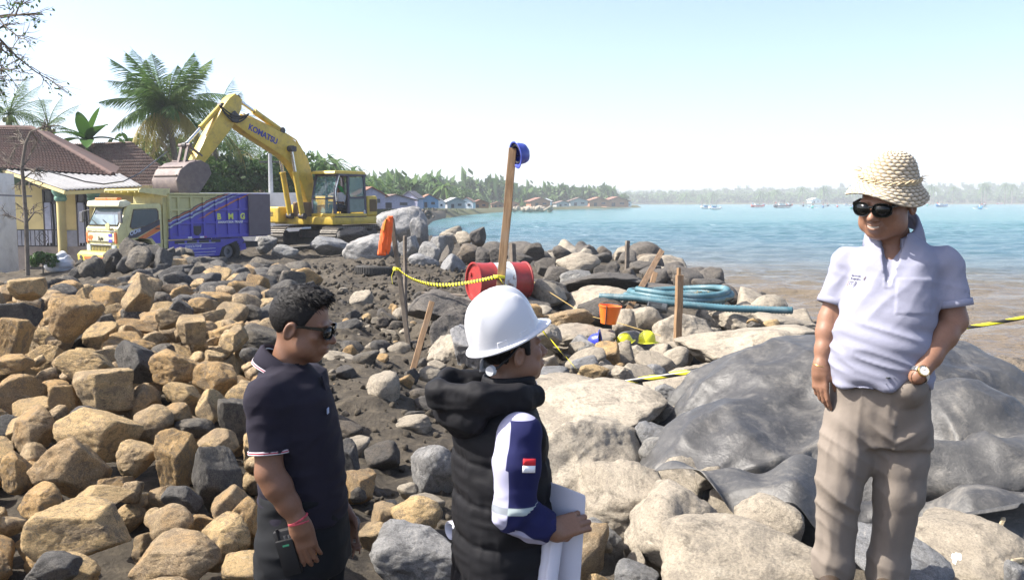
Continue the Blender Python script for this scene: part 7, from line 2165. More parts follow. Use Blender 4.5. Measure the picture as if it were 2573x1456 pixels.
# ------------------------------------------------------------------ tarpaulin over the sea-wall rocks
def tarp_mat():
    t = NT('grey_geotextile'); v = t.coord(); n = t.noise(v, 1.3, 6, .7, .5); w = t.noise(v, 26, 6, .7); b = t.noise(v, 190, 2, .5)
    c = t.ramp(n, [(.3, (.034, .033, .033)), (.6, (.056, .055, .053)), (.8, (.09, .086, .08))])
    c = t.mix(t.ramp(t.noise(v, 3.1, 8, .75, .6), [(.52, 0.0), (.68, .65)]), c, (.20, .185, .16))
    c = t.mix(t.ramp(w, [(.5, 0.0), (.75, .35)]), c, (.16, .15, .14))
    r = t.ramp(n, [(.3, .42), (.7, .62)])
    mp = t.n('ShaderNodeMapping'); mp.inputs['Scale'].default_value = (1, 1, 2.2); t.l(v, mp.inputs['Vector'])
    crk = t.noise(mp.outputs[0], 7, 6, .68, .8)
    nb = t.bump(crk, .22, .05); nb = t.bump(w, .35, .008, nb); nb = t.bump(b, .35, .0025, nb)
    MATS['tarp'] = t.out(c, r, nb, spec=.55)
tarp_mat()
def tarp():
    root = empty('tarpaulin', (2.3, 6.0, .1)); tag(root, 'large crumpled dark grey tarpaulin draped over the rocks behind the straw hat man', 'tarpaulin')
    L = V3(2.3, 6.0, .1)
    def f(p):
        d = s_ell(p, (2.55, 6.95, -.30), (1.55, 1.35, 1.24))
        d = smin(d, s_ell(p, (3.35, 7.05, -.25), (1.05, 1.2, 1.12)), .25)
        d = smin(d, s_ell(p, (1.62, 5.95, -.20), (.80, .75, .80)), .18)
        d = smin(d, s_ell(p, (1.28, 5.62, -.12), (.45, .42, .46)), .12)
        d = smin(d, s_ell(p, (2.35, 5.75, -.20), (.90, .75, .66)), .12)
        d = smin(d, s_ell(p, (3.05, 6.0, -.10), (.62, .60, .86)), .07)
        d = smin(d, s_cone(p, (2.45, 5.35, .30), (3.5, 5.2, .36), .24, .26), .06)
        d = smin(d, s_cone(p, (1.85, 4.95, .16), (2.9, 4.72, .20), .20, .20), .06)
        d = smin(d, s_cone(p, (2.7, 4.75, .10), (3.4, 4.9, .20), .22, .30), .08)
        d = smin(d, s_ell(p, (3.4, 5.5, -.2), (.8, .8, .75)), .1)
        # stepped creases
        return d
    V, F = nets(f, (.7, 4.35, -.15), (4.6, 8.5, 1.05), .026, 't', 1)
    N = vnormals(V, F)
    A = np.array(Euler((0, 0, .5)).to_matrix())
    big = ridge(V @ A, (1.4, 2.6, 3.4), 91, 2); med = ridge(V @ np.array(Euler((.4, .5, 1.2)).to_matrix()), (3, 7, 7), 95, 2); sm = ridge(V, (16, 16, 16), 97, 2)
    crease = np.exp(-((V[:, 2] - (.36 + .25 * (V[:, 0] - 1.6))) / .025) ** 2) * sstep(1.1, 1.3, V[:, 0]) * sstep(2.2, 1.9, V[:, 0])
    fold = ridge(V @ np.array(Euler((.2, .9, .3)).to_matrix()), (1.1, 1.7, 2.6), 103, 1); ph = np.arctan2(V[:, 1] - 6.95, V[:, 0] - 2.65); rd = np.hypot(V[:, 1] - 6.95, V[:, 0] - 2.65); low = sstep(.85, .25, V[:, 2])
    drape = 1 - 3.0 * np.abs(fbm(np.stack([ph * 3.2, rd * .8, 0 * ph], -1), 1, 107)); dr2 = 1 - 3.0 * np.abs(fbm(np.stack([ph * 8, rd * 1.3, 0 * ph], -1), 1, 109))
    V = V + N * (.030 * big + .020 * fold + .006 * med + .002 * sm + .04 * crease + low * (.055 * drape + .022 * dr2))[:, None]
    mk('draped_sheet', np_mesh('draped_sheet', V - L, F), root, MATS['tarp'])
    # thrown-back flap with a curled edge, lying on the boulders
    n, m = 46, 22; rows = []
    for j in range(m):
        v_ = j / (m - 1); row = []
        for i in range(n):
            u = i / (n - 1)
            a = D(1640, 1205, 5.25).lerp(D(2080, 1180, 5.1), u); b = D(1800, 1245, 4.85).lerp(D(2090, 1300, 4.55), u)
            p = Vector(a).lerp(Vector(b), v_)
            p.z += .05 + .045 * math.sin(u * 9 + v_ * 2) * (1 - .4 * u) + .03 * math.sin(u * 17 + 2 * v_) + .06 * math.exp(-((u - .55) / .12) ** 2) * v_
            if v_ > .75: p.z -= (v_ - .75) * .35
            row.append(np.array(p[:]) - L)
        rows.append(row)
    V, F = strip_mesh(rows); fl = mk('flap', np_mesh('flap', V, F), root, MATS['tarp']); solid(fl, .006); sub(fl, 1)
    c = D(1912, 1308, 4.62); mb = MB(); mb.lathe([(.008, 0), (.015, .002), (.008, .004)], (0, 0, 0), 16, R=Vector((-.2, -.8, .5)).to_track_quat('Z', 'Y').to_matrix()); g = mb.build('eyelet', CHROME, root, 60); g.location = Vector(c) - root.location
    # rolled cuff on the right
    rows = []
    for i in range(22):
        a_ = math.radians(-150 + 275 * i / 21); row = []
        for j in range(9):
            s = j / 8; x = D(2335 + 215 * s, 1330 - 6 * s, 4.4 - .05 * s); r = .05 + .055 * s ** 1.5
            row.append(np.array((x.x + r * math.cos(a_) * .55, x.y - .05 + r * math.cos(a_) * .5, x.z + r * math.sin(a_) + .04)) - L)
        rows.append(row)
    V, F = strip_mesh(rows); cf = mk('rolled_cuff', np_mesh('rolled_cuff', V, F), root, MATS['tarp']); solid(cf, .006); sub(cf, 1)
tarp()
# rope ends
def rope(pts, label):
    P = [Vector(p) for p in pts]; root = empty('rope', P[0]); tag(root, label, 'rope')
    for k in range(3):
        n = 60; q = []
        for i in range(n):
            s = i / (n - 1) * (len(P) - 1); j = min(int(s), len(P) - 2); c = P[j].lerp(P[j + 1], s - j); a = i * .9 + k * 2.094
            q.append(c + Vector((math.cos(a), math.sin(a) * .6, math.sin(a))) * .006 - P[0])
        mb = MB(); mb.tube(q, .0065, 5); mb.build('strand', M('rope_tan', (.42, .34, .22), .9, var=.3, scale=60), root, 60)
rope([D(2522, 1302, 4.3), D(2512, 1325, 4.28), D(2520, 1350, 4.25)], 'short frayed rope tied to the cuff of the tarpaulin')
rope([D(2572, 1405, 3.75), D(2545, 1410, 3.72), D(2522, 1430, 3.7), D(2512, 1470, 3.66), D(2510, 1500, 3.62)], 'thick tan rope curling down over the grey rocks')
# paint splash on a boulder: laid on the rock's own surface
def splash(px, py, name_label):
    for o in COL.objects:
        if o.get('label') == name_label:
            bpy.context.view_layer.update(); me = o.data; Mw = o.matrix_world
            tree = BVHTree.FromPolygons([Mw @ q.co for q in me.vertices], [tuple(p.vertices) for p in me.polygons])
            C = Vector((0, 0, CAMZ)); vs = []; g = random.Random(2)
            c = at(px, py, 1) - C; ok = []
            ring = [(0, 0)] + [(math.cos(a) * r_, math.sin(a) * r_ * 1.3) for k in range(16) for a, r_ in [(k / 16 * 6.283, g.uniform(2.2, 6.0))]]
            for dx, dy in ring:
                dv = (at(px + dx, py + dy, 1) - C).normalized(); h = tree.ray_cast(C, dv)
                if h[0] is None: return
                vs.append(h[0] + h[1] * .003)
            L = vs[0]; mb = MB(); mb.add([p - L for p in vs], [(0, 1 + k, 1 + (k + 1) % 16) for k in range(16)])
            s = mb.build('paint_splash', M('splash_white', (.78, .77, .72), .6), None); s.parent = o; s.matrix_parent_inverse = o.matrix_world.inverted(); s.location = L
            return
splash(2402 * K, 1400 * K, 'boulder with a white paint splash beside the tarpaulin cuff')
# ------------------------------------------------------------------ vegetation
def leaf_mat(name, cols, tr=.0):
    t = NT(name); o = t.n('ShaderNodeObjectInfo'); v = t.coord(); n = t.noise(v, .9, 3, .6)
    k = t.math('ADD', t.math('MULTIPLY', n, .7), t.math('MULTIPLY', o.outputs['Random'], .3))
    c = t.ramp(k, [(.25 + .5 * i / max(1, len(cols) - 1), q) for i, q in enumerate(cols)])
    m = t.out(c, .6, spec=.3)
    if tr:
        tb = t.n('ShaderNodeBsdfTranslucent'); t.l(c, tb.inputs[0]); mx = t.n('ShaderNodeMixShader'); mx.inputs[0].default_value = tr
        out = t.t.nodes['Material Output']; t.l(t.b.outputs[0], mx.inputs[1]); t.l(tb.outputs[0], mx.inputs[2]); t.l(mx.outputs[0], out.inputs[0])
    MATS[name] = m; return m
leaf_mat('palm_leaf', [(.045, .10, .024), (.085, .16, .036), (.15, .20, .045)], .4)
leaf_mat('palm_yellow', [(.24, .20, .05), (.34, .28, .08), (.26, .24, .07)], .35)
leaf_mat('palm_dry', [(.20, .15, .09), (.30, .24, .15)], .2)
leaf_mat('tree_leaf', [(.030, .072, .020), (.060, .12, .028), (.10, .155, .04)], .3)
BARK = M('bark_grey', (.15, .125, .10), .9, var=.35, scale=9, bump=.6, bscale=20, bdist=.03)
def frond_mesh(seed, L, droop, n=34, mat='palm_leaf', wid=.030):
    g = random.Random(seed); mb = MB(); P = []
    for i in range(n + 1):
        s = i / n; P.append(Vector((L * (s - .16 * droop * s * s), 0, L * (.10 * s - droop * .62 * s ** 2.2))))
    mb.tube(P[::3] + [P[-1]], [.028 * (1 - .8 * k / (len(P[::3]))) for k in range(len(P[::3]) + 1)], 4)
    for i in range(3, n):
        s = i / n; ll = L * .30 * math.sin(math.pi * min(1, .12 + s * .93)) ** .8 * g.uniform(.85, 1.1)
        t = (P[i + 1] - P[i - 1]).normalized()
        for sd in (-1, 1):
            if g.random() < .06: continue
            dv = (t * g.uniform(.45, .7) + Vector((0, sd * g.uniform(.65, .85), -.25 - .75 * droop * g.uniform(.5, 1.1)))).normalized()
            w = t.cross(dv).normalized(); w = (t * .8 + w * .3).normalized() * wid * L / 3
            p = P[i]; m_ = p + dv * ll * .55; e = p + dv * ll + Vector((0, 0, -.22 * ll))
            mb.add([p - w * .4, p + w * .4, m_ + w * .5, m_ - w * .5, e], [(0, 1, 2, 3), (3, 2, 4)])
    me = mb.mesh('frond', None, False); me.materials.append(MATS[mat]); return me
def coconut_palm(base, top, L, label, seed, nf=24, n=34, yellow=.25, dry=4, group=None, wid=.030):
    g = random.Random(seed); base, top = Vector(base), Vector(top)
    root = empty('coconut_palm', base); tag(root, label, 'palm', group)
    h = top - base; mb = MB(); pts = []; rs = []
    for i in range(13):
        s = i / 12; pts.append(h * s + Vector((math.sin(s * 3) * .12, 0, 0))); rs.append(.20 - .08 * s + .05 * (1 - s) ** 6 + .012 * (i % 2))
    mb.tube(pts, rs, 10); mb.build('trunk', BARK, root, 60)
    variants = [frond_mesh(seed + k, L, d, n, 'palm_leaf', wid) for k, d in enumerate((.35, .62, .95))]
    yl = frond_mesh(seed + 7, L * .95, 1.1, n, 'palm_yellow', wid); dr = frond_mesh(seed + 9, L * .8, 1.6, n // 2, 'palm_dry', wid)
    for k in range(nf + dry):
        s = k / nf; az = k * 2.399 + g.uniform(-.2, .2)
        if k >= nf: me, el = dr, -1.0 + g.uniform(-.2, .1)
        elif s > 1 - yellow: me, el = yl, -.25 + g.uniform(-.2, .15)
        else: me, el = variants[min(2, int(s * 3.2))], 1.15 - 1.45 * s + g.uniform(-.1, .1)
        o = mk('frond', me, root); o.location = h + Vector((0, 0, .05)); o.rotation_euler = Euler((g.uniform(-.3, .3), -el, az)); o.scale = (g.uniform(.85, 1.08),) * 3
    if n > 20:
        for k in range(6):
            a = k * 1.05; mb = MB(); mb.lathe([(0, -.14), (.09, -.10), (.115, 0), (.08, .11), (0, .14)], h + Vector((math.cos(a) * .24, math.sin(a) * .24, -.22)), 10); mb.build('coconut', M('coconut_green', (.16, .15, .04), .5), root, 60)
    return root
def clump_crown(seed, r, n, size, mat='tree_leaf', name='crown', lobes=7, flat=.8):
    """many small leaf faces gathered in uneven clumps"""
    g = np.random.default_rng(seed); C = g.normal(size=(lobes, 3)); C /= np.linalg.norm(C, axis=1)[:, None]; C *= g.uniform(.25, .72, (lobes, 1)); C[:, 2] = C[:, 2] * .8 + .1
    k = g.integers(lobes, size=n); P = g.normal(size=(n, 3)); P /= np.linalg.norm(P, axis=1)[:, None]; P *= (g.uniform(.35, 1, (n, 1)) ** .5) * g.uniform(.30, .50, (lobes, 1))[k]
    P = (C[k] + P) * np.array([r, r, r * flat]); A = g.normal(size=(n, 3)); A /= np.linalg.norm(A, axis=1)[:, None]; B = np.cross(A, g.normal(size=(n, 3))); B /= np.linalg.norm(B, axis=1)[:, None]
    s = size * g.uniform(.6, 1.3, (n, 1)); V = np.stack([P - A * s, P + B * s * .55, P + A * s, P - B * s * .55], 1).reshape(-1, 3)
    me = np_mesh(name, V, np.arange(4 * n).reshape(n, 4), False); me.materials.append(MATS[mat]); return me
def trunk_mesh(seed, h, r, br=4):
    g = random.Random(seed); mb = MB(); top = Vector((g.uniform(-.2, .2), g.uniform(-.2, .2), h))
    mb.tube([Vector((0, 0, -.3)), top * .4 + Vector((.1, 0, 0)), top], [r, r * .75, r * .5], 8)
    for k in range(br):
        a = k * 6.283 / br + g.random(); s = top * g.uniform(.55, .95); e = s + Vector((math.cos(a), math.sin(a), g.uniform(.6, 1.1))) * h * .45
        mb.tube([s, s.lerp(e, .5) + Vector((0, 0, .1)), e], [r * .4, r * .3, r * .12], 6)
    me = mb.mesh('trunk', 60); me.materials.append(BARK); return me

coconut_palm(D(465, 620, 46), D(418, 275, 46), 3.5, 'tall coconut palm with yellowing lower fronds behind the excavator bucket', 3, nf=44, n=58, yellow=.24, dry=8, wid=.042)
coconut_palm(D(540, 600, 52), D(535, 330, 52), 3.4, 'coconut palm partly hidden behind the excavator arm', 8, nf=22, yellow=.1, dry=4)
coconut_palm(D(128, 600, 44), D(121, 318, 44), 1.9, 'small palm with upright fronds behind the tiled roof', 12, nf=11, yellow=.1, dry=0)
coconut_palm(D(650, 620, 62), D(655, 425, 62), 3.2, 'bright palm behind the utility pole', 15, nf=20, yellow=.35, dry=3)
coconut_palm(D(20, 600, 48), D(22, 290, 48), 2.6, 'dense palm crown rising over the ridge of the tiled roof', 19, nf=20, yellow=.1, dry=2)
coconut_palm(D(590, 600, 58), D(600, 380, 58), 2.8, 'palm with drooping fronds between excavator arm and pole', 23, nf=20, yellow=.3, dry=5)
# banana plant behind the second roof
root = empty('banana_plant', D(225, 500, 44)); tag(root, 'banana plant with broad upright leaves behind the long tiled roof', 'banana plant')
g = random.Random(6); mb = MB(); mb.cyl((0, 0, -2.2), (0, 0, 2.9), .14, .09, 10); mb.build('stem', M('banana_stem', (.14, .17, .06), .7), root, 60)
for k in range(11):
    az = k * 2.399; el = 1.35 - k * .11; L = g.uniform(1.4, 1.9); rows = [[], [], []]
    for i in range(12):
        s = i / 11; w = .32 * math.sin(math.pi * min(1, .08 + s * .92)) ** .6; x, z = L * s * math.cos(el) + .3 * s * s, L * s * math.sin(el) - .9 * s * s * math.cos(el)
        for j in range(3): rows[j].append((x, (j - 1) * w, z + (.06 if j != 1 else 0)))
    V, F = strip_mesh(rows); o = mk('leaf', np_mesh('leaf', V, F), root, leaf_mat('banana_leaf', [(.04, .11, .018), (.07, .15, .025)], .3) if 'banana_leaf' not in MATS else MATS['banana_leaf']); o.location = (0, 0, 2.8); o.rotation_euler = (0, 0, az)
# bushy trees close behind the houses
TM = [trunk_mesh(40 + k, 2.2, .16) for k in range(3)]; CM = [clump_crown(60 + k, 2.2, 2600, .13, lobes=11) for k in range(3)]
def bushy(loc, s, label, k=0, group=None, cm=None, tm=None, name='leafy_tree'):
    root = empty(name, loc, k * 1.3); tag(root, label, 'tree', group); o = mk('trunk', (tm or TM)[k % 3], root); c = mk('crown', (cm or CM)[k % len(cm or CM)], root); c.location = (0, 0, 2.6); root.scale = (s,) * 3; return root
for x, d, s, lab in ((440, 50, 1.5, 'dark bushy tree under the tall palm crown'), (560, 54, 1.5, 'leafy tree behind the excavator bucket'), (500, 47, 1.1, 'dry-twigged shrub tree beside the palm trunk'), (690, 60, 1.3, 'yellow-green tree beside the utility pole'), (770, 66, 1.5, 'leafy tree behind the raised boom'), (300, 47, .9, 'low shrub tree behind the long tiled roof')):
    q = D(x, 600, d); bushy((q.x, q.y, -.3), s, lab, int(x) % 3)
# bare tree in front of the house
def branchy(name, base, pts, label, seed, r, depth=3, twig=.5, leaves=0):
    g = random.Random(seed); root = empty(name, base); tag(root, label, 'tree'); B = Vector(base); tr = MB(); tw = MB(); lf = MB()
    main = [Vector(p) - B for p in pts]; tr.tube(main, [r * (1 - .55 * k / len(main)) for k in range(len(main))], 8)
    def grow(p, dv, L, r_, dep):
        q = p + dv * L * .5 + Vector((g.uniform(-.1, .1), g.uniform(-.1, .1), g.uniform(-.1, .1))) * L; e = q + (dv + Vector((g.uniform(-.5, .5), g.uniform(-.5, .5), g.uniform(-.4, .3)))).normalized() * L * .5
        (tr if dep > 1 else tw).tube([p, q, e], [r_, r_ * .75, r_ * .5], 5)
        if dep > 0:
            for k in range(4 if dep > 1 else 5): s = g.random(); grow(p.lerp(e, .3 + .7 * s), (dv + Vector((g.uniform(-1, 1), g.uniform(-1, 1), g.uniform(-.9, .6)))).normalized(), L * g.uniform(.45, .7), r_ * .55, dep - 1)
        elif leaves:
            for k in range(leaves):
                c = p.lerp(e, g.random()) + Vector((g.uniform(-.05, .05), g.uniform(-.05, .05), g.uniform(-.08, .02))); a = Vector((g.uniform(-1, 1), g.uniform(-1, 1), g.uniform(-1, 0))).normalized() * .035; w = a.orthogonal() * .4
                lf.add([c, c + a + w, c + a * 2, c + a - w], [(0, 1, 2, 3)])
    for i in range(1, len(main)):
        for k in range(3): grow(main[i], Vector((g.uniform(-1, 1), g.uniform(-.6, .6), g.uniform(-.3, .8))).normalized(), twig, r * .4, depth)
    tr.build('trunk', BARK, root, 60); tw.build('twigs', BARK, root, 60)['kind'] = 'stuff'
    if leaves: lf.build('crown', MATS['tree_leaf'], root)
branchy('bare_tree', D(70, 700, 25.5), [D(70, 700, 25.5), D(66, 560, 25.5), D(58, 450, 25.5), D(55, 420, 25.5), D(64, 360, 25.5), D(78, 330, 25.5)], 'thin bare grey tree in front of the porch', 5, .065, 2, .55)
branchy('overhanging_tree', (-10.6, 13.4, -.2), [(-10.6, 13.4, -.2), (-10.3, 13.8, 2.5), (-10.0, 14.0, 4.0), D(-150, 190, 14.2), D(-80, 100, 14.3), D(-60, 50, 14.3)], 'thin-leaved tree with fine drooping twigs reaching over the house', 9, .07, 3, 1.0, 1)
# ------------------------------------------------------------------ houses
def tile_roof(quad, rows, cols, mat, name, parent, org):
    """quad: ridge-left, ridge-right, eave-right, eave-left (world) laid in stepped, wavy courses"""
    a, b, c, d = [Vector(q) for q in quad]; nrm = (b - a).cross(d - a).normalized()
    if nrm.z < 0: nrm = -nrm
    V = []; n = cols * 3
    for r in range(rows):
        for e in (0, 1):
            t = (r + e * 1.06) / rows; l, rr = a.lerp(d, t), b.lerp(c, t)
            V.append([(l.lerp(rr, i / n) + nrm * (.095 * e + .028 * math.sin(i * 2 * math.pi / 3) + .01)) - org for i in range(n + 1)])
    Vs, F = strip_mesh(V); o = mk(name, np_mesh(name, Vs, F, False), parent, mat); solid(o, .03); return o
def tile_mat(name, c0, c1, c2):
    t = NT(name); v = t.coord(); n = t.noise(v, 1.2, 6, .7); m = t.noise(v, 9, 4, .7)
    MATS[name] = t.out(t.mix(t.ramp(m, [(.45, 0.0), (.7, .7)]), t.ramp(n, [(.3, c0), (.65, c1)]), c2), .85); return MATS[name]
tile_mat('clay_tiles', (.060, .035, .032), (.12, .062, .05), (.075, .06, .055)); tile_mat('old_tiles', (.10, .062, .05), (.19, .12, .10), (.30, .25, .21)); tile_mat('red_tiles', (.17, .075, .05), (.28, .13, .09), (.20, .15, .12))
CREAMW = M('wall_cream', (.56, .47, .22), .85, var=.10, scale=1.2, dirt=(.36, .30, .18), dirt_amt=.4); BAND = M('wall_band', (.20, .22, .26), .85); WHW = M('wall_white', (.66, .67, .68), .85, var=.1, scale=1, dirt=(.30, .29, .28), dirt_amt=.5)
GREENC = M('capital_green', (.20, .38, .30), .7); ASB = M('awning_sheet', (.20, .20, .205), .7, var=.2, scale=2, dirt=(.20, .19, .18)); IRON = M('rail_iron', (.03, .03, .035), .5); WOODD = M('dark_frame', (.05, .045, .05), .6)
def main_house():
    org = Vector((-16.5, 33.8, -.55)); root = empty('house', org); tag(root, 'cream house with tiled roof, grey awning and porch columns beside the truck', 'house')
    def ob(mb, name, mat, par=root, **k): mb.v = [(p[0] - org.x, p[1] - org.y, p[2] - org.z) for p in mb.v]; return mb.build(name, mat, par, **k)
    W = lambda x, y, d=33.8: D(x, y, d)
    x0, x1 = W(15, 500).x, -13.6; z0 = -.55
    wall = MB(); wall.box(((x0 + x1) / 2, 36.4, 1.02), (x1 - x0, 5.0, 3.15)); wl = ob(wall, 'wall', CREAMW)
    mb = MB(); mb.box(((x0 + x1) / 2, 33.87, .62), (x1 - x0, .05, .60)); ob(mb, 'dado_band', BAND, wl)
    mb = MB(); mb.box(((x0 + x1) / 2 - .2, 32.6, -.30), (x1 - x0 + .6, 2.7, .50)); ob(mb, 'porch_floor', M('porch_concrete', (.34, .29, .26), .85, var=.15))
    mb = MB(); mb.box((W(60, 650, 31.3).x + .4, 31.25, .02), (5.0, .12, .85)); ob(mb, 'porch_wall', M('porch_concrete', (.34, .29, .26), .85, var=.15))
    for xd in (132, 215):
        c = W(xd, 560); w = .58; mb = MB(); mb.box((c.x, 33.84, 1.35), (w, .06, 2.1)); wn_ = ob(mb, 'window', GLASSD)
        mb = MB()
        for sx in (-w / 2, 0, w / 2): mb.box((c.x + sx, 33.79, 1.35), (.06, .06, 2.15))
        for z in (.30, 1.95, 2.42): mb.box((c.x, 33.79, z), (w + .06, .06, .06))
        ob(mb, 'window_frame', WOODD, wn_)
        for k in range(5): mb = MB(); mb.tube([(c.x - .24 + k * .12, 33.75, .36), (c.x - .24 + k * .12 + .03, 33.75, 1.1), (c.x - .24 + k * .12, 33.75, 1.9)], .012, 5); ob(mb, 'window_bar', M('bar_pale', (.42, .45, .52), .5), wn_)
        mb = MB(); mb.box((c.x - .12, 33.72, 1.2), (.22, .03, 1.5)); ob(mb, 'curtain', M('curtain', (.30, .33, .42), .8), wn_)
    for xd, d in ((155, 31.2), (237, 32.2)):
        c = D(xd, 560, d); mb = MB(); mb.cyl((c.x, d, -.1), (c.x, d, 2.15), .15, .14, 16); co = ob(mb, 'column', CREAMW, smooth=40)
        mb = MB(); mb.lathe([(.15, 2.0), (.20, 2.06), (.20, 2.14), (.17, 2.16), (.26, 2.30), (.28, 2.42), (.0, 2.42)], (c.x, d, 0), 16); ob(mb, 'capital', GREENC, co, smooth=40)
    xl, xr = D(28, 620, 31.2).x, D(150, 620, 31.2).x; rl = empty('railing'); rl.parent = root
    def rb(mb, nm): return ob(mb, nm, IRON, rl)
    for z in (.46, 1.02): mb = MB(); mb.bar((xl, 31.2, z), (xr, 31.2, z), .03, .035); rb(mb, 'rail')
    for k in range(11): x = xl + (xr - xl) * (k + .5) / 11; mb = MB(); mb.bar((x, 31.2, .46), (x, 31.2, 1.02), .018, .018); rb(mb, 'baluster')
    for xc in (xl + 1.1,):
        for s in (.16, .28): mb = MB(); mb.tube([(xc, 31.19, .74 + s), (xc + s * .8, 31.19, .74), (xc, 31.19, .74 - s), (xc - s * .8, 31.19, .74)], .014, 5, closed=True); rb(mb, 'diamond')
    # awning: thin corrugated sheet
    A, B, C_, E = D(8, 424, 34.2), D(163, 477, 30.3), D(357, 467, 31.2), D(300, 436, 35.4); rows = []
    for j in range(8):
        v = j / 7; l, r = A.lerp(B, v), E.lerp(C_, v); rows.append([np.array((l.lerp(r, i / 60) + Vector((0, 0, .025 * math.sin(i * 1.9))) - org)[:]) for i in range(61)])
    V, F = strip_mesh(rows); aw = mk('awning', np_mesh('awning', V, F), root, ASB); solid(aw, .02)
    mb = MB(); mb.bar(B + Vector((0, 0, -.10)), C_ + Vector((0, 0, -.10)), .06, .12); mb.bar(A + Vector((0, 0, -.08)), B + Vector((0, 0, -.08)), .05, .10); ob(mb, 'awning_beam', CREAMW, aw)
    rl_, rr_, er, el = D(-160, 322, 38.5), D(80, 325, 38.5), D(284, 444, 34.4), D(-160, 415, 33.8)
    tile_roof((rl_, rr_, er, el), 17, 46, MATS['clay_tiles'], 'roof', root, org)
    mb = MB(); mb.add([rr_ - Vector((0, .0, .02)), er - Vector((0, 0, .02)), D(300, 420, 41), D(120, 330, 40)], [(0, 1, 2, 3)]); o = ob(mb, 'roof_hip', MATS['clay_tiles']); solid(o, .05)
    mb = MB(); mb.tube([rl_ + Vector((0, 0, .06)), rr_ + Vector((0, 0, .06)), er + Vector((0, 0, .08))], .11, 8); ob(mb, 'ridge_tiles', MATS['clay_tiles'], smooth=60)
    # house behind with the long mottled roof
    o2 = Vector((-15, 41.5, -.3)); r2 = empty('house', o2); tag(r2, 'house with a long mottled tile roof behind the cream house', 'house')
    q = (D(120, 364, 45), D(330, 356, 45), D(470, 470, 41), D(230, 470, 41)); tile_roof(q, 15, 40, MATS['old_tiles'], 'roof', r2, o2)
    mb = MB(); mb.box((-13.5, 43.5, .9), (7.5, 3.5, 3.0)); mb.v = [(p[0] - o2.x, p[1] - o2.y, p[2] - o2.z) for p in mb.v]; mb.build('wall', WHW, r2)
    # near white wall end with its own small canopy
    c = D(-20, 560, 28); o3 = Vector((c.x, 28.5, -.6)); r3 = empty('outbuilding', o3); tag(r3, 'white plastered wall end with a small flat canopy beside the porch', 'building')
    mb = MB(); mb.box((0, .6, 1.75), (D(17, 560, 28).x - c.x + .55, 1.2, 3.5)); w3 = mb.build('wall', WHW, r3); w3.location = (-.68, 0, 0)
    a = D(-60, 487, 26); b = D(70, 492, 26.4); mb = MB(); mb.bar(a - o3, b - o3, 1.2, .05); mb.build('canopy', ASB, r3)
main_house()
# sack and plant by the porch
c = D(150, 668, 27); sk = empty('cement_sack', c); tag(sk, 'white plastic sack lying by the rocks in front of the porch', 'sack')
V, F = nets(lambda p: smin(s_ell(p, (0, 0, .05), (.42, .28, .26)), s_ell(p, (.1, 0, .28), (.18, .15, .14)), .1), (-.6, -.5, -.3), (.6, .5, .6), .04, 's', 1); N = vnormals(V, F); V = V + N * (.05 * ridge(V, (4, 4, 6), 5, 2))[:, None]; mk('bag', np_mesh('bag', V, F), sk, M('sack_white', (.52, .54, .58), .6))
c = D(108, 668, 26.5); pl = empty('small_plant', c); tag(pl, 'small dark green plant growing in front of the porch wall', 'plant'); me = clump_crown(5, .45, 260, .09); o = mk('foliage', me, pl); o.location = (0, 0, .2)
mb = MB(); mb.cyl((0, 0, -.3), (0, 0, .2), .02); mb.build('stem', BARK, pl)
# utility poles and wires
for xd, d, r, lab, zt in ((684, 44, .12, 'grey concrete utility pole behind the truck tail', 385), (668, 60, .07, 'thin pole left of the utility pole', 470)):
    a, b = D(xd, 600, d), D(xd + 1, zt, d); root = empty('utility_pole', (a.x, a.y, -.2)); tag(root, lab, 'pole'); mb = MB(); mb.cyl((0, 0, 0), (0, 0, b.z + .2), r * 1.2, r * .8, 12); mb.build('shaft', M('concrete_pole', (.30, .31, .32), .85, var=.15), root, 40)
    mb = MB(); mb.box((0, 0, b.z - .2), (1.0 if r > .1 else .4, .08, .08)); mb.build('cross_arm', DARKM, root)
w0 = D(100, 425, 27); root = empty('power_cable', w0); tag(root, 'dark cable sagging across the front of the grey awning', 'cable')
mb = MB(); mb.tube([w0, D(160, 440, 27), D(215, 456, 27.5), D(260, 462, 28), D(310, 455, 29), D(350, 435, 31), D(420, 380, 40)], .022, 5); local_build(mb, 'wire', IRON, root)
# ------------------------------------------------------------------ village along the shore
def cottage(x, y, d, w, h, label, wallc, roofc, rz, gr='cottages along the shore'):
    """small gabled cottage; x,y: pixel (enlargement) of the middle of its wall base"""
    s = d / FPX * K; W_, H_ = w * s, h * s; c = D(x, y, d); root = empty('cottage', c, rz); tag(root, label, 'house', gr); Dp = W_ * .8
    mb = MB(); mb.box((0, 0, H_ * .28), (W_, Dp, H_ * .64)); mb.prism([(-W_ / 2, H_ * .6), (W_ / 2, H_ * .6), (0, H_ * .96)], lambda u, v, t: (u, t, v), -Dp / 2, Dp / 2); mb.build('wall', wallc, root)
    for sg in (-1, 1): mb = MB(); mb.add([(0, -Dp * .58, H_), (0, Dp * .58, H_), (sg * W_ * .60, Dp * .58, H_ * .55), (sg * W_ * .60, -Dp * .58, H_ * .55)], [(0, 1, 2, 3)]); o = mb.build('roof', roofc, root); solid(o, H_ * .05)
    mb = MB(); mb.box((-W_ * .2, -Dp / 2 - .03, H_ * .20), (W_ * .16, .06, H_ * .40)); mb.build('door', WOODD, root)
    mb = MB(); mb.box((W_ * .2, -Dp / 2 - .03, H_ * .32), (W_ * .2, .06, H_ * .2)); mb.build('window', GLASSD, root)
RT, OT = MATS['red_tiles'], MATS['old_tiles']; LIL = M('wall_lilac', (.36, .36, .46), .85); BLW = M('wall_blue', (.16, .27, .40), .8); GRW = M('wall_grey', (.33, .33, .33), .85); ORW = M('wall_brick', (.36, .17, .10), .85); RUST = M('rust_sheet', (.25, .13, .085), .8, var=.3, scale=1.5)
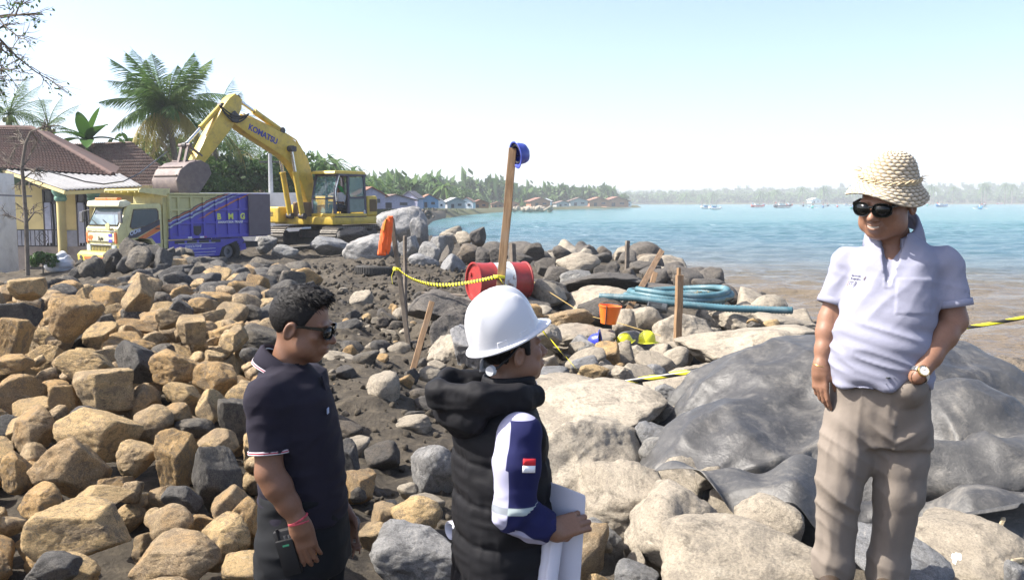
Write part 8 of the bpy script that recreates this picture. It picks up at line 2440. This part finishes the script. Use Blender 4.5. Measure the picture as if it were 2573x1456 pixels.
for r in ((925, 520, 62, 70, 50, 'brown-roofed house right behind the excavator cab', LIL, RT, .5), (985, 522, 78, 95, 34, 'lilac house with a wide worn tile roof beyond the huge boulder', LIL, OT, .4), (1035, 522, 86, 46, 42, 'lavender gabled house at the sea side', LIL, M('roof_slate', (.10, .10, .12), .8), -.3),
          (1075, 520, 100, 46, 32, 'blue and cream house with a rusty lean-to roof', BLW, RUST, .3), (1105, 522, 105, 26, 24, 'small pale blue gabled hut near the rock groyne', WHW, GRW, .0), (1140, 522, 122, 46, 26, 'dark weathered shed on the shore', GRW, GRW, .4), (1175, 522, 130, 34, 26, 'white gabled cottage among the shore trees', WHW, OT, -.2),
          (1205, 521, 140, 40, 20, 'orange brick cottage at the waterline', ORW, RT, .2), (1352, 518, 300, 50, 22, 'red-roofed cottage behind the rock spit', ORW, RT, .3), (1372, 514, 320, 26, 16, 'white shed beside the red-roofed cottage', WHW, WHW, -.2), (1410, 518, 330, 34, 14, 'grey shack on the spit shore', GRW, OT, .3), (1452, 516, 350, 44, 20, 'low cottage with tan roof mid-village', GRW, OT, .1),
          (1500, 517, 370, 50, 22, 'long rusty-roofed shed in the village', ORW, RUST, .2), (1545, 518, 400, 56, 24, 'largest red-roofed hall at the end of the spit', ORW, RT, .2), (1570, 518, 410, 26, 16, 'white-topped hut at the very end of the spit', WHW, WHW, .4), (1290, 519, 280, 30, 14, 'brown hut by the boat landing', ORW, RUST, .0), (1250, 520, 220, 30, 14, 'low fence-like shed on the shore', RUST, RUST, .1),
          (2045, 509, 860, 26, 12, 'white hut on the far wooded shore', WHW, WHW, .2), (720, 560, 56, 80, 60, 'blue-walled shed behind the excavator', BLW, RUST, .2), (850, 540, 70, 90, 60, 'brick house hidden behind the excavator boom', ORW, RT, .3)):
    cottage(*r)
# rock spit and groyne on the shore
g = np.random.default_rng(77); hm3 = None
for name, xs, ys, ds, n, lab in (('rock_groyne', (1035, 1090), (528, 546), (86, 108), 70, 'dark rocks of the groyne below the lavender house'), ('rock_spit', (1290, 1385), (521, 527), (250, 285), 60, 'low pale rock spit in front of the village')):
    Vs, Fs, k = [], [], 0
    for i in range(n):
        u = g.random(); d = ds[0] + (ds[1] - ds[0]) * g.random(); p = D(xs[0] + (xs[1] - xs[0]) * u, ys[0] + (ys[1] - ys[0]) * (.2 + .8 * g.random() * (1 if name == 'rock_spit' else u + .1)), d)
        P, F = VAR.get(('a', i % 6)) or rock_shape(300 + i % 6, 'angular', 2); VAR[('a', i % 6)] = (P, F); s = d / FPX * g.uniform(1.2, 3.2); Rm = np.array(Euler(g.uniform(0, 6, 3)).to_matrix())
        z = max(SEA - .1, p.z); Vs.append(P * s @ Rm.T + np.array((p.x, d, z))); Fs.append(F + k); k += len(P)
    o = mk(name, np_mesh(name, np.concatenate(Vs), np.concatenate(Fs)), None, MATS['wet' if name == 'rock_groyne' else 'taupe']); tag(o, lab, 'rocks', None, 'stuff')
# ------------------------------------------------------------------ palms and trees along the coast
def far_palm_mesh(seed, L=2.9, nf=22):
    g = random.Random(seed); mb = MB()
    for k in range(nf):
        az = k * 2.399; el = 1.0 - 1.7 * k / nf + g.uniform(-.15, .15); ca, sa = math.cos(az), math.sin(az); prev = None; n = 6
        for i in range(n + 1):
            s = i / n; r = L * s * math.cos(el) ; z = L * s * math.sin(el) - .75 * L * s * s; w = .17 * math.sin(math.pi * min(1, .15 + .85 * s)) ** .7
            c = Vector((ca * r, sa * r, z)); sd = Vector((-sa, ca, 0)) * w; q = (c - sd + Vector((0, 0, -.3 * w)), c, c + sd + Vector((0, 0, -.3 * w)))
            if prev and i % 1 == 0: mb.add([prev[0], prev[1], q[1], q[0]], [(0, 1, 2, 3)]); mb.add([prev[1], prev[2], q[2], q[1]], [(0, 1, 2, 3)])
            prev = q
    me = mb.mesh('crown', None, False); me.materials.append(MATS['palm_leaf']); return me
FP = [far_palm_mesh(s) for s in (1, 2, 3)]
mb = MB(); mb.tube([(0, 0, -8), (.2, 0, -4), (0, 0, 0)], [.22, .16, .12], 6); FT = mb.mesh('trunk', 60); FT.materials.append(BARK)
LCM = [clump_crown(80 + k, 2.4, 700, .26, lobes=9) for k in range(3)]
g = random.Random(31)
def far_palm(x, ytop, d, lab, s=1.0):
    p = D(x, ytop, d); root = empty('coast_palm', (p.x, d, p.z), g.uniform(0, 6)); tag(root, lab, 'palm', 'palms along the coast'); sc = s * g.uniform(.85, 1.15); root.scale = (sc, sc, sc)
    t = mk('trunk', FT, root); t.scale = (1, 1, max(1.0, (p.z + 1.5) / 8 / sc)); mk('crown', FP[g.randrange(3)], root)
far_palm(815, 408, 110, 'taller of the two palms standing behind the excavator cab', 1.45); far_palm(842, 412, 115, 'second of the two palms standing behind the excavator cab', 1.3); far_palm(885, 432, 120, 'lone slim palm right of the excavator cab', 1.1)
far_palm(1090, 450, 190, 'tall coast palm with a bare trunk above the shore houses', 1.5); far_palm(1118, 468, 185, 'dark palm next to the tall bare-trunked coast palm', 1.6); far_palm(1072, 466, 200, 'palm crown just left of the tall coast palm', 1.3)
for k in range(64):
    x = g.uniform(900, 1570); d = np.interp(x, [900, 1100, 1300, 1580], [120, 230, 360, 520]) * g.uniform(.9, 1.25); y = np.interp(x, [900, 1000, 1100, 1300, 1500, 1580], [452, 468, 482, 483, 490, 494]) + g.uniform(-6, 16)
    near = 'near the village huts' if 1340 < x else ('behind the lilac and blue houses' if x < 1120 else 'between the shore houses and the rock spit')
    far_palm(x, y, d, '%s coconut palm in the grove %s' % (('short', 'mid-height', 'tall')[int(y < 480) + int(y < 470)], near), np.interp(d, [120, 520], [1.1, 1.7]))
for k in range(44):
    x = g.uniform(900, 1580); d = np.interp(x, [900, 1100, 1300, 1580], [100, 180, 330, 470]) * g.uniform(1, 1.2); p = D(x, 512, d); s = np.interp(d, [100, 470], [.75, 1.9]) * g.uniform(.8, 1.25)
    near = 'behind the village huts' if 1340 < x else ('behind the lilac and blue houses' if x < 1120 else 'beside the shore cottages')
    bushy((p.x, d, SEA + 1.0), s, 'round leafy tree %s' % near, k, 'leafy trees of the village shore', LCM)
# far wooded shore: one mass of crowns
gg = np.random.default_rng(5); Vs, Fs, k = [], [], 0
base = [clump_crown(90 + i, 1.0, 46, .42, lobes=5) for i in range(4)]; bv = []
for me in base: a = np.zeros(len(me.vertices) * 3, np.float32); me.vertices.foreach_get('co', a); bv.append(a.reshape(-1, 3))
FX = np.array(FARC, float)
def put(x, y, z, r, i):
    global k
    V = bv[i] * np.array([r, r, r * gg.uniform(.9, 1.5)]) + np.array([x, y, z]); Vs.append(V); Fs.append(np.arange(len(V)).reshape(-1, 4) + k); k += len(V)
for q in range(2600):
    s = gg.random(); x = -80 + 1330 * s; y0 = np.interp(x, FX[:, 0], FX[:, 1]); b = gg.random() ** 1.6; y = y0 + 8 + 330 * b
    hill = np.interp(x, [-80, 60, 150, 330, 520, 700, 1100], [10, 10, 9, 16, 24, 27, 27])
    put(x, y, SEA + 3 + hill * b * .8 + gg.uniform(0, 3), gg.uniform(3.2, 6.5), q % 4)
for q in range(700):        # wood behind the village
    x = gg.uniform(-75, 90); d = gg.uniform(260, 620); x = x + np.interp(d, [260, 620], [-20, 20]); xs_ = np.interp(d, [140, 205, 300, 380, 470, 700], [-16, -15, -4, 25, 62, 66]) - 6
    if x < xs_: put(x, d, SEA + 3 + gg.uniform(0, 5), gg.uniform(3, 5.5), q % 4)
for q in range(260):        # trees behind the near houses
    d = gg.uniform(70, 230); x = gg.uniform(-110, -14 - .02 * d); put(x, d, 1.5 + gg.uniform(0, 2.5), gg.uniform(2, 4.2), q % 4)
o = mk('distant_wood', np_mesh('distant_wood', np.concatenate(Vs), np.concatenate(Fs), False), None, MATS['tree_leaf']); tag(o, 'wooded far shore and groves seen as one mass', 'wood', None, 'stuff')
for q in range(26):
    x = gg.uniform(1590, 2560); d = 900 + gg.uniform(0, 60); far_palm(x, np.interp(x, [1590, 1800, 2100, 2560], [497, 487, 474, 464]) + gg.uniform(-4, 5), d, 'distant palm head standing above the far wooded shore', 3.0)
# ------------------------------------------------------------------ fishing boats at anchor
WHB = M('boat_white', (.66, .68, .70), .5); BC = [M('boat_blue', (.05, .22, .45), .5), M('boat_teal', (.04, .30, .28), .5), M('boat_red', (.42, .06, .05), .5), WHB, M('boat_dark', (.05, .06, .08), .5)]; CN = ['blue', 'teal', 'red', 'white', 'dark']
def boat(x, y, rz, ci, L, extra):
    d = 3.0 * 900 / max(1.2, y * K - 201.0); p = D(x, y, d); root = empty('outrigger_boat', (p.x, d, SEA), rz); s = d / FPX * L * K / 8.0; root.scale = (s,) * 3
    tag(root, '%s-hulled outrigger fishing boat %s' % (CN[ci], extra), 'boat', 'fishing boats anchored in the bay')
    mb = MB(); rows = []
    for i in range(13):
        t = -1 + i / 6; w = .75 * (1 - abs(t) ** 2.6) + .02; zt = .75 + .75 * abs(t) ** 3; rows.append([(t * 4, -w, zt), (t * 4, -w * .7, .1), (t * 3.9, 0, -.35 + .5 * abs(t) ** 3), (t * 4, w * .7, .1), (t * 4, w, zt)])
    V, F = strip_mesh(rows); h = mk('hull', np_mesh('hull', V, F), root, BC[ci]); solid(h, .08)
    mb = MB(); mb.box((-.6, 0, 1.15), (2.0, 1.1, .9)); mb.box((-.6, 0, 1.68), (2.4, 1.4, .12)); mb.build('cabin', WHB if ci != 3 else BC[0], root)
    mb = MB(); mb.cyl((.8, 0, .3), (.8, 0, 3.4), .07); mb.cyl((.8, 0, 2.6), (-2.6, 0, 3.4), .05); mb.build('mast', WOODD, root)
    for sy in (-1, 1): mb = MB(); mb.tube([(-3.2, sy * 2.5, .15), (0, sy * 2.6, .02), (3.4, sy * 2.5, .3)], .11, 6); mb.build('outrigger', WHB, root)
    for tx in (-1.8, 1.6): mb = MB(); mb.tube([(tx, -2.6, .2), (tx, -1.2, .9), (tx, 0, 1.0), (tx, 1.2, .9), (tx, 2.6, .2)], .07, 5); mb.build('cross_boom', WOODD, root)
    mb = MB(); mb.box((-3.0, 0, 2.0), (.05, .7, .45)); mb.cyl((-3.0, 0, .8), (-3.0, 0, 2.3), .03); mb.build('flag', BC[2 if ci != 2 else 0], root)
for r in ((1775, 522, .2, 3, 30, 'moored apart with its twin'), (1797, 524, .1, 3, 34, 'close to the other white boat, bow turned'), (1904, 519, .15, 2, 36, 'with a long boom, beside a small blue boat'), (1920, 514.5, 1.2, 0, 20, 'seen end on behind the red one'), (1966, 520, .1, 4, 46, 'longest of the group'), (1984, 516, .6, 2, 26, 'tucked behind the long dark boat'),
          (2018, 517, 1.3, 4, 30, 'with a tall white cabin'), (2041, 521, 1.4, 1, 32, 'crowded with gear'), (2068, 520, 1.2, 0, 28, 'in a tight row'), (2080, 517, 1.1, 4, 24, 'second in the tight row'), (2104, 519, 1.3, 2, 24, 'with a black bow'), (2143, 519, 1.2, 0, 30, 'just beyond the sunglasses'), (2128, 515, .2, 3, 18, 'small and far off near the hat brim'),
          (2330, 516, 1.2, 1, 26, 'close beside the neck of the hat man'), (2366, 518, .3, 0, 36, 'with a broad cabin in open water'), (2463, 523, 1.3, 0, 42, 'nearest to the site with wide outriggers'), (2474, 516, 1.2, 4, 26, 'behind the widest one'), (2512, 512, .1, 2, 16, 'tiny and far to seaward'), (2528, 511, .2, 4, 14, 'tiny dark speck near the far shore'), (2150, 524, .2, 1, 30, 'low and half hidden by the cheek')):
    boat(*r)
# ------------------------------------------------------------------ haze in the air
hz = MB(); hz.box((550, 880, 24), (2500, 2100, 54)); ho = hz.build('haze', None)
hm_ = bpy.data.materials.new('haze_air'); hm_.use_nodes = True; nt = hm_.node_tree; nt.nodes.remove(nt.nodes['Principled BSDF'])
pv = nt.nodes.new('ShaderNodeVolumePrincipled'); pv.inputs['Color'].default_value = (.90, .95, 1, 1); pv.inputs['Density'].default_value = .0006; pv.inputs['Anisotropy'].default_value = .1
nt.links.new(pv.outputs[0], nt.nodes['Material Output'].inputs['Volume']); ho.data.materials.clear(); ho.data.materials.append(hm_)
tag(ho, kind='stuff')
